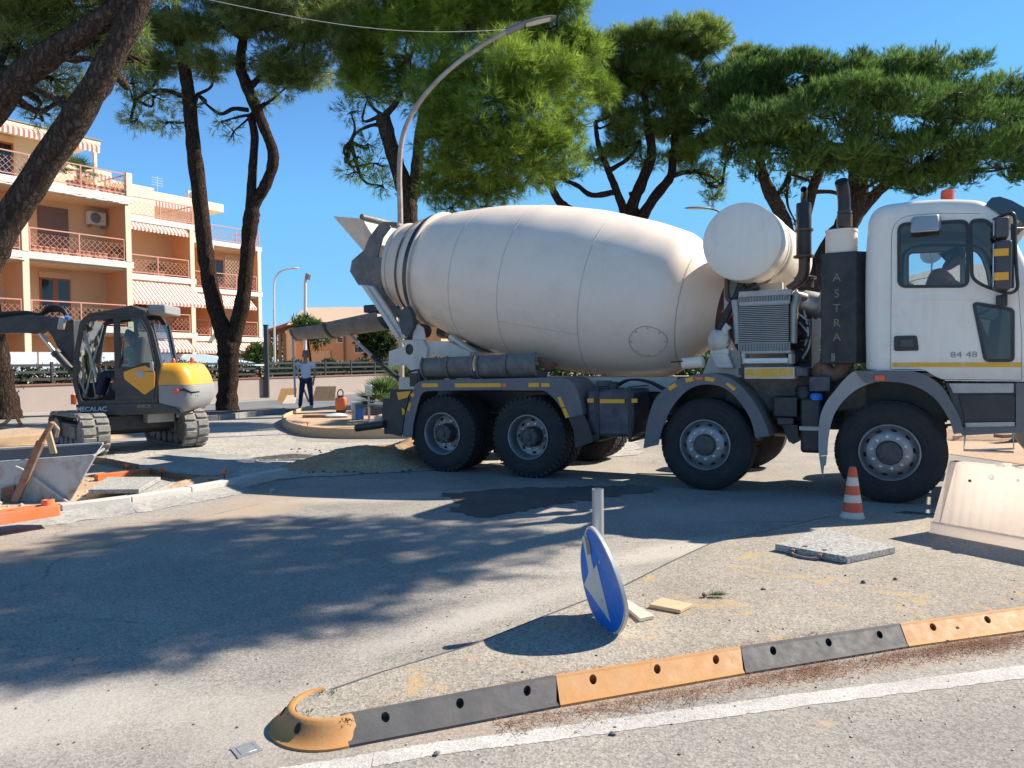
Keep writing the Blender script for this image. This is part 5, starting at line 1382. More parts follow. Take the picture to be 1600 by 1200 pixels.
b.loft([[drum_pt(0.0, 2 * PI * k / N) for k in range(N)], [DR0 + (DN * math.cos(2 * PI * k / N) + Vector((0, 1, 0)) * math.sin(2 * PI * k / N)) * .3 + Vector((.02, 0, 0)) for k in range(N)]], True, True)
drum = b.build('drum', MT['drum'], tk, smooth=50, fix=False)
bm = bmesh.new(); bm.from_mesh(drum.data); bmesh.ops.recalc_face_normals(bm, faces=bm.faces); bm.to_mesh(drum.data); bm.free()
def left_px(s): return min(to_px(drum_pt(s, 2 * PI * k / 48))[0] for k in range(48))
S_ = [i / 100 for i in range(3, 100)]; LX = [left_px(s) for s in S_]
for px in (700, 776, 902, 1054):
    s = float(np.interp(-px, [-x for x in LX], S_))
    b = MB(); n = 96; w = .0012
    b.loft([[drum_pt(s + ds, 2 * PI * k / n, dr) for ds, dr in ((-w, -.002), (-w * .5, .0035), (w * .5, .0035), (w, -.002))] for k in list(range(n)) + [0]], True, False)
    b.build('weld_seam', MT['drum_seam'], drum, smooth=60)
def find(px, py):
    best = None
    for s in np.linspace(.03, .97, 95):
        for a in np.linspace(PI * .9, PI * 2.0, 90):
            q = to_px(drum_pt(s, a)); d = (q[0] - px) ** 2 + (q[1] - py) ** 2
            if best is None or d < best[0]: best = (d, s, a)
    return best[1], best[2]
sa, aa = find(779, 500); sb, ab = find(902, 520)
b = MB(); b.tube([drum_pt(sa + (sb - sa) * k / 12, aa + (ab - aa) * k / 12, .002) for k in range(13)], .003, 5); b.build('weld_seam', MT['drum_seam'], drum)
sa, aa = find(1010, 537); rr = .235
b = MB(); rings = []
for q in (1.0, .97):
    rings.append([drum_pt(sa + rr * q * math.cos(t) / DL, aa + rr * q * math.sin(t) / spl(sa), .006) for t in [2 * PI * k / 40 for k in range(40)]])
rings.insert(0, [drum_pt(sa + rr * 1.0 * math.cos(t) / DL, aa + rr * 1.0 * math.sin(t) / spl(sa), -.002) for t in [2 * PI * k / 40 for k in range(40)]])
rings.append([drum_pt(sa + rr * .94 * math.cos(t) / DL, aa + rr * .94 * math.sin(t) / spl(sa), .0) for t in [2 * PI * k / 40 for k in range(40)]])
b.loft(rings, True, False)
for k in range(8):
    t_ = 2 * PI * k / 8; p = drum_pt(sa + rr * .86 * math.cos(t_) / DL, aa + rr * .86 * math.sin(t_) / spl(sa)); n_ = (p - DR0 - DAX * (p - DR0).dot(DAX)).normalized(); b.lathe([(.014, 0), (.012, .01), (0, .011)], p, n_, 8)
b.build('hatch_rim', MT['drum_seam'], drum, smooth=40)
def band(s, w, dr, m, name):
    b = MB(); n = 96
    b.loft([[drum_pt(s + ds / DL, 2 * PI * k / n) + 0 * DN if False else (DR0 + DAX * (s * DL + ds) + (DN * math.cos(2 * PI * k / n) + Vector((0, 1, 0)) * math.sin(2 * PI * k / n)) * (spl(s) + d)) for ds, d in ((-w, -.03), (-w, dr), (w, dr), (w, -.03))] for k in list(range(n)) + [0]], True, False)
    return b.build(name, m, drum, smooth=40)
band(.875, .045, .045, MT['band'], 'roller_band'); band(.862, .012, .06, MT['offwhite'], 'band_flange')
band(.925, .010, .03, MT['grey_steel'], 'neck_ring'); band(.985, .03, .02, MT['offwhite'], 'neck_ring')
# gearbox flange at the drum's front and its stand
b = MB(); b.lathe([(.42, -.02), (.42, .05), (.2, .07), (.18, .34), (.0, .34)], DR0, -DAX, 36); b.build('drive_flange', MT['maroon'], tk, smooth=40)
for k in range(16):
    a = 2 * PI * k / 16; p = DR0 - DAX * .05 + (DN * math.cos(a) + Vector((0, 1, 0)) * math.sin(a)) * .36
    b = MB(); b.lathe([(.02, 0), (.018, .02), (0, .021)], p, -DAX, 8); b.build('flange_bolt', MT['chrome'], tk)
b = MB(); b.loft([[(3.75, .55, 1.345), (4.75, .55, 1.345), (4.75, 1.95, 1.345), (3.75, 1.95, 1.345)], [(3.98, .8, 1.95), (4.4, .8, 1.95), (4.4, 1.7, 1.95), (3.98, 1.7, 1.95)]]); b.build('front_pedestal', MT['offwhite'], tk, bevel=.02)

# ---------------------------------------------------------------- rear frame, hopper and chutes
for yy in (.52, 1.98):
    nm = 'rear_stand'
    b = MB(); P = [T(px, py, .5) for px, py in ((627, 531), (661, 531), (668, 545), (666, 560), (669, 574), (678, 592), (646, 593), (641, 578), (634, 571), (607, 571), (608, 549), (632, 541))]
    hole = [(lambda c: (c[0] + .075 * math.cos(t), c[1] + .085 * math.sin(t)))(T(640, 546, .5)) for t in [2 * PI * k / 16 for k in range(16)]]
    b.poly(P, [hole], XZ, yy - .03, yy + .03); st = b.build('rear_stand', MT['offwhite'], tk, bevel=.006)
    q = MB(); c = T(640, 546, .5); q.lathe([(.078, 0), (.07, .02), (.0, .02)], (c[0], yy - .02, c[1]), (0, 1, 0), 20); q.build('bush', MT['black'], st)
    b = MB(); P = [T(px, py, .55) for px, py in ((565, 445), (583, 447), (606, 480), (636, 527), (622, 532), (594, 487))]; b.poly(P, [], XZ, yy + .0, yy + .06); b.build('slanted_leg', MT['offwhite'], tk, bevel=.006)
    b = MB(); P = [T(px, py, .55) for px, py in ((572, 449), (578, 449), (629, 527), (624, 529))]; b.poly(P, [], XZ, yy - .05, yy - .002); b.build('leg_web', MT['offwhite'], tk)
    # roller and its bracket
    b = MB(); c = T(660, 517, .6); yr = yy + (.12 if yy < 1 else -.12)
    b.lathe([(0, -.09), (.09, -.08), (.105, -.05), (.105, .05), (.09, .08), (0, .09)], (c[0], yr, c[1]), DAX, 24); b.build('drum_roller', MT['black'], tk, smooth=40)
    b = MB(); P = [T(px, py, .6) for px, py in ((649, 531), (652, 512), (658, 507), (666, 512), (670, 531))]; b.poly(P, [], XZ, yr - .12, yr - .1); b.build('roller_bracket', MT['offwhite'], tk)
    b = MB(); P = [T(px, py, .6) for px, py in ((632, 505), (637, 483), (645, 479), (652, 492), (655, 512), (646, 526), (636, 522))]; b.poly(P, [], XZ, yy - .06, yy + .05); b.build('roller_guard', MT['dark_plastic'], tk, bevel=.01)
b = MB(); P = [T(px, py, .6) for px, py in ((663, 533), (700, 533), (738, 551), (736, 556), (670, 556))]; b.poly(P, [], XZ, .55, 1.95); b.build('rear_deck', MT['offwhite'], tk)
b = MB(); a, c = T(699, 521, 1.9), T(735, 549, 1.9); b.beam((a[0], 1.95, a[1]), (c[0], 1.95, c[1]), .12, .08); a, c = T(704, 525, .7), T(742, 552, .7); b.beam((a[0], .72, a[1]), (c[0], .72, c[1]), .14, .05); b.build('deck_brace', MT['offwhite'], tk)
b = MB(); c = T(693, 519, 1.7); b.lathe([(0, -.09), (.1, -.08), (.115, 0), (.1, .08), (0, .09)], (c[0], 1.7, c[1]), DAX, 20); b.build('drum_roller', MT['black'], tk, smooth=40)
# ring and collector round the drum mouth
mc = DR0 + DAX * (DL + .02)
b = MB(); rings = []
for k in range(19):
    a = PI * .5 + PI * 1.05 * k / 18 - PI * .025   # lower half: 90..270 deg measured from the top
    e = DN * math.cos(a) + Vector((0, 1, 0)) * math.sin(a)
    down = max(0, -math.cos(a))
    p0 = mc + e * .69 - DAX * .08; p1 = mc + e * (.66) + DAX * .16 ; p2 = mc + e * (.46 + .18 * down) + DAX * (.36 + .1 * down)
    rings.append([p0, p1, p2, p2 - e * .015, p1 - e * .015, p0 - e * .015])
b.loft(rings); b.build('discharge_collector', MT['grey_steel'], tk, smooth=50)
def side_plate(name, pts, y0, y1, m, bev=.0):
    b = MB(); P = [T(px, py, .8) for px, py in pts]; b.poly(P, [], XZ, y0, y1); return b.build(name, m, tk, bevel=bev)
for yy in (.70, 1.76): side_plate('collector_cheek', [(556, 408), (575, 392), (583, 372), (598, 352), (612, 350), (616, 356), (604, 372), (597, 396), (595, 430), (602, 452), (625, 480), (640, 490), (632, 500), (606, 482), (585, 450), (566, 446), (553, 425)], yy, yy + .03, MT['grey_steel'])
side_plate('collector_front', [(554, 413), (557, 407), (590, 412), (588, 418)], .735, 1.755, MT['grey_steel'])
side_plate('collector_front', [(553, 424), (588, 426), (589, 430), (556, 429)], .735, 1.755, MT['black'])
b = MB()
hq = [T(px, py, 1.25) for px, py in ((556, 346), (601, 350), (603, 376), (586, 404), (575, 384))]
A0, A1 = hq[0], hq[1]
lo0, lo1 = T(590, 402, 1.25), T(606, 385, 1.25)
top = [(A0[0], .68, A0[1]), (A1[0], .68, A1[1]), (A1[0], 1.82, A1[1]), (A0[0], 1.82, A0[1])]
bot = [(lo0[0], .98, lo0[1]), (lo1[0], .98, lo1[1]), (lo1[0], 1.52, lo1[1]), (lo0[0], 1.52, lo0[1])]
def shrink(r, k): c = sum((Vector(p) for p in r), Vector()) / 4; return [Vector(p).lerp(c, k) for p in r]
b.loft([bot, top, shrink(top, .05), shrink(bot, .08)], True, False); b.build('charging_hopper', MT['offwhite'], tk)
b = MB(); b.tube([(T(601, 350, 1.25)[0], .66, T(601, 350, 1.25)[1] + .03), (T(601, 350, 1.25)[0], 1.84, T(601, 350, 1.25)[1] + .03)], .045, 10); b.tube([Vector((*T(600, 349, .7), 0)).xzy + Vector((0, .7, 0)), Vector((*T(622, 350, .7), 0)).xzy + Vector((0, .7, 0))], .03, 8); b.build('hopper_hinge', MT['grey_steel'], tk)
# main chute swung out at the rear
def half_pipe(name, A, B, r0, r1, m, parent, open_dir, span=PI * 1.05, th=.012, ribs=(), n=18):
    A, B = Vector(A), Vector(B); d = (B - A).normalized(); o = Vector(open_dir); o = (o - d * o.dot(d)).normalized(); s = d.cross(o)
    b = MB(); rings = []
    def ring(p, r):
        out, inn = [], []
        for k in range(n + 1):
            a = PI - span / 2 + span * k / n; e = o * math.cos(a) + s * math.sin(a)
            out.append(p + e * r); inn.append(p + e * (r - th))
        return out + inn[::-1]
    b.loft([ring(A, r0), ring(B, r1)])
    g = b.build(name, m, parent, smooth=40)
    for t, wid in ribs:
        p = A.lerp(B, t); rr_ = r0 + (r1 - r0) * t
        c = MB(); c.loft([ring(p - d * wid / 2, rr_ + .022), ring(p + d * wid / 2, rr_ + .022)]); c.build('rim_band', MT['grey_steel'] if wid < .05 else MT['black'], g, smooth=40)
    return g
pa, pm, pb = T(604, 493, 1.25), T(519, 507, 1.25), T(465, 515, 1.25)
half_pipe('chute', (pa[0], 1.25, pa[1] + .03), (pm[0], 1.25, pm[1]), .27, .235, MT['grey_steel'], tk, (.25, 0, 1), ribs=((.98, .05),))
half_pipe('chute_extension', (pm[0] + .02, 1.25, pm[1] - .01), (pb[0], 1.25, pb[1]), .215, .19, MT['grey_steel'], tk, (.25, 0, 1), ribs=((.99, .03),))
b = MB(); q0, q1 = T(586, 487, 1.25), T(612, 498, 1.25); b.box(q0[0] - .05, q1[0], 1.0, 1.5, q0[1] - .03, q0[1] + .1); b.build('chute_head', MT['black'], tk, bevel=.02)
q0, q1, q2 = T(545, 522, 1.25), T(582, 557, 1.25), T(637, 604, 1.25)
b = MB(); b.tube([(q0[0], 1.25, q0[1]), (q1[0], 1.25, q1[1])], .032, 8); b.build('chute_strut', MT['alu'], tk)
b = MB(); b.tube([(q1[0], 1.25, q1[1]), (q2[0], 1.25, q2[1])], .045, 8); b.build('strut_cylinder', MT['black'], tk)
# two spare chutes carried above the mudguard
for (xa, xb, za, zb, py) in ((668, 748, 553, 591, 572), (754, 846, 549, 591, 570)):
    a, c = T(xa, py + 1, .17), T(xb, py - 1, .17); rr = .17 if xa < 700 else .185
    half_pipe('spare_chute', (a[0], .17, a[1]), (c[0], .17, c[1] + .005), rr, rr + .01, MT['grey_steel'], tk, (0, .62, .8), span=PI * 1.1, ribs=((.01, .03), (.5, .03), (.99, .035)))
for px in (672, 745, 758, 835):
    a = T(px, 592, .17); b = MB(); b.box(a[0] - .03, a[0] + .03, .05, .5, a[1] - .10, a[1] + .02); b.build('chute_cradle', MT['black'], tk)
a = T(856, 577, .3); b = MB(); b.lathe([(.0, 0), (.09, .02), (.15, .12)], (a[0] - .05, .3, a[1]), (.4, 0, .9), 16); b.build('funnel', MT['rust'], tk)
# tail: lamp boards, flaps and underrun bar
b = MB(); a, c = T(596, 655, .0), T(631, 680, .0); b.box(a[0], c[0] + .1, .05, 2.45, c[1], a[1]); b.build('tail_crossbeam', MT['black'], tk, bevel=.01)
b = MB(); a = T(556, 669, .0); c = T(600, 663, .0); b.tube([(a[0], .02, a[1]), (c[0], .02, c[1])], .058, 14); b.tube([(a[0] + .05, .02, a[1] + .02), (a[0] + .05, 2.48, a[1] + .02)], .055, 12); b.build('underrun_bar', MT['black'], tk, smooth=40)
plate('tail_flap', [(600, 622), (622, 624), (641, 613), (634, 645), (628, 682), (603, 676), (598, 650)], .06, .02, MT['black'])
refl([(620, 613), (642, 611), (637, 621), (623, 625)], 'amber', 'tail_reflector', .03); refl([(628, 637), (633, 640), (632, 648), (629, 648)], 'amber', 'tail_reflector', .03)
b = MB(); a, c = T(640, 583, .3), T(652, 604, .3); b.box(a[0], c[0], .3, .5, c[1], a[1]); b.tube([(a[0], .28, a[1] + .02), (c[0] + .04, .28, a[1] + .05), (c[0] + .08, .28, c[1])], .02, 8); b.build('valve_block', MT['black'], tk)

# ---------------------------------------------------------------- tanks and boxes between the axles
def bx_px(name, x0, y0, x1, y1, ya, yb, m, bevel=.02, seg=3):
    a, c = T(x0, y0, ya), T(x1, y1, ya); b = MB(); b.box(a[0], c[0], ya, yb, c[1], a[1]); return b.build(name, m, tk, bevel=bevel, seg=seg)
ft = bx_px('fuel_tank', 916, 608, 990, 684, .03, .68, MT['tank_blue'], .05, 4)
for px in (930, 981):
    a, c = T(px, 606, .02), T(px + 6, 687, .02); b = MB(); b.box(a[0], c[0], .018, .029, c[1] - .01, a[1] + .012); b.box(a[0], c[0], .018, .69, a[1] + .004, a[1] + .016); b.box(a[0], c[0], .018, .69, c[1] - .03, c[1] - .005); b.build('tank_strap', MT['black'], ft)
for q in ([(918, 622.5), (928, 622.5), (928, 629), (918, 629)], [(937.5, 623.5), (976, 624), (976, 630), (937.5, 630)], [(987, 623), (996, 622.7), (996, 629), (987, 629.5)]): refl(q, y=.012)
b = MB(); a = T(958, 604, .2); b.lathe([(.07, 0), (.075, .06), (.06, .09), (0, .095)], (a[0], .2, a[1] - .03), (0, 0, 1), 16); b.build('tank_cap', MT['black'], ft, smooth=40)
b = MB(); a = T(985, 606, .3)
for k in range(3): b.tube(catmull([(a[0] - .25, .3 + k * .06, a[1]), (a[0] - .05, .32 + k * .06, a[1] + .1), (a[0] + .2, .34 + k * .06, a[1] + .08), (a[0] + .4, .4 + k * .06, a[1] - .02)], 5), .016, 6)
b.build('hose', MT['hose'], tk, smooth=50)
b = MB(); a = T(944, 598, .75); b.box(a[0] - .1, a[0] + .1, .7, .78, a[1] - .08, a[1] + .03); b.build('valve_block', MT['steel_dirty'], tk)
ab = bx_px('additive_tank', 1250, 622, 1283, 709, .08, .5, MT['black'], .04, 4)
a = T(1268, 622, .15); b = MB(); b.lathe([(.055, -.05), (.055, .0), (.07, .0), (.07, .05), (.05, .075), (0, .08)], (a[0] + .05, .15, a[1] - .02), (0, 0, 1), 18); b.build('filler_cap', MT['cap_blue'], ab, smooth=40)
b = MB(); a, c = T(1249, 666, .07), T(1281, 673, .07); b.box(a[0], c[0], .06, .079, c[1], a[1]); b.build('tank_strap', MT['alu'], ab)
bx_px('battery_box', 1208, 620, 1246, 652, .15, .6, MT['black'], .015); bx_px('battery_box', 1214, 652, 1240, 664, .2, .55, MT['dark_plastic'], .01)
b = MB(); P = [T(px, py, .2) for px, py in ((1222, 664), (1246, 664), (1248, 690), (1240, 694), (1232, 690))]; b.poly(P, [], XZ, .2, .5); b.build('bracket', MT['black'], tk)
bx_px('air_dryer', 1264, 588, 1297, 612, .15, .5, MT['tank_blue'], .01)
b = MB(); a = T(1258, 607, .3); b.lathe([(0, 0), (.11, 0), (.11, .12), (.09, .16), (0, .16)], (a[0], .3, a[1] - .12), (0, 0, 1), 18); b.build('reservoir', MT['black'], tk, smooth=40)
b = MB(); b.box(3.9, 5.5, .5, .62, .95, 1.42); b.box(4.0, 5.4, .9, 1.6, .7, 1.2); b.build('gearbox', MT['steel_dirty'], tk, bevel=.03)
# board with a worn yellow stripe under the cooler
bx_px('cooler_shelf', 1163, 574, 1241, 592, .02, .6, MT['offwhite'], .008)
plate('yellow_stripe', [(1165, 576.5), (1239, 575.5), (1239, 587.5), (1165, 589.5)], .018, .003, MT['amber2'])
bx_px('shelf_end', 1241.5, 574, 1262, 588, .05, .6, MT['tank_blue'], .008)
bx_px('stand_cap', 1154, 575, 1163, 586, .04, .5, MT['black'], .004)

# ---------------------------------------------------------------- oil cooler, pump, drive motor
yr = .30
cs = link('oil_cooler', None, tk)
def cpx(x0, y0, x1, y1, ya, yb, m, name, bevel=.008):
    a, c = T(x0, y0, ya), T(x1, y1, ya); b = MB(); b.box(a[0], c[0], ya, yb, c[1], a[1]); return b.build(name, m, cs, bevel=bevel)
core = cpx(1155, 474, 1232, 536, yr + .02, yr + .25, MT['black'], 'core', 0)
a, c = T(1155, 474, yr), T(1232, 536, yr)
b = MB()
for k in range(22):
    z = c[1] + (a[1] - c[1]) * (k + .5) / 22; b.box(a[0], c[0], yr, yr + .019, z - .0042, z + .0042)
b.build('fin', MT['alu'], cs)['kind'] = 'stuff'
for (y0, y1) in ((461, 472), (536, 548)):
    a, c = T(1153, y0, yr), T(1235, y1, yr); cpx(1153, y0, 1235, y1, yr + .02, yr + .22, MT['void'], 'header_core', 0)
    b = MB()
    for k in range(34): x = a[0] + (c[0] - a[0]) * (k + .5) / 34; b.box(x - .0042, x + .0042, yr, yr + .019, c[1], a[1])
    b.build('fin', MT['alu'], cs)['kind'] = 'stuff'
cpx(1154, 455.5, 1237, 460.5, yr - .01, yr + .25, MT['alu'], 'top_bar'); cpx(1155, 472.3, 1234, 474, yr - .01, yr + .25, MT['alu'], 'bar', .002); cpx(1158, 548.3, 1236, 552, yr - .01, yr + .25, MT['alu'], 'bottom_bar')
b = MB(); pts = [(1144, 467), (1150, 471), (1150, 500), (1153, 536)]
b.tube([(*T(1147, 468, yr)[:1], yr + .1, T(1147, 468, yr)[1]), (T(1149, 490, yr)[0], yr + .1, T(1149, 490, yr)[1]), (T(1151, 537, yr)[0], yr + .1, T(1151, 537, yr)[1])], [.06, .055, .045], 12); b.build('side_tank', MT['alu'], cs, smooth=50)
b = MB(); b.tube([(T(1252, 462, yr)[0], yr + .25, T(1252, 462, yr)[1]), (T(1243, 461, yr)[0], yr + .1, T(1243, 461, yr)[1]), (T(1238, 478, yr)[0], yr + .1, T(1238, 478, yr)[1]), (T(1237, 536, yr)[0], yr + .1, T(1237, 536, yr)[1])], [.05, .06, .05, .045], 12); b.build('side_tank', MT['alu'], cs, smooth=50)
cpx(1161, 560, 1231, 567.5, .22, .5, MT['white'], 'drip_tray'); cpx(1159, 552.5, 1164, 569, .25, .5, MT['offwhite'], 'bracket'); cpx(1231.5, 552.5, 1237, 569, .25, .5, MT['offwhite'], 'bracket')
# motor clutter behind the cooler: boxes, pulleys, hoses, a round filter
en = link('drive_motor', None, tk)
b = MB(); rg = random.Random(4)
a, c = T(1238, 480, .6), T(1268, 575, .6)
b.box(a[0] - .2, c[0] - .02, .75, 1.5, c[1], a[1] - .1)
for k in range(16):
    x = rg.uniform(a[0], c[0] - .06); z = rg.uniform(c[1], a[1]); s = rg.uniform(.03, .08); b.box(x, x + s, .6 + rg.uniform(-.1, .1), .8, z, z + s * rg.uniform(.6, 1.6))
b.build('block', MT['black'], en, bevel=.01)
b = MB(); b.lathe([(0, -.05), (.13, -.05), (.15, 0), (.15, .18), (.17, .19), (.17, .22), (.15, .23), (.15, .34), (.12, .36), (0, .36)], (T(1252, 476, .7)[0], .7, T(1252, 472, .7)[1]), (1, .25, -.25), 26); b.build('air_filter', MT['galv'], en, smooth=40)
b = MB(); b.lathe([(.10, 0), (.10, .1), (.13, .1), (.13, .13), (.06, .15), (0, .15)], (T(1258, 450, .8)[0], .8, T(1258, 450, .8)[1]), (0, 0, 1), 22); b.build('rain_cap', MT['tank_blue'], en, smooth=40)
for k in range(7):
    a0, a1 = T(1240 + k * 4, 485 + 9 * (k % 4), .5), T(1266 - k * 2, 500 + 10 * k, .5); mdx = (a0[0] + a1[0]) / 2
    b = MB(); b.tube(catmull([(a0[0], .52, a0[1]), (mdx + .05, .46, (a0[1] + a1[1]) / 2 - .05), (a1[0], .5, a1[1])], 5), .014, 6); b.build('hose', MT['hose'] if k % 2 else MT['alu'], en, smooth=50)
# thick pipes under the tank and a pump on its stand
for (pts, r_, m) in ((((1160, 440), (1152, 462), (1139, 485), (1128, 508), (1118, 525)), .05, 'hose'), (((1146, 505), (1146, 520), (1150, 532), (1158, 545)), .05, 'hose'), (((1184, 445), (1170, 455), (1160, 452)), .06, 'black'), (((1136, 432), (1136, 462), (1142, 470)), .03, 'steel_brown')):
    b = MB(); b.tube(catmull([(T(px, py, .45)[0], .45, T(px, py, .45)[1]) for px, py in pts], 5), r_, 10); b.build('pipe', MT[m], tk, smooth=50)
b = MB(); P = [T(px, py, .45) for px, py in ((1135, 432), (1160, 436), (1146, 470), (1135, 466))]; b.poly(P, [], XZ, .45, .55); b.build('tank_bracket', MT['grey_steel'], tk)
b = MB(); P = [T(px, py, .35) for px, py in ((1112, 552), (1138, 552), (1148, 575), (1121, 575))]; b.poly(P, [], XZ, .28, .6); b.build('pump_stand', MT['offwhite'], tk, bevel=.01)
b = MB(); P = [T(px, py, .4) for px, py in ((1096, 585), (1108, 553), (1122, 551), (1140, 545), (1156, 545), (1157, 590), (1110, 590))]; b.poly(P, [], XZ, .45, .9); b.build('pedestal_side', MT['offwhite'], tk, bevel=.01)
b = MB(); c = T(1120, 532, .3)
b.lathe([(0, -.1), (.10, -.1), (.13, -.05), (.13, .06), (.09, .1), (0, .12)], (c[0], .35, c[1]), (-.9, -.4, .1), 20); b.tube([(T(1130, 532, .3)[0], .35, T(1130, 532, .3)[1]), (T(1131, 515, .3)[0], .35, T(1131, 515, .3)[1]), (T(1137, 508, .3)[0], .35, T(1137, 508, .3)[1])], [.045, .04, .05], 10)
b.box(c[0] - .08, c[0] + .14, .3, .5, c[1] - .17, c[1] - .1); b.build('water_pump', MT['offwhite'], tk, smooth=40)
b = MB(); a, c = T(1066, 568, .1), T(1098, 566, .1); b.tube([(a[0], .12, a[1]), (c[0], .12, c[1])], .07, 14); b.build('water_pipe', MT['drum'], tk, smooth=40)
b = MB(); b.tube([(a[0] - .006, .12, a[1]), (a[0] + .02, .12, a[1])], .045, 12); a2 = T(1050, 566, .1); b.tube([(a2[0], .05, a2[1]), (a[0] + .02, .05, a[1] + .03)], .01, 6); b.build('pipe_mouth', MT['black'], tk)
# white water tank lying across the frame
c = T(1156.5, 376.5, -.02); b = MB()
b.lathe([(0, -.022), (.2, -.02), (.425, -.004), (.447, .012), (.452, .04), (.452, .46), (.46, .47), (.46, .53), (.452, .54), (.452, 2.4), (.43, 2.44), (0, 2.46)], (c[0], .02, c[1]), (0, 1, 0), 72); b.build('water_tank', MT['white'], tk, smooth=35)
for yy in (.7, 1.8):
    b = MB(); b.box(c[0] - .35, c[0] + .35, yy - .05, yy + .05, c[1] - .75, c[1] - .44); b.build('tank_cradle', MT['offwhite'], tk)
b = MB(); q = [(T(1208, 345, .35)[0], .35, T(1208, 345, .35)[1])]
b.lathe([(.456, .60), (.458, .62), (.458, .72), (.456, .74)], (c[0], .02, c[1]), (0, 1, 0), 72); b.build('tank_band', MT['alu'], tk, smooth=40)
# upright silencer of the drive motor
def vcyl(name, px0, py0, px1, py1, y, m, parent=None, extra=None):
    a, d = T(px0, py0, y), T(px1, py1, y); cx, rad = (a[0] + d[0]) / 2, (d[0] - a[0]) / 2
    b = MB(); b.lathe([(0, d[1]), (rad * .95, d[1]), (rad, d[1] + .01), (rad, a[1] - .01), (rad * .95, a[1]), (0, a[1])], (cx, y, 0), (0, 0, 1), 28)
    return b.build(name, m, parent or tk, smooth=40), cx, rad
o_, cx, rad = vcyl('silencer', 1244, 319, 1268, 402, .35, MT['exh_dark'])
b = MB(); z = T(1255, 360, .35)[1]; b.lathe([(rad + .002, -.012), (rad + .022, -.012), (rad + .022, .012), (rad + .002, .012)], (cx, .35, z), (0, 0, 1), 28); z = T(1255, 401, .35)[1]; b.lathe([(rad + .002, -.012), (rad + .03, -.012), (rad + .03, .012), (rad + .002, .012)], (cx, .35, z), (0, 0, 1), 28); b.build('clamp', MT['steel_brown'], o_, smooth=30)
b = MB(); z = T(1255, 319, .35)[1]; b.tube([(cx, .35, z - .01), (cx, .35, z + .08), (cx + .02, .28, z + .13), (cx + .02, .2, z + .14)], [.036, .036, .036, .036], 12, caps=False); b.build('tailpipe', MT['exh_dark'], o_, smooth=50)
b = MB(); b.tube(catmull([(T(px, py, .35)[0], .35, T(px, py, .35)[1]) for px, py in ((1257, 402), (1256, 425), (1248, 440), (1232, 452))], 6), [.065] * 12 + [.05] * 7, 14); b.build('exhaust_bend', MT['steel_brown'], o_, smooth=50)

# ---------------------------------------------------------------- main exhaust stack with the lettered shield
ye = .10
a, c = T(1282.5, 396, ye), T(1337, 568, ye)
b = MB(); zz0, zz1 = c[1], a[1]
P = [(a[0], ye), (c[0], ye), (c[0] + .14, ye + .16), (c[0] + .14, ye + .5), (a[0] + .02, ye + .5)]
b.poly(P, [], XY, zz0, zz1); es = b.build('exhaust_shield', MT['exh_dark'], tk, bevel=.012)
xm = (a[0] + c[0]) / 2
for k, (ch, py) in enumerate(zip('ASTRA', (434, 459, 482, 505, 527))):
    x, z = T(1307.5, py, ye)
    M = Matrix.Translation((x, ye - .002, z)) @ Matrix.Rotation(PI / 2, 4, 'X')
    text_mesh('letter', ch, .125, MT['gold'], es, M, .003)
a2, c2 = T(1287, 358, ye), T(1337, 395, ye)
b = MB(); xc, rx = (a2[0] + c2[0]) / 2, (c2[0] - a2[0]) / 2
def stad(rx_, ry_, z, n=28): return [(xc + rx_ * math.copysign(abs(math.cos(t)) ** .6, math.cos(t)), ye + .2 + ry_ * math.copysign(abs(math.sin(t)) ** .6, math.sin(t)), z) for t in [2 * PI * k / n for k in range(n)]]
b.loft([stad(rx, .17, c2[1] - .02), stad(rx, .17, a2[1] - .04), stad(rx * 1.03, .178, a2[1] - .035), stad(rx * 1.03, .178, a2[1] - .005), stad(rx * .9, .15, a2[1])]); b.build('silencer_can', MT['drum'], es, smooth=40)
b = MB(); p0, p1, p2 = T(1319.5, 357, .3), T(1319, 312, .3), T(1317.5, 296, .3)
b.tube([(p0[0], .3, p0[1] - .01), (p1[0], .3, p1[1]), (p2[0] - .0, .27, p2[1]), (p2[0] - .01, .20, p2[1] + .07)], [.068, .068, .07, .07], 18, caps=False); b.build('tailpipe', MT['exh_dark'], es, smooth=50)
b = MB(); z = T(1319, 332, .3)[1]; b.lathe([(.07, -.015), (.078, -.015), (.078, .015), (.07, .015)], (p0[0], .3, z), (0, 0, 1), 20); b.lathe([(.069, -.16), (.082, -.16), (.082, -.03), (.069, -.03)], (p0[0], .3, z), (0, 0, 1), 20); b.build('clamp', MT['steel_brown'], es, smooth=30)
b = MB(); b.lathe([(0, 0), (.066, 0)], (p2[0] - .008, .205, p2[1] + .062), (-.05, -.6, .6), 18); b.build('pipe_mouth', MT['void'], es)
b = MB(); b.tube(catmull([(T(px, py, .35)[0], .35, T(px, py, .35)[1]) for px, py in ((1276, 588), (1284, 575), (1296, 584), (1310, 583), (1320, 570), (1325, 560))], 6), .085, 14); b.build('exhaust_elbow', MT['rust'], tk, smooth=50)
b = MB(); x, z = T(1302, 556, ye); b.box(x - .02, x + .02, ye - .02, ye - .001, z - .06, z + .03); b.build('lamp_bracket', MT['steel_dirty'], es)

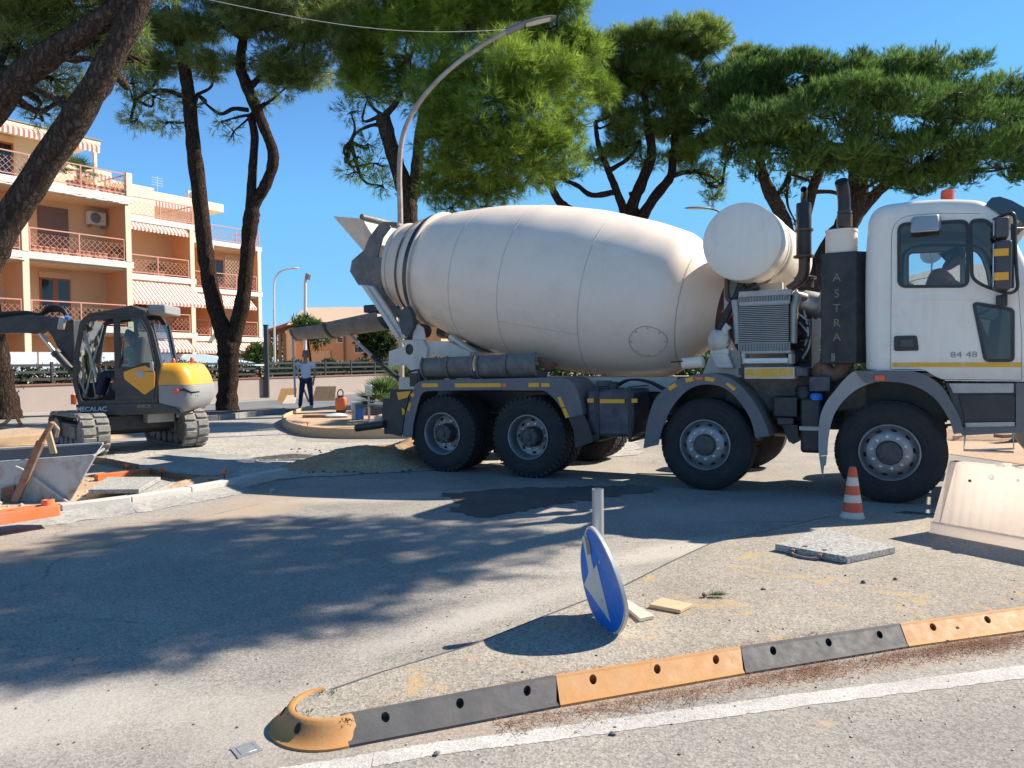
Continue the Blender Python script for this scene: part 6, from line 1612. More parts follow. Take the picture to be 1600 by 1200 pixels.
# ---------------------------------------------------------------- cab
ZB0 = T(1353, 579, 0)[1]; XF = 7.13
bp = lambda px, py: T(px, py, .08)
O_ = [bp(1353, 579), bp(1442, 579), bp(1469, 594.5), (XF - .02, bp(1598, 596)[1]), (XF + .03, 1.75), (XF - .02, 2.05), (7.02, 2.4), (bp(1563, 333)[0] + .02, bp(1563, 333)[1])]
roof = [bp(1537, 312.5), bp(1500, 310.5), bp(1470, 310.5), bp(1430, 313)]
O_ += roof + [bp(1358, 322), bp(1352, 400), bp(1351.5, 480)]
rad_ = [.03, .05, .05, .1, .1, .1, .2, .22, .12, .0, .0, .12, .30, .2, .1]
CO = rounded(O_, rad_, 6)
zlow = max(O_[i][1] for i in range(4)) + .02
def ring_in(d):
    q = inset(CO, d) if d > 0 else CO
    return [(p[0], (o[1] if o[1] < zlow else p[1])) for p, o in zip(q, CO)]
RB = .13
rings = []
for k in range(6):
    a = PI / 2 * k / 5; rings.append([(p[0], RB * (1 - math.sin(a)), p[1]) for p in ring_in(RB * (1 - math.cos(a)))][:])
rings = rings[::-1]            # from y = 0 (inset) ... order fixed below
near = [[(p[0], RB * (1 - math.cos(a)), p[1]) for p in ring_in(RB * (1 - math.sin(a)))] for a in [PI / 2 * k / 5 for k in range(6)]]
farr = [[(p[0], 2.5 - p[1], p[2]) for p in r_] for r_ in near[::-1]]
# the shell, open where the windscreen sits
b = MB(); full = near + farr; n = len(CO); V = [p for r_ in full for p in r_]; Fc = []
for i in range(len(full) - 1):
    for j in range(n):
        k = (j + 1) % n
        pa_, pb_ = CO[j], CO[k]
        scr = i == 5 and min(pa_[0], pb_[0]) > 6.6 and 1.98 < (pa_[1] + pb_[1]) / 2 < 2.98
        bot_ = max(pa_[1], pb_[1]) < zlow
        if not scr and not bot_: Fc.append((i * n + j, i * n + k, (i + 1) * n + k, (i + 1) * n + j))
b.add(V, Fc); cab = b.build('cab', MT['white'], tk, smooth=50)
# lining
b = MB(); ri = [[(p[0], y, p[1]) for p in ring_in(.05)] for y in (.10, 2.40)]; V = ri[0] + ri[1]
Fc = [(j, (j + 1) % n, n + (j + 1) % n, n + j) for j in range(n) if not (min(CO[j][0], CO[(j + 1) % n][0]) > 6.6 and 1.98 < (CO[j][1] + CO[(j + 1) % n][1]) / 2 < 2.98)]
b.add(V, Fc); b.build('lining', MT['cab_in'], cab, smooth=50)
W1 = rounded([T(*p) for p in ((1405, 447.5), (1511.5, 447), (1511.5, 345.5), (1405, 351))], .07)
W2 = rounded([T(*p) for p in ((1519, 435), (1536, 446), (1572, 458), (1571, 432), (1563, 385), (1553, 358), (1541, 344), (1517, 345))], [.06, .05, .05, .05, .05, .05, .1, .05], 4)
W3 = rounded([T(*p) for p in ((1540, 563), (1582, 563), (1582, 484), (1522, 474))], .035)
DOOR = rounded([T(*p) for p in ((1391, 577.6), (1443, 577.6), (1470, 592.8), (1597, 594.6), (1596.5, 520), (1591, 440), (1578, 395), (1564, 348), (1544, 333.5), (1470, 333), (1393, 338))], [.02, .05, .05, .02, .05, .1, .1, .1, .15, 0, .22], 6)
SIDE = ring_in(RB)
def side_fn(far): return (lambda u, v, d: (u, 2.5 - d, v)) if far else XZ
for far in (0, 1):
    fn = side_fn(far)
    b = MB(); b.poly(SIDE, [DOOR], fn, 0.0, .03); b.build('side_panel', MT['white'], cab)
    b = MB(); b.poly(inset(DOOR, .005), [W1, W2, W3], fn, -.006, .03); d_ = b.build('door', MT['white'], tk)
    q = MB(); q.poly(inset(DOOR, -.004), [inset(DOOR, .03)], fn, .024, .034); q.build('door_seal', MT['void'], d_)
    for W, nm in ((W1, 'window'), (W2, 'quarter_window'), (W3, 'lower_window')):
        q = MB(); q.poly(inset(W, -.018), [inset(W, .014)], fn, -.016, .012); fr_ = q.build('window_rubber', MT['black'], d_)
        q = MB(); q.poly(inset(W, .004), [], fn, .004, .008); q.build('pane', MT['glass_dark'] if nm == 'lower_window' else MT['glass'], d_)
    if not far:
        a, c = T(1397, 525), T(1436, 548); P = rounded([(a[0], c[1]), (c[0], c[1]), (c[0] - .02, a[1]), (a[0], a[1])], .025)
        q = MB(); q.poly(P, [], XZ, -.02, -.004); h_ = q.build('door_handle', MT['black'], d_, bevel=.006)
        q = MB(); x0, z0 = T(1406, 543); x1, z1 = T(1428, 530); q.box(x0, x1, -.035, -.021, z0, z1); q.build('lever', MT['dark_plastic'], d_, bevel=.008)
        a, c = T(1394, 567), T(1596, 574); st_ = plate('yellow_stripe', [(1394, 566.6), (1500, 566.4), (1596, 566.2), (1596, 573.8), (1394, 573.4)], -.0065, .002, MT['amber2'], d_)
        x, z = T(1506, 554.5); text_mesh('lettering', '84 48', .085, mat('grey_badge', (.30, .27, .25), .5, .4), d_, Matrix.Translation((x, -.008, z)) @ Matrix.Rotation(PI / 2, 4, 'X'), .003, .0, 1.25)
        # styling crease below the windows
        q = MB(); L0, L1 = T(1393, 469), T(1530, 469.5); q.beam((L0[0], -.006, L0[1]), (L1[0], -.006, L1[1]), .012, .012); q.build('crease', MT['white'], d_)
        # kerb mirror housing above the window
        a, c = T(1422, 338, -.16), T(1471, 361, -.16); q = MB(); q.loft([[(a[0], -.18, c[1]), (c[0] - .02, -.18, c[1]), (c[0] - .03, -.14, a[1]), (a[0] + .03, -.14, a[1])], [(a[0], -.01, c[1] + .05), (c[0], -.01, c[1] + .05), (c[0], -.01, a[1]), (a[0], -.01, a[1])]]); q.build('kerb_mirror', MT['galv'], d_, bevel=.015)
# cab back of the cab panel lies in the shell; floor, seats, wheel
b = MB(); b.box(5.6, 7.05, .06, 2.44, 1.36, 1.40); b.build('cab_floor', MT['cab_in'], cab)
for yy in (.62, 1.9):
    sx = 5.95
    q = MB(); q.box(sx - .25, sx + .25, yy - .25, yy + .25, 1.55, 1.78 if yy < 1 else 2.06); s_ = q.build('seat', MT['seat'], tk, bevel=.05)
    q = MB(); q.obox((sx - .30, yy, 1.98 if yy < 1 else 2.3), (.14, .48, .5 if yy > 1 else .3), (1, 0, .12), (0, 1, 0)); q.build('backrest', MT['seat'], s_, bevel=.05)
b = MB(); b.loft([[(6.72, .15, 1.4), (7.05, .15, 1.4), (7.05, 2.35, 1.4), (6.72, 2.35, 1.4)], [(6.78, .15, 2.02), (7.03, .15, 2.06), (7.03, 2.35, 2.06), (6.78, 2.35, 2.02)]]); b.build('dashboard', MT['cab_in'], cab, bevel=.03)
b = MB(); o = Vector((6.58, 1.9, 2.05)); ax = Vector((-.45, 0, .9)).normalized(); s_ = Vector((0, 1, 0)); u_ = ax.cross(s_)
b.tube([o + (s_ * math.cos(t) + u_ * math.sin(t)) * .23 for t in [2 * PI * k / 28 for k in range(29)]], .016, 8); b.tube([o, o - ax * .4], .03, 8); b.tube([o - s_ * .22, o + s_ * .22], .015, 6); b.build('steering_wheel', MT['black'], cab, smooth=50)
b = MB(); a, c = T(1411, 371, 2.3), T(1512, 369, 2.3); b.tube([(a[0] - .05, 2.28, a[1] + .02), (c[0], 2.28, c[1] + .02)], .085, 12); b.build('rolled_blind', MT['tan'], cab, smooth=50)
# windscreen, front
wsn = [p for p in CO if p[0] > 6.6 and 1.95 < p[1] < 3.02]; wsn.sort(key=lambda p: p[1])
b = MB(); b.loft([[(p[0] - .012, .16, p[1]), (p[0] - .012, 2.34, p[1])] for p in wsn], False, False); b.build('windscreen', MT['glass'], cab, smooth=60)
b = MB(); b.box(XF + .03, XF + .06, .35, 2.15, 1.45, 1.85)
for k in range(5): b.box(XF + .061, XF + .075, .4, 2.1, 1.48 + k * .075, 1.51 + k * .075)
b.build('grille', MT['dark_plastic'], cab)
b = MB(); b.box(7.06, 7.28, .0, 2.5, .48, 1.28); bu = b.build('bumper', MT['fender'], tk, bevel=.06, seg=3)
for yy in (.12, 1.98): b = MB(); b.box(7.281, 7.30, yy, yy + .4, .8, 1.05); b.build('headlight', MT['chrome'], bu, bevel=.02)
# smoked sun visor over the windscreen
b = MB(); pv = [T(*p, .1) for p in ((1541, 319), (1549, 310.5), (1562, 309), (1580, 315), (1600, 326), (1612, 340))]
lo = [T(*p, .1) for p in ((1541, 321), (1552, 330), (1566, 336), (1580, 340), (1598, 350), (1611, 351))]
b.loft([[(a[0], .03, a[1]), (a[0], 2.47, a[1]), (c[0], 2.47, c[1]), (c[0], .03, c[1])] for a, c in zip(pv, lo)]); b.build('sun_visor', MT['sun_visor'], cab, smooth=50)
# amber beacon
a, c = T(1469, 298, .7), T(1492, 313, .7); b = MB(); rr = (c[0] - a[0]) / 2
b.lathe([(rr * 1.0, 0), (rr * 1.0, .02), (rr * .95, .025), (rr * .95, .10), (rr * .85, .13), (0, .135)], ((a[0] + c[0]) / 2, .7, T(1480, 313, .7)[1] - .02), (0, 0, 1), 24); b.build('beacon', MT['red_orange'], cab, smooth=40)
# mirrors on their tube frame
mf = link('mirror_frame', None, tk)
ym = -.22
tp = lambda px, py, y=ym: (T(px, py, y)[0], y, T(px, py, y)[1])
b = MB(); b.tube(catmull([tp(1553, 343, -.02), tp(1564, 338, -.12), tp(1575, 334, -.2), tp(1583, 334), tp(1586, 345), tp(1586, 370), tp(1587, 400), tp(1589, 430), tp(1590, 448), tp(1584, 456), tp(1572, 459), tp(1566, 462, -.05)], 5), .016, 8)
b.tube([tp(1582, 350), tp(1582, 450)], .014, 8); b.tube([tp(1586, 357), tp(1600, 357, -.1)], .012, 8); b.build('tube', MT['black'], mf, smooth=50)
def mirror(x0, y0, x1, y1, dep):
    a, c = T(x0, y0, ym), T(x1, y1, ym); q = MB()
    q.loft([[(a[0] + .01, ym - .09, c[1] + .01), (c[0], ym - .09, c[1] + .01), (c[0], ym - .09, a[1] - .01), (a[0] + .01, ym - .09, a[1] - .01)], [(a[0], ym + .1, c[1]), (c[0], ym + .13, c[1]), (c[0], ym + .13, a[1]), (a[0], ym + .1, a[1])]])
    o = q.build('mirror', MT['dark_plastic'], tk, bevel=.018, seg=3)
    g = MB(); g.box(a[0] - .004, a[0] + .002, ym - .07, ym + .08, c[1] + .03, a[1] - .03); g.build('mirror_glass', MT['chrome'], o)
    return o
mirror(1552.5, 341, 1575.5, 373, .1); m2 = mirror(1552, 377, 1580, 452, .1)
for (y0, y1) in ((389, 399), (426, 437)):
    a, c = T(1553.5, y0, ym - .1), T(1576, y1, ym - .1); q = MB(); q.box(a[0], c[0], ym - .098, ym - .091, c[1], a[1]); q.build('reflector', MT['amber'], m2)
b = MB(); a, c = T(1556, 462, -.03), T(1574, 478, -.03); b.box(a[0], c[0], -.06, -.006, c[1], a[1]); b.build('mirror_mount', MT['black'], mf, bevel=.008)
# step well behind the front wheel
b = MB(); P = [T(*p, .0) for p in ((1478, 598.5), (1600, 598), (1640, 598), (1640, 674), (1506, 674.5), (1499, 652), (1488, 628))]; b.poly(P, [], XZ, .03, .3); b.build('step_box', MT['dark_plastic'], tk)
for (pts, m) in (([(1482, 599), (1584, 599), (1584, 613.5), (1489, 614)], 'alu'), ([(1507, 660.5), (1586, 659), (1586, 666), (1509, 667.5)], 'alu'), ([(1497, 617), (1586, 616), (1586, 657), (1508, 659)], 'black')): plate('step_plate', pts, .028, .02, MT[m], bevel=.004)
plate('step_post', [(1587, 598), (1602, 598), (1602, 675), (1587, 674)], .027, .035, MT['fender'])
plate('step_skirt', [(1502, 667.5), (1602, 666.5), (1602, 675), (1504, 680), (1500, 676)], .026, .03, MT['fender'])
b = MB(); a, c = T(1506, 704, .05), T(1584, 701, .05); b.tube([(T(1508, 679, .05)[0], .05, T(1508, 679, .05)[1]), (a[0], .05, a[1]), (c[0], .05, c[1]), (T(1583, 676, .05)[0], .05, T(1583, 676, .05)[1])], .010, 6); b.box(a[0], c[0], .03, .12, a[1] - .006, a[1] + .008); b.build('hanging_step', MT['galv'], tk)
# ================================================================== PEOPLE (helpers)
def skin_mesh(name, J, E, m, parent, root, sub=2, flat=None):
    """one continuous surface grown round a skeleton: J name -> (point, radius or (rx, ry))"""
    me = bpy.data.meshes.new(name); names = list(J); idx = {n: i for i, n in enumerate(names)}
    me.from_pydata([tuple(J[n][0]) for n in names], [(idx[a], idx[b]) for a, b in E], [])
    o = link(name, me, parent)
    bm = bmesh.new(); bm.from_mesh(me); lay = bm.verts.layers.skin.verify(); bm.verts.ensure_lookup_table()
    for n, i in idx.items():
        r = J[n][1]; d = bm.verts[i][lay]; d.radius = r if hasattr(r, '__len__') else (r, r); d.use_root = (n == root)
    bm.to_mesh(me); bm.free(); me.materials.append(m)
    s = o.modifiers.new('skin', 'SKIN'); s.use_smooth_shade = True; s.branch_smoothing = .4
    u = o.modifiers.new('sub', 'SUBSURF'); u.levels = u.render_levels = sub
    return o
def chain(*n): return [(n[i], n[i + 1]) for i in range(len(n) - 1)]
def person(label, loc, rz, P, shirt, trousers, scale=1.0, sleeve=.55, hair='hair', group=None):
    """P: joint positions; the body is one surface, clothes and hair are its children"""
    r = thing('person', label, 'person', loc, rz, group); r.scale = (scale,) * 3
    V = {k: Vector(v) for k, v in P.items() if k != 'standing'}
    up = (V['head'] - V['neck']).normalized(); fr = V.get('face', Vector((0, -1, 0))).normalized(); sd = up.cross(fr).normalized()
    J, E = {}, []
    J['pelvis'] = (V['pelvis'], (.13, .10)); J['waist'] = (V['pelvis'].lerp(V['chest'], .5), (.125, .095)); J['chest'] = (V['chest'], (.145, .105)); J['upper'] = (V['chest'].lerp(V['neck'], .6), (.12, .08))
    J['neck'] = (V['neck'], .056); J['jaw'] = (V['head'] - up * .06 + fr * .015, (.07, .075)); J['head'] = (V['head'] + up * .02, (.082, .096)); J['crown'] = (V['head'] + up * .085, (.062, .072))
    J['nose'] = (V['head'] + fr * .112 - up * .012, .014)
    E += chain('pelvis', 'waist', 'chest', 'upper', 'neck', 'jaw', 'head', 'crown') + [('head', 'nose')]
    for s in 'LR':
        for a, b in (('sh', .062), ('el', .042), ('wr', .03)): J[a + s] = (V[a + s], b)
        J['am' + s] = (V['sh' + s].lerp(V['el' + s], .5), .05); J['fm' + s] = (V['el' + s].lerp(V['wr' + s], .35), .043)
        d = (V['wr' + s] - V['el' + s]).normalized(); hd = V.get('hd' + s, V['wr' + s] + d * .09); d = (hd - V['wr' + s]).normalized()
        J['hd' + s] = (hd, (.036, .02)); q = d.cross(fr); q = (q if q.length > .1 else d.cross(sd)).normalized(); n_ = q.cross(d).normalized()
        E += chain('upper', 'sh' + s, 'am' + s, 'el' + s, 'fm' + s, 'wr' + s, 'hd' + s)
        for k in range(4):
            a = hd + d * .035 + q * (.026 - .0175 * k); L = (.042, .048, .045, .034)[k]
            J['f%d%s' % (k, s)] = (a, .0095); J['g%d%s' % (k, s)] = (a + d * L * .8 + n_ * .012, .0085); J['h%d%s' % (k, s)] = (a + d * L * 1.2 + n_ * .035, .0075)
            E += chain('hd' + s, 'f%d%s' % (k, s), 'g%d%s' % (k, s), 'h%d%s' % (k, s))
        J['t0' + s] = (V['wr' + s] + d * .03 + q * .034, .011); J['t1' + s] = (V['wr' + s] + d * .075 + q * .055 + n_ * .012, .009); E += chain('wr' + s, 't0' + s, 't1' + s)
        for a, b in (('hp', .088), ('kn', .058), ('an', .038)): J[a + s] = (V[a + s], b)
        J['th' + s] = (V['hp' + s].lerp(V['kn' + s], .5), .075); J['cf' + s] = (V['kn' + s].lerp(V['an' + s], .35), .056); J['to' + s] = (V['to' + s], .032)
        E += chain('pelvis', 'hp' + s, 'th' + s, 'kn' + s, 'cf' + s, 'an' + s, 'to' + s)
    skin_mesh('body', J, E, MT['skin'], r, 'pelvis')
    g = lambda v, k: tuple(x + k for x in v) if hasattr(v, '__len__') else v + k
    Js = {k: (J[k][0], g(J[k][1], .024)) for k in ('pelvis', 'waist', 'chest', 'upper')}
    Js['hem'] = (V['pelvis'] + (V['pelvis'] - V['chest']).normalized() * .06, (.158, .125)); Es = chain('hem', 'pelvis', 'waist', 'chest', 'upper') if 'standing' in P else chain('pelvis', 'waist', 'chest', 'upper')
    if 'standing' not in P: Js.pop('hem')
    Js['collar'] = (V['upper'] if 'upper' in V else J['upper'][0].lerp(V['neck'], .75), .074); Es.append(('upper', 'collar'))
    for s in 'LR':
        Js['sh' + s] = (V['sh' + s], .082); Js['am' + s] = (V['sh' + s].lerp(V['el' + s], sleeve), .072); Es += chain('upper', 'sh' + s, 'am' + s)
    skin_mesh('shirt', Js, Es, MT[shirt], r, 'pelvis' if 'standing' not in P else 'chest')
    Jt = {'pelvis': (V['pelvis'], (.145, .112))}; Et = []
    for s in 'LR':
        for k, w in (('hp', .10), ('th', .088), ('kn', .072), ('cf', .066)): Jt[k + s] = (J[k + s][0], w)
        Jt['cu' + s] = (V['kn' + s].lerp(V['an' + s], .93), .06); Et += chain('pelvis', 'hp' + s, 'th' + s, 'kn' + s, 'cf' + s, 'cu' + s)
    skin_mesh('trousers', Jt, Et, MT[trousers], r, 'pelvis')
    for s in 'LR':
        d = (V['to' + s] - V['an' + s]); d.z = 0 if abs(d.z) < .2 else d.z; d.normalize()
        skin_mesh('shoe', {'a': (V['an' + s] - Vector((0, 0, .045)), .05), 'b': (V['an' + s].lerp(V['to' + s], .6) - Vector((0, 0, .01)), (.05, .04)), 'c': (V['to' + s] + d * .03, (.045, .034))}, chain('a', 'b', 'c'), MT['shoe'], r, 'a')
    h0 = V['head'] - fr * .02
    skin_mesh('hair', {'a': (h0 - fr * .055 - up * .02, .055), 'b': (h0 - fr * .035 + up * .055, (.088, .085)), 'c': (h0 + fr * .035 + up * .095, (.066, .05))}, chain('a', 'b', 'c'), MT[hair], r, 'b')
    for s in (-1, 1):
        b = MB(); c = V['head'] + sd * s * .032 + fr * .098 + up * .018; b.lathe([(0, .010), (.009, .006), (.011, 0), (.009, -.006)], c, fr, 10); b.build('eye', MT['black'], r)
        b = MB(); c = V['head'] + sd * s * .098 - up * .015; b.loft([[c + fr * .022 * math.cos(t) * k + up * .034 * math.sin(t) * k + sd * s * w for t in [2 * PI * j / 10 for j in range(10)]] for k, w in ((.8, -.012), (1, .006), (.6, .012))]); b.build('ear', MT['skin'], r, smooth=60)
    b = MB(); c = V['head'] + fr * .094 - up * .062; b.tube([c - sd * .024, c + fr * .006, c + sd * .024], .006, 6); b.build('mouth', MT['maroon'], r)
    return r

# ================================================================== EXCAVATOR
EF = Frame(-7.34, 14.68, math.atan2(-.121, -.993))
E_ = EF.at_y
ex = thing('excavator', 'compact grey and yellow excavator on dusty rubber tracks, black boom reaching left', 'excavator', EF.o, EF.h)
ea = Vector((-.607, .79, 0)).normalized(); eg = Vector((-.79, -.607, 0)).normalized()
def make_track(side):
    r = link('track', None, ex); c0 = eg * (.87 * side); Rr, Ls, W = .335, .77, .44
    r.location = c0
    def path(s):
        per = 4 * Ls + 2 * PI * Rr; s = s % per
        if s < 2 * Ls: return ea * (s - Ls), Vector((0, 0, -Rr)), ea
        s -= 2 * Ls
        if s < PI * Rr:
            a = s / Rr - PI / 2; e = ea * math.cos(a) + Vector((0, 0, 1)) * math.sin(a); t = -ea * math.sin(a) + Vector((0, 0, 1)) * math.cos(a); return ea * Ls + Vector(), e * Rr, t
        s -= PI * Rr
        if s < 2 * Ls: return ea * (Ls - s), Vector((0, 0, Rr)), -ea
        s -= 2 * Ls; a = s / Rr + PI / 2; e = ea * math.cos(a) + Vector((0, 0, 1)) * math.sin(a); t = -ea * math.sin(a) + Vector((0, 0, 1)) * math.cos(a)
        return -ea * Ls, e * Rr, t
    per = 4 * Ls + 2 * PI * Rr; N = 72; zc = Vector((0, 0, Rr + .035))
    b = MB(); rings = []
    for k in range(N + 1):
        c, e, t = path(per * k / N); n_ = e.normalized() if e.length else Vector((0, 0, 1))
        rings.append([zc + c + e + eg * (W / 2) * 1, zc + c + e - eg * (W / 2), zc + c + e - n_ * .035 - eg * (W / 2), zc + c + e - n_ * .035 + eg * (W / 2)])
    b.loft(rings, True, False); belt = b.build('belt', MT['track'], r, smooth=30)
    n = 34
    for k in range(n):
        for half in (-1, 1):
            c, e, t = path(per * (k + (.25 if half > 0 else 0)) / n); n_ = e.normalized()
            b = MB(); b.obox(zc + c + e + n_ * .016 + eg * half * .115, (.112, .205, .036), t, eg); b.build('track_pad', MT['track'], r, bevel=.008, seg=1)
    b = MB()
    for s, rr in ((1, .25), (-1, .24)): b.lathe([(0, -.16), (rr, -.16), (rr, -.10), (rr * .8, -.08), (rr * .8, .08), (rr, .10), (rr, .16), (0, .16)], zc + ea * Ls * s, eg, 24)
    for s in (-.45, -.15, .15, .45): b.lathe([(0, -.16), (.11, -.16), (.11, .16), (0, .16)], zc + ea * s + Vector((0, 0, -.2)), eg, 16)
    b.build('roller', MT['steel_dirty'], r, smooth=40)['kind'] = 'stuff'
    b = MB(); b.obox(zc + Vector((0, 0, .0)), (1.5, .26, .34), ea, eg); b.build('track_frame', MT['ex_black'], r, bevel=.02)
    b = MB(); b.obox(zc + eg * side * 0 - eg * .15 + ea * .3 + Vector((0, 0, .02)), (.34, .06, .22), ea, eg); b.build('cover_plate', MT['steel_dirty'], r, bevel=.01)
make_track(-1); make_track(1)
b = MB(); b.obox((0, 0, .52), (.9, 1.5, .30), ea, eg); b.obox((0, 0, .40), (.35, 1.7, .22), ea, eg); b.build('undercarriage', MT['ex_black'], ex, bevel=.03)
b = MB(); b.obox(ea * .62 + eg * .35 + Vector((0, 0, .60)), (.25, .5, .18), ea, eg); b.build('hose_cover', MT['alu'], ex, bevel=.02)
b = MB(); b.lathe([(0, .66), (.52, .66), (.55, .68), (.55, .76), (.50, .80), (0, .80)], (0, 0, 0), (0, 0, 1), 36); b.build('slew_ring', MT['steel_dirty'], ex, smooth=40)
YN = .78
def ep(*pts, y=YN): return [E_(px, py, y) for px, py in pts]
def eplate(name, P, holes, y, th, m, parent=ex, bevel=0.0):
    b = MB(); b.poly(P, holes, XZ, y - th, y); return b.build(name, m, parent, bevel=bevel)
# skirt under the cab and the platform
b = MB(); P = ep((118, 632), (245, 629), (283, 639), (283, 646), (160, 649), (121, 648)); b.poly(P, [], XZ, -.85, YN + .01); sk = b.build('platform', MT['ex_black'], ex, bevel=.03)
x, z = E_(143, 639.5, YN + .012); text_mesh('lettering', 'MECALAC', .115, MT['lettering'], sk, Matrix.Translation((x, YN + .012, z)) @ Matrix.Rotation(PI, 4, 'Z') @ Matrix.Rotation(PI / 2, 4, 'X'), .002, .002, 1.0)
x, z = E_(225, 635, YN + .012); text_mesh('lettering', '8MCR', .09, MT['gold'], sk, Matrix.Translation((x, YN + .012, z)) @ Matrix.Rotation(PI, 4, 'Z') @ Matrix.Rotation(PI / 2, 4, 'X'), .002, .002, 1.0)
b = MB(); x, z = E_(114, 624, YN); b.box(x - .05, x + .03, YN - .03, YN + .03, z - .09, z + .09); b.build('side_lamp', MT['red_orange'], ex, bevel=.01)
# cab side frame with the entry and the folded-back door
outer = rounded(ep((122, 632), (113, 597), (115, 555), (125, 500), (138, 493), (181, 488), (224, 488), (238, 514), (252, 572), (247, 590), (246, 630)), [.02, .1, .1, .15, .1, 0, .12, .1, .05, .05, .02], 4)
h1 = rounded(ep((127, 627), (120, 597), (122, 556), (131, 503), (177, 497), (180, 625)), [.05, .05, .1, .1, .04, .04], 4)
h2 = rounded(ep((187, 624), (184, 497), (219, 495), (232, 517), (244, 570), (241, 624)), [.04, .06, .1, .1, .08, .04], 4)
sf = eplate('cab_frame', outer, [h1, h2], YN, .06, MT['ex_black'], bevel=.008)
eplate('cab_frame', outer, [rounded(ep((127, 600), (120, 590), (122, 556), (131, 503), (177, 497), (180, 600)), .05, 4), rounded(ep((187, 575), (184, 497), (219, 495), (232, 517), (244, 570), (241, 580)), .05, 4)], -.22, .05, MT['ex_black'], bevel=.008)
dr = eplate('door', h2, [rounded(ep((189, 574), (187, 500), (217, 498), (230, 519), (240, 566), (222, 567), (212, 573)), .05, 4)], YN + .02, .045, MT['ex_black'], bevel=.006)
eplate('door_glass', rounded(ep((189, 574), (187, 500), (217, 498), (230, 519), (240, 566), (222, 567), (212, 573)), .05, 4), [], YN - .0, .006, MT['glass_dark'], dr)
eplate('door_panel', rounded(ep((195, 592), (194, 581), (211, 575), (228, 571), (240, 578), (243, 582), (242, 606), (227, 617)), .03, 3), [], YN + .036, .014, MT['ex_yellow'], dr, .006)
b = MB(); x, z = E_(220, 584, YN); b.lathe([(.07, 0), (.068, .006), (0, .006)], (x, YN + .037, z), (0, 1, 0), 20); b.build('badge', MT['alu'], dr)
b = MB(); x0, z0 = E_(186, 575, YN); x1, z1 = E_(188, 527, YN); b.tube([(x0, YN + .03, z0), (x0 - .03, YN + .06, z0 + .1), (x1 - .03, YN + .06, z1 - .1), (x1, YN + .03, z1)], .016, 8); b.build('grab_rail', MT['black'], dr, smooth=50)
b = MB(); x, z = E_(238, 572, YN); b.box(x - .03, x + .03, YN + .021, YN + .05, z - .09, z + .08); b.build('door_latch', MT['alu'], dr, bevel=.008)
# roof, rear window, front posts
x0, x1 = E_(177, 486, YN)[0], E_(262, 486, .3)[0]; zr = E_(200, 489, YN)[1]
b = MB(); P = [(E_(131, 497, YN)[0], zr - .10), (E_(140, 493, YN)[0], zr - .04), (x0, zr), (E_(224, 489, YN)[0] - .05, zr), (E_(224, 489, YN)[0] - .05, zr + .04), (E_(205, 478, YN)[0], zr + .14), (E_(178, 484, YN)[0], zr + .07), (E_(140, 490, YN)[0], zr + .0)]
b.poly(P, [], XZ, -.27, YN + .02); b.build('roof', MT['ex_black'], ex, bevel=.03, seg=3)
b = MB(); xa, za = E_(234, 476, .6); xb, zb_ = E_(262, 491, .6); b.box(xb, xa, -.2, .72, zb_, za); b.build('roof_vent', MT['ex_grey'], ex, bevel=.03, seg=3)
b = MB(); xb2 = E_(238, 514, YN)[0]; zb1 = E_(238, 505, YN)[1]; xl = E_(252, 572, YN)[0]; zl = E_(252, 572, YN)[1]
for (ya, yb) in ((YN - .12, YN - .062), (-.265, -.17)): b.loft([[(xb2, ya, zb1), (xb2, yb, zb1), (xb2 + .08, yb, zb1), (xb2 + .08, ya, zb1)], [(xl, ya, zl), (xl, yb, zl), (xl + .08, yb, zl), (xl + .08, ya, zl)]])
b.build('rear_post', MT['ex_black'], ex)
b = MB(); b.loft([[(xb2 + .02, YN - .1, zb1), (xb2 + .02, -.2, zb1)], [(xl + .02, YN - .1, zl), (xl + .02, -.2, zl)]], False, False); b.build('rear_glass', MT['glass'], ex)
# engine housing: grey below, yellow above, rounded in plan
def plan(xr, xf, y0, y1, z, rc, tap=0):
    P = rounded([(xf, y0 + tap), (xr, y0 + tap), (xr, y1 - tap), (xf, y1 - tap)], [.02, rc, rc, .02], 7); return [(p[0], p[1], z) for p in P]
xf = E_(247, 600, YN)[0]
def rearx(px, py): return E_(px, py, .15)[0], E_(px, py, .15)[1]
secs = [(300, 641, .05), (311, 634, .02), (318, 622, 0), (319, 606, .0), (317, 600, .0)]
b = MB(); b.loft([plan(rearx(px, py)[0], xf, -.86, YN + .0, rearx(px, py)[1], .38, t) for px, py, t in secs]); cw = b.build('counterweight', MT['ex_grey'], ex, smooth=45)
secs = [(317, 599.7, .0), (314, 590, .01), (309, 580, .03), (302, 570, .07), (296, 567, .14)]
b = MB(); b.loft([plan(rearx(px, py)[0], xf + .02, -.86, YN - .01, rearx(px, py)[1], .36, t) for px, py, t in secs]); b.build('engine_cover', MT['ex_yellow'], ex, smooth=45)
b = MB(); P = ep((282, 609), (288, 606), (300, 612), (312, 611), (312, 613), (299, 615), (290, 611), (283, 611), y=.74); b.poly(P, [], XZ, .74, YN + .012); b.build('vent_slot', MT['black'], cw)
b = MB(); x, z = E_(275, 611, YN); b.lathe([(.05, 0), (.045, .03), (0, .035)], (x, YN, z), (0, 1, 0), 14); b.build('side_lamp', MT['red_orange'], cw, smooth=40)
x, z = E_(310, 617, .55); text_mesh('lettering', '8MCR', .12, MT['lettering'], cw, Matrix.Translation((x - .04, .66, z)) @ Matrix.Rotation(math.radians(180 + 28), 4, 'Z') @ Matrix.Rotation(PI / 2, 4, 'X') @ Matrix.Translation((0, 0, .03)), .002, .002)
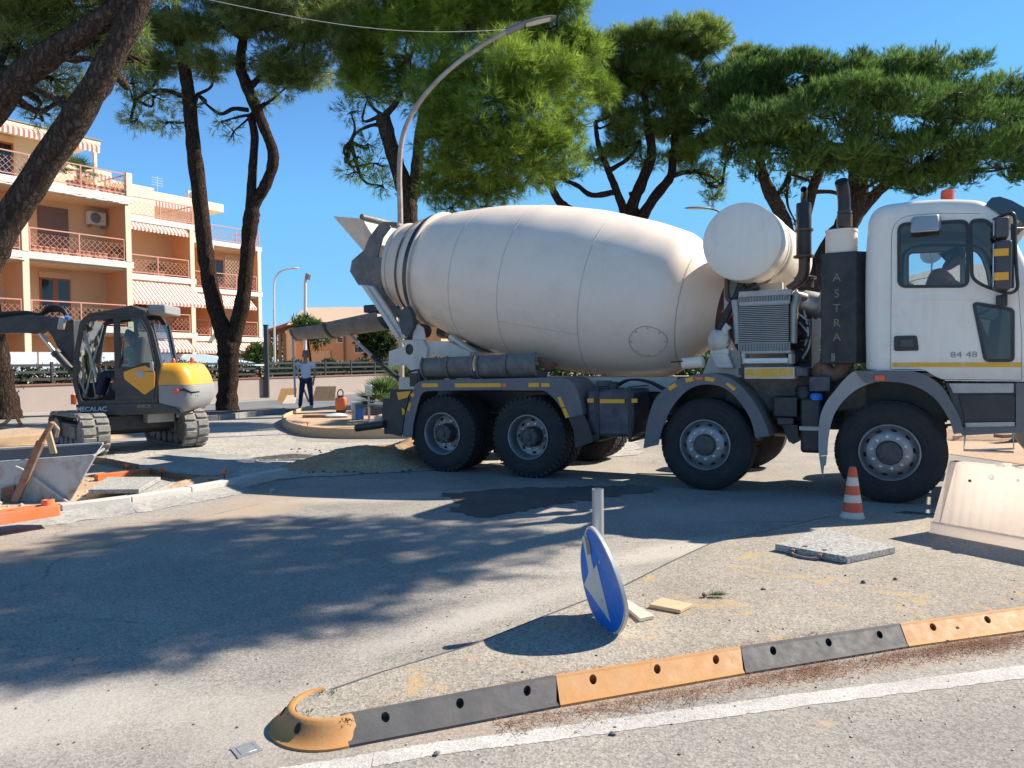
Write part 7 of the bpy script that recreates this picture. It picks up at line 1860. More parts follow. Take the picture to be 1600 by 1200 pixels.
for (px, py, y) in ((271, 565, .55), (300, 563, .1)):
    x, z = E_(px, py, y); b = MB(); b.lathe([(.035, -.05), (.038, .0), (.034, .035), (.02, .055), (0, .06)], (x, y, z), (0, 0, 1), 16); b.build('beacon', MT['red_orange'], ex, smooth=40)
# boom, hoses, cylinder, lamp
b = MB(); P = ep((-70, 507), (0, 497.5), (52, 490.5), (92, 496), (122, 500), (124, 585), (112, 583), (101, 555), (88, 527), (79, 516), (70, 517), (60, 522.5), (45, 520), (0, 521), (-70, 531), y=-.45); b.poly(P, [], XZ, -.62, -.28); bo = b.build('boom', MT['ex_black'], ex, bevel=.02)
b = MB(); P = ep((-70, 507), (-130, 530), (-160, 640), (-140, 645), (-112, 550), (-70, 531), y=-.45); b.poly(P, [], XZ, -.58, -.32); b.build('arm', MT['ex_black'], ex, bevel=.02)
q = lambda px, py, y=-.2: (E_(px, py, y)[0], y, E_(px, py, y)[1])
b = MB(); b.tube([q(62, 521), q(88, 553)], .035, 10); b.build('cylinder_rod', MT['chrome'], ex, smooth=50)
b = MB(); b.tube([q(86, 550), q(110, 577)], .07, 12); b.tube([q(86, 549), q(90, 554)], .09, 12); b.build('cylinder', MT['ex_black'], ex, smooth=50)
for k in range(4):
    b = MB(); d = k * 2.6; b.tube(catmull([q(-60, 497 + d, -.3 - .05 * k), q(0, 489 + d, -.3 - .05 * k), q(40, 487 + d, -.3 - .05 * k), q(62, 490 + d * .5, -.3 - .05 * k), q(74, 480 + d, -.3 - .05 * k), q(90, 478 + d, -.3 - .05 * k), q(102, 486 + d * .6, -.3 - .05 * k), q(108, 502, -.3 - .05 * k)], 5), .022, 7); b.build('hose', MT['hose'], ex, smooth=50)
b = MB(); x, z = E_(98, 505, -.25); b.obox((x, -.22, z), (.12, .16, .26), (1, .3, .2), (0, 1, 0)); b.build('work_lamp', MT['alu'], bo, bevel=.03)
b = MB(); x, z = E_(107, 497, -.25); b.lathe([(0, -.05), (.04, -.04), (.04, .04), (0, .05)], (x, -.2, z), (1, 0, .4), 14); b.build('lamp', MT['cap_blue'], bo, smooth=40)
# inside: seat, console, levers, tilted front glass
b = MB(); x, z = E_(206, 600, .3); b.box(x - .28, x + .28, .02, .55, z - .12, z + .06); b.build('seat', MT['seat'], ex, bevel=.05)
b = MB(); x2, z2 = E_(224, 560, .3); b.obox((x2, .28, z2), (.14, .5, .8), (1, 0, .15), (0, 1, 0)); b.build('backrest', MT['seat'], ex, bevel=.05)
b = MB(); b.box(E_(181, 585, .6)[0] - .35, E_(181, 585, .6)[0] + .05, .48, .62, E_(181, 600, .6)[1] - .15, E_(181, 588, .6)[1]); b.build('console', MT['ex_black'], ex, bevel=.04)
b = MB(); a = q(150, 620, .3); c = q(140, 560, .3); b.tube([a, c], .018, 8); a = q(132, 625, .45); c = q(152, 540, .5); b.tube([a, c], .02, 8); b.tube([q(128, 505, .6), q(150, 590, .6)], .028, 8); b.build('lever', MT['alu'], ex, smooth=50)
xg = E_(117, 560, YN)[0]
b = MB(); b.loft([[(E_(123, 628, YN)[0], YN - .07, E_(123, 628, YN)[1]), (E_(123, 628, YN)[0], -.2, E_(123, 628, YN)[1])], [(xg, YN - .07, E_(117, 560, YN)[1]), (xg, -.2, E_(117, 560, YN)[1])], [(E_(130, 500, YN)[0], YN - .07, E_(130, 500, YN)[1]), (E_(130, 500, YN)[0], -.2, E_(130, 500, YN)[1])]], False, False); b.build('front_glass', MT['glass'], ex, smooth=60)
b = MB(); b.box(E_(246, 600, YN)[0] + .07, E_(246, 600, YN)[0] + .10, -.2, YN - .07, E_(246, 630, YN)[1], E_(246, 574, YN)[1]); b.build('rear_panel', MT['ex_black'], ex)
# the operator, seated facing the boom
sx, sz = E_(206, 592, .3)
W = lambda x, y, z: (x, y, z)
p0 = EF.world(sx, .28, sz)
hz = E_(204, 520, .3)[1] - sz; hx = E_(204, 520, .3)[0] - sx
person('seated excavator operator in a pale teal shirt and navy trousers inside the cab', p0, EF.h + PI / 2,
       dict(pelvis=(0, .05, .06), chest=(0, .06, .36), neck=(0, .03, .60), head=(0, -.03, .74), face=(0, -1, -.15),
            shL=(.2, .05, .53), shR=(-.2, .05, .53), elL=(.27, -.12, .29), elR=(-.26, -.16, .30), wrL=(.2, -.36, .26), wrR=(-.2, -.40, .28),
            hpL=(.1, .02, .05), hpR=(-.1, .02, .05), knL=(.15, -.42, .10), knR=(-.13, -.44, .10), anL=(.16, -.52, -.32), anR=(-.14, -.56, -.32), toL=(.17, -.70, -.38), toR=(-.15, -.74, -.38)),
       'shirt_t', 'jeans', 1.06, .6)
# ---------------------------------------------------------------- the truck driver
dx, dz = T(1491, 404, 1.88)
p0 = TF.world(dx - .35, 1.88, dz - .82)
person('truck driver in an orange shirt leaning forward at the wheel behind the cab window', p0, TF.h + PI / 2,
       dict(pelvis=(0, .03, .07), chest=(0, -.10, .40), neck=(0, -.22, .62), head=(-.02, -.31, .73), face=(-.5, -.85, -.2),
            shL=(.21, -.17, .55), shR=(-.21, -.17, .55), elL=(.28, -.42, .42), elR=(-.30, -.36, .36), wrL=(.18, -.60, .38), wrR=(-.2, -.58, .38),
            hpL=(.1, .0, .06), hpR=(-.1, .0, .06), knL=(.16, -.46, .12), knR=(-.14, -.46, .12), anL=(.16, -.62, -.28), anR=(-.14, -.62, -.28), toL=(.17, -.80, -.34), toR=(-.15, -.80, -.34)),
       'shirt_o', 'jeans', 1.12, .6)
# ---------------------------------------------------------------- the standing man
pm = on_ground(479, 641.5)
k = 2.0 / 1.76
mp = person('standing man in a pale shirt and navy trousers holding a long levelling rule', (pm.x, pm.y, 0), math.radians(0),
       dict(standing=1, pelvis=(0, 0, .95), chest=(.0, .0, 1.25), neck=(.0, -.01, 1.49), head=(.01, -.03, 1.625), face=(-.2, -1, -.1),
            shL=(.19, .0, 1.42), shR=(-.19, -.01, 1.42), elL=(.27, .04, 1.14), elR=(-.34, -.10, 1.22), wrL=(.24, -.04, .90), wrR=(-.31, -.22, 1.40),
            hdR=(-.31, -.23, 1.48), hpL=(.095, 0, .90), hpR=(-.095, 0, .90), knL=(.14, -.03, .49), knR=(-.14, -.05, .49), anL=(.15, .03, .08), anR=(-.20, .0, .08), toL=(.17, -.14, .035), toR=(-.25, -.16, .035)) if True else None,
       'shirt_w', 'jeans', k, .62, 'hair_grey')
for nm, lab, px0, py0, px1, py1, dd in (('levelling_rule', 'upright silver levelling rule held in the raised hand of the man in the pale shirt', 457.3, 528, 461.5, 620, -.30), ('levelling_rule', 'slanting silver rule propped behind the man in the pale shirt', 462.5, 577, 482.5, 628, .22)):
    a, c = at_depth(px0, py0, pm.y + dd), at_depth(px1, py1, pm.y + dd); base = Vector((c.x, c.y, c.z))
    r = thing(nm, lab, 'tool', base)
    b = MB(); b.beam((0, 0, 0), a - base, .06, .035); b.build('bar', MT['alu'], r, bevel=.006)
    b = MB(); d = (a - base).normalized(); b.beam(-d * .012, d * .012, .066, .04); b.beam((a - base) - d * .012, (a - base) + d * .012, .066, .04); b.build('end_cap', MT['lamp_grey'], r)
# ================================================================== SMALL THINGS
# ---------------------------------------------------------------- bent sign
pz = IZ
pb = at_depth(934, 764, 4.50); base = Vector((pb.x, 4.50, pz))
sg = thing('traffic_sign', 'bent round blue sign with white arrow turned edge-on below a short grey pole', 'traffic sign', base)
hp_ = pb.z - pz
b = MB(); b.lathe([(.0, -.05), (.034, -.05), (.034, hp_), (.0305, hp_), (.0305, hp_ - .05), (0, hp_ - .05)], (0, 0, 0), (0, 0, 1), 32); b.build('pole', MT['galv'], sg, smooth=40)
dc = at_depth(940, 906, 4.28) - base
n_ = Vector((-.952, -.305, .0)).normalized(); h_ = Vector((.305, -.952, 0)).normalized()
v_ = Vector((0, 0, 1)); tl_ = math.radians(4)
n2 = (n_ * math.cos(tl_) + v_ * math.sin(tl_) * -1).normalized(); v2 = (v_ * math.cos(tl_) + n_ * math.sin(tl_)).normalized()
RD = .30
def SP(h, v, d):
    w = h * .55 + v * .84 - .07
    bend = 0.0
    if w > 0: bend = .55 * w * w / (w + .05) * .45
    return dc + h_ * (h - (.25 * bend if w > 0 else 0)) + v2 * v + n2 * (d + bend) 
def srings(rs, d, n=72): return [[SP(r * math.cos(t), r * math.sin(t), d) for t in [2 * PI * k / n for k in range(n)]] for r in rs]
b = MB()
b.loft(srings([.285, .27, .255, .24, .22, .20, .18, .16, .14, .12, .10, .08, .06, .04, .02, .001], 0), True, False); b.build('sign_face', MT['sign_blue'], sg, smooth=50, fix=False)
b = MB(); b.loft(srings([.286, .297], .0015), True, False); b.build('border', MT['sign_white'], sg, smooth=40, fix=False)
b = MB(); n = 64
b.loft([[SP(r * math.cos(t), r * math.sin(t), d) for t in [2 * PI * k / n for k in range(n)]] for r, d in ((.2975, .0005), (RD, -.001), (RD, -.02), (.288, -.022), (.286, -.006), (.24, -.008), (.2, -.008), (.16, -.008), (.12, -.008), (.08, -.008), (.04, -.008), (.001, -.008))], True, False); b.build('back_plate', MT['sign_rim'], sg, smooth=40)
def spoly(pts, d, th, m, nm):
    pp = []
    for i, p in enumerate(pts):
        q = pts[(i + 1) % len(pts)]
        for j in range(6): pp.append((p[0] + (q[0] - p[0]) * j / 6, p[1] + (q[1] - p[1]) * j / 6))
    b = MB(); b.poly(pp, [], lambda u, v, dd: SP(u, v, dd), d, d + th); return b.build(nm, m, sg)
spoly([(-.235, .195), (-.165, .225), (-.10, .03), (-.05, .075), (.085, -.215), (-.262, -.10), (-.205, -.04), (-.175, -.0)], .0012, .0015, MT['sign_white'], 'arrow')
spoly([(-.20, .215), (-.13, .20), (-.12, .12), (-.17, .10)], .003, .001, mat('weathered_sticker', (.30, .24, .21), .7, var=.5, scale=40), 'sticker')
b = MB()
for z in (.10, -.12):
    c = dc + v2 * z; b.beam(c - n2 * .007, Vector((0, 0, c.z)), .03, .02)
b.lathe([(.035, -.02), (.042, -.02), (.042, .02), (.035, .02)], (0, 0, (dc + v2 * .1).z), (0, 0, 1), 24); b.lathe([(.035, -.02), (.042, -.02), (.042, .02), (.035, .02)], (0, 0, (dc - v2 * .12).z), (0, 0, 1), 24)
b.build('bracket', MT['galv'], sg)

# ---------------------------------------------------------------- cone
p = on_ground(1332, 808, IZ)
cn = thing('traffic_cone', 'worn red and white striped traffic cone on the island in front of the truck wheel', 'traffic cone', p)
H_ = .465; r0_, r1_ = .100, .034
ys = [0, .12, .31, .465, .645, .82, 1.0]
for k in range(6):
    a, c = ys[k], ys[k + 1]; ra = r0_ + (r1_ - r0_) * a; rc = r0_ + (r1_ - r0_) * c
    b = MB(); b.lathe([(ra - .004, a * H_), (ra, a * H_ + .001), (rc, c * H_ - .001), (rc - .004, c * H_)], (0, 0, 0), (0, 0, 1), 36, caps=(k == 5)); b.build('band', MT['cone_white'] if k % 2 == 0 else MT['cone_red'], cn, smooth=30)
b = MB(); b.lathe([(.112, -.0), (.112, .012), (.098, .016)], (0, 0, 0), (0, 0, 1), 36); b.build('foot', MT['cone_white'], cn, smooth=30)
b = MB(); b.lathe([(0, 0), (.03, .0), (.031, .012), (.022, .014), (.018, -.03), (0, -.03)], (0, 0, H_ - .002), (0, 0, 1), 24); b.build('tip', MT['steel_dirty'], cn, smooth=30)

# ---------------------------------------------------------------- water-filled barrier
a, c = on_ground(1452, 832, IZ), on_ground(1600, 860, IZ)
d = (c - a).normalized(); BF2 = math.atan2(d.y, d.x)
ba = thing('road_barrier', 'weathered white plastic water-filled barrier standing at the right edge', 'barrier', a, BF2)
t = NT('milky_weathered_plastic'); k_ = t.mix((.92, .86, .79), (.84, .70, .60), t.ramp(t.noise(3, 7, .7), [(.45, 0), (.75, .6)])); t.col(k_); t.set(Roughness=.45)
tr = t.n.new('ShaderNodeBsdfTranslucent'); t.l.new(k_, tr.inputs[0]); mx = t.n.new('ShaderNodeMixShader'); mx.inputs[0].default_value = .75
t.l.new(t.p.outputs[0], mx.inputs[1]); t.l.new(tr.outputs[0], mx.inputs[2]); t.l.new(mx.outputs[0], t.n['Material Output'].inputs[0]); MT['milky'] = t.mat
zt = at_depth(1480, 720, a.y + .05).z - IZ
t = NT('white_bung'); t.col((.95, .94, .92)); tr = t.n.new('ShaderNodeBsdfTranslucent'); tr.inputs[0].default_value = (1, 1, 1, 1); mx = t.n.new('ShaderNodeMixShader'); mx.inputs[0].default_value = .9
t.l.new(t.p.outputs[0], mx.inputs[1]); t.l.new(tr.outputs[0], mx.inputs[2]); t.l.new(mx.outputs[0], t.n['Material Output'].inputs[0]); MT['bung_white'] = t.mat  # bright translucent white, stands in for light coming through a hole
LB = 1.35
def bprof(x, k=0.0):
    hb, ht = .20, .075
    return [(x, 0, 0), (x, .002, .085), (x, .028 + k, .095), (x, .155 + k, zt - .02), (x, .17, zt), (x, .26, zt), (x, .275 - k, zt - .02), (x, .40 - k, .095), (x, .428, .085), (x, .43, 0)]
xs = [0]; ribs = []
b = MB(); rings = []
rings.append(bprof(.0)); 
nrib = 15
for i in range(nrib):
    x = .06 + (LB - .12) * i / nrib; w = (LB - .12) / nrib
    for f, kk in ((.0, 0), (.18, .006), (.72, .006), (.9, 0)): rings.append(bprof(x + w * f, kk))
rings.append(bprof(LB - .02)); rings.append(bprof(LB))
# lean of the end faces
for i, r_ in enumerate(rings):
    rings[i] = [(p[0] + (.075 * (p[2] / zt) if i < 2 else (-.075 * (p[2] / zt) if i >= len(rings) - 2 else 0)), p[1], p[2]) for p in r_]
b.loft(rings); bb_ = b.build('body', MT['milky'], ba, smooth=25)
b = MB()
for (x, z, rr) in ((.43, zt - .09, .034), (.63, zt - .09, .018)):
    y = .155 - (.127) * ((zt - .02 - z) / (zt - .115)) 
    b.lathe([(0, -.006), (rr * .6, -.006), (rr * .7, .0), (rr * .7, .012)], (x, y - .004, z), (0, 1, -.28), 18)
b.build('bung', MT['bung_white'], bb_, smooth=40)  # white discs painted where light shows through holes; no plugs, nothing cut
b = MB(); b.lathe([(.012, .0), (.012, .008), (0, .009)], (.27, .155 - .127 * (.12 / (zt - .115)), zt - .14), (0, -1, .28), 12); b.build('drain_plug', MT['steel_dirty'], bb_)
b = MB(); b.box(.46, .52, .15, .28, zt + .001, zt + .02); b.box(.60, .66, .15, .28, zt + .001, zt + .012); b.build('filler_lip', MT['milky'], bb_, bevel=.005)

# ---------------------------------------------------------------- stone slab with a handle
sp = [on_ground(px, py, IZ + .055) for px, py in ((1211, 850), (1323, 870), (1399, 854), (1285, 824))]
c = sum(sp, Vector()) / 4; st = thing('stone_slab', 'speckled grey square stone slab with carrying handle lying on the traffic island', 'slab', (c.x, c.y, IZ + .003))
b = MB(); q = [p - c for p in sp]; b.loft([[(p.x, p.y, 0) for p in q], [(p.x, p.y, .052) for p in q]]); b.build('slab', MT['granite'], st, bevel=.004)
e0, e1 = q[0], q[1]; ed = (e1 - e0); nn = Vector((ed.y, -ed.x, 0)).normalized()
ha, hb = e0.lerp(e1, .28), e0.lerp(e1, .66)
b = MB(); b.tube(catmull([ha + nn * .0 + Vector((0, 0, .03)), ha + nn * .035 + Vector((0, 0, .02)), ha.lerp(hb, .15) + nn * .06 + Vector((0, 0, .01)), ha.lerp(hb, .5) + nn * .075 + Vector((0, 0, .008)), ha.lerp(hb, .85) + nn * .06 + Vector((0, 0, .01)), hb + nn * .035 + Vector((0, 0, .02)), hb + Vector((0, 0, .03))], 6), .011, 8); b.build('handle', MT['steel_dirty'], st, smooth=50)
for p in (ha, hb): b = MB(); b.obox(p + nn * .016 + Vector((0, 0, .028)), (.03, .035, .03), ed, nn); b.build('handle_clamp', MT['rust'], st, bevel=.004)
b = MB()
for f, g_ in ((.35, .12), (.62, .12)):
    p = q[0].lerp(q[1], f).lerp(q[3].lerp(q[2], f), g_); b.lathe([(0, .0532), (.022, .0532)], (p.x, p.y, 0), (0, 0, 1), 12)
b.build('lifting_hole', MT['void'], st)

# ---------------------------------------------------------------- two boards, a sprig, stones
def board(pts, th, label, m, z0=IZ + .003, name='wood_board'):
    g = [on_ground(px, py, z0 + th) for px, py in pts]; c = sum(g, Vector()) / len(g); r = thing(name, label, 'board', (c.x, c.y, z0))
    b = MB(); b.loft([[(p.x - c.x, p.y - c.y, 0) for p in g], [(p.x - c.x, p.y - c.y, th) for p in g]]); b.build('plank', m, r, bevel=.003); return r
board([(950, 925), (976, 934), (1022, 961), (1000, 966)], .022, 'pale cement-stained board partly hidden behind the blue sign', MT['wood_grey'])
board([(1014, 944), (1063, 953), (1082, 943), (1034, 933)], .022, 'short brownish board lying right of the blue sign, beside the pine sprig', MT['wood'])
p = on_ground(1112, 933, IZ + .002); r = thing('pine_sprig', 'small green pine sprig fallen on the traffic island', 'sprig', p)
b = MB(); b.tube([(-.06, 0, .012), (0, .004, .015), (.06, .0, .012)], .004, 5); b.lathe([(0, -.02), (.014, -.01), (.016, .0), (.01, .012), (0, .02)], (-.045, 0, .015), (1, .2, .1), 8); b.build('twig', MT['wood_dark'], r)
rg = np.random.default_rng(5); n = 150
bs = np.stack([rg.uniform(-.02, .06, n), rg.normal(0, .004, n), np.full(n, .014)], 1); dr_ = np.stack([rg.normal(.8, .4, n), rg.normal(0, .6, n), np.abs(rg.normal(.15, .25, n))], 1); dr_ /= np.linalg.norm(dr_, axis=1)[:, None]
sd_ = np.cross(dr_, [0, 0, 1]) * .0016; V = np.stack([bs - sd_, bs + sd_, bs + dr_ * rg.uniform(.04, .085, n)[:, None]], 1).reshape(-1, 3)
tag(np_mesh('needles', V, np.arange(3 * n).reshape(-1, 3), MT['leaf_mid'], r, np.repeat(rg.random(n), 3)), kind='stuff')

MT['litter'] = mat('dry_pine_litter', (.19, .085, .042), .9, var=.4, scale=60)
def litter(name, pts, n, z, L, w, seed, m, band=.1, clump=9):
    """dry needles strewn in drifts along a line of ground points"""
    rg = np.random.default_rng(seed); P = np.array([tuple(p)[:2] for p in pts]); k = len(P) - 1
    cen = rg.random(clump) ; wid = rg.uniform(.02, .09, clump)
    pick = rg.integers(0, clump, n); t_ = np.clip(np.where(rg.random(n) < .65, cen[pick] + rg.normal(size=n) * wid[pick], rg.random(n)), 0, .9999) * k
    i = t_.astype(int); f = (t_ - i)[:, None]; c = P[i] * (1 - f) + P[i + 1] * f
    d0 = P[i + 1] - P[i]; d0 /= np.linalg.norm(d0, axis=1)[:, None]; nr = np.stack([-d0[:, 1], d0[:, 0]], 1)
    c = c - nr * (np.abs(rg.normal(size=n)) * band)[:, None]
    a = rg.uniform(0, 2 * np.pi, n); dd = np.stack([np.cos(a), np.sin(a)], 1); ln = L * rg.uniform(.5, 1.3, n)[:, None]; sd_ = np.stack([-dd[:, 1], dd[:, 0]], 1) * w
    zz = z + rg.random(n) * .012
    V = np.zeros((n, 3, 3)); V[:, 0, :2] = c - sd_; V[:, 1, :2] = c + sd_; V[:, 2, :2] = c + dd * ln; V[:, :2, 2] = zz[:, None]; V[:, 2, 2] = z + rg.random(n) * .012
    tag(np_mesh(name, V.reshape(-1, 3), np.arange(3 * n).reshape(-1, 3), m), kind='stuff')
foot = [p.lerp(q_, f) + Vector((.01, -.03, 0)) for p, q_ in zip(KB[:-1], KB[1:]) for f in (0, .33, .66)][2:]
litter('pine_litter', foot, 4800, .006, .06, .0016, 61, MT['litter'], .075, 14)
litter('pine_litter', [on_ground(x, y) for x, y in ((100, 900), (500, 960), (900, 830), (1200, 800))], 300, .006, .06, .0015, 62, MT['litter'], .8, 20)
litter('pine_litter', [p + Vector((0, .02, 0)) for p in KT], 700, IZ + .004, .045, .0011, 63, MT['litter'], -.06, 14)
litter('pine_litter', [on_ground(x, y) for x, y in ((620, 1010), (1000, 960), (1500, 900))], 450, IZ + .004, .05, .0012, 64, MT['litter'], .35, 20)
def stones(name, area, n, z, s0, s1, m, seed):
    rg = random.Random(seed); b = MB()
    for k in range(n):
        px, py = rg.uniform(area[0], area[2]), rg.uniform(area[1], area[3]); p = on_ground(px, py, z); s = rg.uniform(s0, s1) * (2 if rg.random() < .06 else 1)
        vv = [(p.x + s * rg.uniform(.6, 1.2) * math.cos(t), p.y + s * rg.uniform(.6, 1.2) * math.sin(t), z + q * s) for q in (-.2, .5) for t in [2 * PI * j / 5 + q for j in range(5)]]
        b.add(vv + [(p.x, p.y, z + s * rg.uniform(.7, 1.1))], [(j, (j + 1) % 5, 5 + (j + 1) % 5, 5 + j) for j in range(5)] + [(5 + j, 5 + (j + 1) % 5, 10) for j in range(5)])
    tag(b.build(name, m), kind='stuff')
MT['pebble'] = mat('dark_grit', (.13, .12, .11), .9, var=.4, scale=50); MT['pebble2'] = mat('pale_grit', (.45, .40, .34), .9, var=.3, scale=50)
stones('grit', (560, 890, 1600, 1060), 45, IZ + .001, .003, .008, MT['pebble'], 71)
stones('grit', (20, 800, 1300, 1190), 80, .001, .003, .008, MT['pebble'], 72)
stones('grit', (20, 840, 1000, 1190), 45, .001, .003, .007, MT['pebble2'], 73)
stones('grit', (600, 1060, 1600, 1190), 45, .001, .003, .007, MT['pebble2'], 74)
stones('rubble', (130, 700, 440, 772), 110, .006, .01, .03, MT['pebble2'], 75)
stones('rubble', (450, 700, 660, 740), 90, .01, .01, .03, MT['pebble'], 76)
stones('rubble', (-20, 690, 140, 800), 120, .006, .01, .035, MT['pebble2'], 77)
for k, (px, py) in enumerate(((1349, 911), (1399, 906), (1321, 900))):
    p = on_ground(px, py, IZ); r = link('loose_stone', None); r.location = p
    tag(r, ['dark loose stone on the island below the stone slab', 'dark loose stone on the island, right of the other stones below the slab', 'tiny dark stone nearest to the stone slab on the island'][k], 'stone')
    b = MB(); s = (.016, .013, .008)[k]; b.lathe([(0, -.2 * s), (s, .0), (s * 1.05, .5 * s), (s * .6, 1.1 * s), (0, 1.2 * s)], (0, 0, 0), (.1, .1, 1), 7); b.build('stone', MT['pebble'], r)
# weeds in the joints
MT['weed'] = MT['leaf_mid']
wd = []
for (px, py, z, n) in ((520, 1086, .078, 1), (500, 1086, .08, 1), (482, 1116, .085, 1), (541, 1140, .05, 1.6), (541, 1128, .08, 1), (939, 1043, .085, .6), (1270, 992, .085, .5)):
    p = on_ground(px, py, z); wd.append((p.x, p.y, p.z, .02, .02, .015, n))
V, T_, ti = leaf_clumps(wd, 55, .013, .004, 4, 81, .4, .9, .1); tag(np_mesh('weeds', V, T_, MT['weed'], None, ti), kind='stuff')

# ---------------------------------------------------------------- left: skip, timber, slabs, orange barriers
Ys = 8.95
q = lambda px, py, Y=Ys: at_depth(px, py, Y)
sk = thing('digger_bucket', 'dented rust-stained grey metal skip with a rusty frame at the left edge', 'skip', (q(20, 790).x, Ys, 0)); bo_ = Vector((q(20, 790).x, Ys, 0))
A, B_, C_, D_ = q(-90, 729), q(147, 712), q(107, 785), q(-90, 799)
A2, B2 = q(-90, 707, Ys + .85), q(161, 692.5, Ys + .85); C2, D2 = q(112, 770, Ys + .65), q(-90, 780, Ys + .65)
def wallq(P, th, m, nm, nrm):
    b = MB(); P = [p - bo_ for p in P]; n_ = Vector(nrm).normalized() * th; b.loft([P, [p + n_ for p in P]]); return b.build(nm, m, sk, bevel=.004)
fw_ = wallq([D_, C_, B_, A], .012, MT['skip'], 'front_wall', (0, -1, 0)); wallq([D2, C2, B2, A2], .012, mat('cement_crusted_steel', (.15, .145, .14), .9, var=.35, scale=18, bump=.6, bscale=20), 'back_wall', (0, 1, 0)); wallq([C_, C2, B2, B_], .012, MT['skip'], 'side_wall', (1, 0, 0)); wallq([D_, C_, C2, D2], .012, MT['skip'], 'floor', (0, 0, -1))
b = MB(); b.tube([C_ - bo_, B_ - bo_, q(163, 701, Ys + .1) - bo_], .016, 8); b.tube([A - bo_, B_ - bo_], .018, 8); b.tube([A2 - bo_, B2 - bo_], .014, 8); b.build('rim', MT['skip'], sk)
b = MB(); b.tube([q(24, 729, Ys - .05) - bo_, q(34, 733, Ys - .06) - bo_, q(106, 785, Ys - .05) - bo_], .016, 8); b.build('brace', MT['skip'], sk, smooth=50)
b = MB(); b.beam(q(20, 792, Ys - .12) - bo_, q(64, 690, Ys - .12) - bo_, .085, .05); b.beam(q(62, 694, Ys - .12) - bo_, q(82, 660, Ys - .10) - bo_, .06, .05); b.build('rusty_arm', MT['rust'], sk, bevel=.008)
b = MB(); b.tube([q(82, 660, Ys - .08) - bo_, q(91, 670, Ys + .1) - bo_, q(88, 682, Ys + .2) - bo_], .018, 8); b.beam(q(74, 672, Ys + .2) - bo_, q(84, 708, Ys + .3) - bo_, .07, .03); b.build('latch', MT['wood'], sk)
b = MB(); P = [q(px, py, Ys - .013) - bo_ for px, py in ((5, 762), (25, 757), (25, 790), (5, 793))]; b.loft([P, [p + Vector((0, -.04, 0)) for p in P]]); b.build('hinge_plate', MT['rust'], fw_)
def gboard(a, c, w, th, label, m, z=.0, name='timber', cat='timber', roll=0):
    """plank lying between two image points on the ground"""
    a, c = on_ground(*a, z), on_ground(*c, z); d = (c - a); r = thing(name, label, cat, a); b = MB(); s = Vector((-d.y, d.x, 0)).normalized()
    b.obox(d / 2 + Vector((0, 0, th / 2)), (d.length, w, th), d, s); b.build('plank', m, r, bevel=.004); return r
gboard((-60, 703), (106, 690), .04, .18, 'pale formwork plank on edge behind the skip', MT['wood'], 0)
gboard((145, 722), (215, 736), .05, .10, 'dark weathered timber edging beside the excavator track', MT['wood_dark'], 0)
gboard((232, 741), (345, 762), .05, .09, 'dark weathered timber edging along the new kerb', MT['wood_dark'], 0)
gboard((205, 741), (260, 752), .09, .03, 'thin grey brown lath lying on the sandy soil', MT['wood_dark'], .03)
r = gboard((150, 752), (232, 742), .12, .09, 'orange plastic bar lying behind the stone slabs', MT['plast_orange'], 0, 'plastic_bar', 'plastic bar')
sl = [((138, 765), (217, 764), (251, 745), (168, 745)), ((196, 773), (236, 769), (273, 754), (240, 747))]
for k, pts in enumerate(sl):
    z0 = .09 if k == 0 else .03; g = [on_ground(px, py, z0 + .05) for px, py in pts]; c = sum(g, Vector()) / 4
    r = thing('stone_slab', ['upper flat grey stone slab lying on the sandy soil by the skip', 'lower grey stone slab slid out from under the other one by the kerb'][k], 'slab', (c.x, c.y, z0))
    b = MB(); b.loft([[(p.x - c.x, p.y - c.y, 0) for p in g], [(p.x - c.x, p.y - c.y, .05) for p in g]]); b.build('slab', MT['granite'], r, bevel=.004)
def pin(px, py, h, label, z=0.0):
    p = on_ground(px, py, z); r = thing('marker_pin', label, 'marker pin', p, 0, 'red-capped marker pins round the kerbs')
    b = MB(); b.tube([(0, 0, -.02), (random.uniform(-.01, .01), 0, h)], .007, 6); b.build('rod', MT['black'], r)
    b = MB(); b.lathe([(0, h - .01), (.022, h - .01), (.026, h + .01), (.034, h + .03), (.034, h + .045), (0, h + .047)], (0, 0, 0), (0, 0, 1), 14); b.build('cap', MT['plast_orange'], r, smooth=40)
for px, py, h, l in ((199, 741, .11, 'red-capped marker pin nearest to the excavator track'), (252, 747, .10, 'red-capped marker pin beside the slid-out stone slab'), (351, 759, .17, 'tall red-capped marker pin at the end of the dark timber edging'),
                     (461, 655, .18, 'red-capped marker pin below the standing man'), (446, 668, .2, 'red-capped marker pin at the left tip of the planted bed'), (481, 676, .2, 'red-capped marker pin at the front of the planted bed, left of the orange sprayer'), (505, 681, .14, 'red-capped marker pin at the front of the planted bed, under the orange sprayer')): pin(px, py, h, l)
# orange plastic barrier lying at the lower left
a, c = on_ground(-110, 838, .115), on_ground(97, 806, .115)
d = (c - a); r = thing('plastic_barrier', 'orange plastic barrier foot lying along the kerb at the left edge', 'barrier', a, math.atan2(d.y, d.x)); L = d.length
b = MB(); holes = [[(x + .05 * math.cos(t), .15 + .028 * math.sin(t)) for t in [2 * PI * k / 12 for k in range(12)]] for x in (L - .17, L - .42, L - .62, L - .85)]
P = rounded([(0, .0), (L, .02), (L + .02, .2), (L - .2, .27), (0, .26)], .03, 4); b.poly(P, holes, XY, .055, .10); b.poly(P, [], XY, 0, .054); b.build('foot', MT['plast_orange'], r, bevel=.01)
b = MB(); b.lathe([(.06, .10), (.055, .15), (.035, .155), (.03, .11)], (L - .06, .16, 0), (0, 0, 1), 16); b.build('socket', MT['plast_orange'], r, smooth=40)

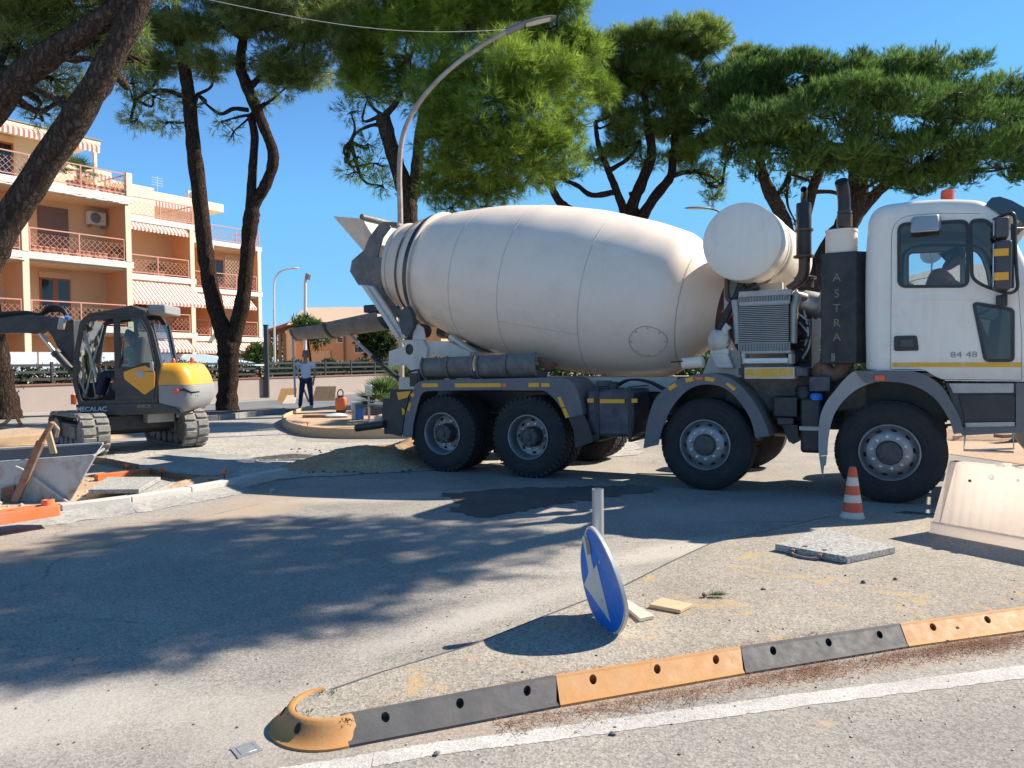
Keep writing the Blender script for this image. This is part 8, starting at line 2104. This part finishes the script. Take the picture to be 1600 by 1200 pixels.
# ---------------------------------------------------------------- planted bed with timber formwork, and the things on it
ring_px = [(760, 676), (700, 683), (620, 685), (540, 685), (490, 682), (462, 676), (446, 668), (443, 662), (452, 656), (468, 649), (488, 643), (520, 639), (600, 636), (700, 634)]
rp = [on_ground(*p_) for p_ in ring_px]
ground_sheet('soil', [tuple(p[:2]) for p in rp], .11, MT['soil'], .02, .4)
fm = thing('formwork', 'curved pale timber formwork round the planted bed behind the truck', 'formwork', rp[6])
P = catmull(rp[:11], 4)
for i in range(0, len(P) - 1, 3):
    seg = P[i:i + 4]; b = MB()
    prof = []
    for j, p in enumerate(seg):
        d = (seg[min(j + 1, len(seg) - 1)] - seg[max(j - 1, 0)]).normalized(); s = Vector((-d.y, d.x, 0)); p = p - rp[6]
        prof.append([(p.x, p.y, 0), (p.x, p.y, .21), (p.x + s.x * .03, p.y + s.y * .03, .21), (p.x + s.x * .03, p.y + s.y * .03, 0)])
    b.loft(prof); b.build('formwork_board', MT['wood'], fm)
def on_bed(px, py): return on_ground(px, py, .114)
p = on_bed(533, 645); s_ = p.y / F_PX
r = thing('sprayer', 'bright orange canister sprayer with looped hose standing on the planted bed', 'sprayer', p); w, h = 17 * s_ / 2, 24 * s_
b = MB(); b.loft([[(x, y, z) for x, y in rounded([(-w * k, -w * .7 * k), (w * k, -w * .7 * k), (w * k, w * .7 * k), (-w * k, w * .7 * k)], w * .4, 3)] for z, k in ((.08, .85), (.12, 1), (h * .92, 1), (h, .8))]); b.build('tank', MT['plast_orange'], r, smooth=40)
b = MB(); b.lathe([(w * .45, 0), (w * .45, .08)], (0, 0, h - .02), (0, 0, 1), 14, caps=True); b.tube(catmull([(-w * .5, 0, h), (-w * .55, 0, h + .16), (0, 0, h + .24), (w * .4, 0, h + .16), (w * .35, 0, h)], 5), .018, 7); b.tube(catmull([(w, 0, .5 * h), (w * 1.2, -.1, .3 * h), (w * .8, -.15, .05)], 5), .016, 6); b.build('hose', MT['black'], r, smooth=50)
b = MB(); b.box(-w * .8, w * .8, -w * .6, w * .6, 0, .079); b.build('foot', MT['black'], r, bevel=.01)
p = on_bed(559, 655); s_ = p.y / F_PX; r = thing('paint_tub', 'blue and white paint tub on the planted bed, right of the orange sprayer', 'tub', p)
w, h = 10.5 * s_, 27 * s_
b = MB(); b.lathe([(w * .86, 0), (w * .9, .02), (w, h * .93)], (0, 0, 0), (0, 0, 1), 28, caps=True, a0=PI * .5, a1=PI * 1.45); b.build('label_side', MT['lamp_pale'], r, smooth=40)
b = MB(); b.lathe([(w * .855, 0), (w * .895, .02), (w * .995, h * .93)], (0, 0, 0), (0, 0, 1), 36, caps=True); b.build('tub', mat('tub_blue', (.05, .22, .62), .4), r, smooth=40)
b = MB(); b.lathe([(w * 1.05, h * .92), (w * 1.05, h), (0, h)], (0, 0, 0), (0, 0, 1), 28); b.build('lid', MT['lamp_pale'], r, smooth=30)
b = MB(); b.lathe([(.0, 0), (.05, 0)], Vector((-w * .62, -w * .78, h * .45)), (-.6, -.8, 0), 12); b.build('emblem', MT['amber2'], r)
p = on_bed(577, 662); s_ = p.y / F_PX; r = thing('meter_box', 'small pale grey electric box on a thin post behind the truck tail', 'box', p)
b = MB(); b.tube([(0, 0, 0), (0, 0, 45 * s_)], .03, 8); b.build('post', MT['galv'], r)
b = MB(); b.box(-5.5 * s_, 5.5 * s_, -.06, .06, 44 * s_, 61 * s_); bxm = b.build('case', MT['lamp_pale'], r, bevel=.02)
b = MB(); b.box(-4.6 * s_, 4.6 * s_, -.072, -.061, 45 * s_, 60 * s_); b.build('lid', MT['screen'], bxm, bevel=.008)
for k, (px, py, w, h, m, lab, sy) in enumerate(((500, 652, .9, .07, 'rust', 'flat rusty brown offcut lying at the back of the planted bed', 1), (527, 652, .7, .10, 'lamp_pale', 'crumpled pale bag lying in front of the orange sprayer', 1), (590, 648, .6, .2, 'tank_blue', 'dark crate at the back of the planted bed beside the palm', 1), (600, 655, .5, .12, 'slab', 'pale bag at the foot of the palm on the planted bed', 1))):
    p = on_bed(px, py); r = thing(['offcut', 'bag', 'crate', 'bag'][k], lab, ['offcut', 'bag', 'crate', 'bag'][k], p)
    b = MB()
    if k in (1, 3):
        rg = random.Random(k); b.loft([[(w / 2 * kk * math.cos(t) * rg.uniform(.8, 1.1), .2 * kk * math.sin(t) * rg.uniform(.8, 1.1), z) for t in [2 * PI * j / 12 for j in range(12)]] for z, kk in ((0, .9), (h * .5, 1), (h, .55), (h * 1.15, .2))]); b.build('sack', MT[m], r, smooth=70)
    elif k == 0: b.box(-w / 2, w / 2, -.12, .12, 0, h); b.build('strip', MT[m], r, bevel=.01)
    else:
        b.box(-w / 2, w / 2, -.2, .2, 0, .02); b.box(-w / 2, w / 2, -.2, -.18, .021, h); b.box(-w / 2, w / 2, .18, .2, .021, h); b.box(-w / 2, -w / 2 + .02, -.179, .179, .021, h); b.box(w / 2 - .02, w / 2, -.179, .179, .021, h); b.build('crate_body', MT[m], r)
# boards leaning on the low wall
for k, (x0, x1, y0, y1, Y, m, lab) in enumerate(((432, 459, 607, 629, 31.5, 'ply', 'orange-tinted plywood sheet leaning on the low wall, left of the man'), (441, 458, 618, 630, 30.5, 'wood_grey', 'small grey board in front of the plywood sheet by the low wall'), (487, 521, 604, 629, 32.5, 'wood_dark', 'wide brown board leaning on the low wall, right of the man'))):
    if 'ply' not in MT: MT['ply'] = mat('orange_plywood', (.52, .28, .10), .7, var=.12, scale=4)
    a, c = at_depth(x0, y1, Y), at_depth(x1, y0, Y); r = thing('leaning_board', lab, 'board', ((a.x + c.x) / 2, Y, 0)); w = (c.x - a.x) / 2; h = c.z
    b = MB(); b.loft([[(-w, 0, 0), (w, .15, 0), (w, .19, 0), (-w, .04, 0)], [(-w + .1, .35, h), (w, .5, h), (w, .54, h), (-w + .1, .39, h)]]); b.build('sheet', MT[m], r)
# dark bed at the foot of the forked pine with a low edging
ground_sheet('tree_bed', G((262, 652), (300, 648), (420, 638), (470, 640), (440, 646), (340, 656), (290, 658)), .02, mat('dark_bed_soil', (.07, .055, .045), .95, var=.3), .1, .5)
kbp = [on_ground(*p_) for p_ in ((290, 659), (340, 657), (400, 650), (445, 645))]
r = thing('bed_edging', 'low dark edging stones round the bed of the forked pine', 'kerb', kbp[0])
for i in range(3):
    for j in range(4):
        a, c = kbp[i].lerp(kbp[i + 1], j / 4) - kbp[0], kbp[i].lerp(kbp[i + 1], (j + .97) / 4) - kbp[0]; b = MB(); b.beam(a + Vector((0, 0, .07)), c + Vector((0, 0, .07)), .1, .18); b.build('edging_stone', MT['stone'], r, bevel=.01)
# timber edging of the dug-up verge behind the truck, right
gboard((1490, 689), (1640, 680), .05, .10, 'pale timber plank edging the dug-up verge behind the truck', MT['wood'], 0)
gboard((1560, 684), (1700, 676), .20, .06, 'orange brown plank lying on the dug-up verge behind the truck', MT['wood_dark'], .10)

# odds and ends on the soil behind the skip
p = on_ground(28, 666); r = thing('red_hose', 'short red hose lying on the soil behind the skip', 'hose', p)
b = MB(); b.tube(catmull([on_ground(-30, 672) - p + Vector((0, 0, .05)), on_ground(5, 668) - p + Vector((0, 0, .09)), on_ground(22, 663) - p + Vector((0, 0, .25)), on_ground(33, 667) - p + Vector((0, 0, .06))], 6), .045, 8); b.build('tube', MT['plast_orange'], r, smooth=50)
p = on_ground(25, 680); r = thing('pale_pipe', 'thin pale pipe lying on the soil between the skip and the excavator', 'pipe', p)
b = MB(); b.tube(catmull([on_ground(-10, 676) - p + Vector((0, 0, .12)), on_ground(22, 680) - p + Vector((0, 0, .16)), on_ground(60, 681) - p + Vector((0, 0, .05))], 6), .025, 8); b.build('tube', MT['wood'], r, smooth=50)
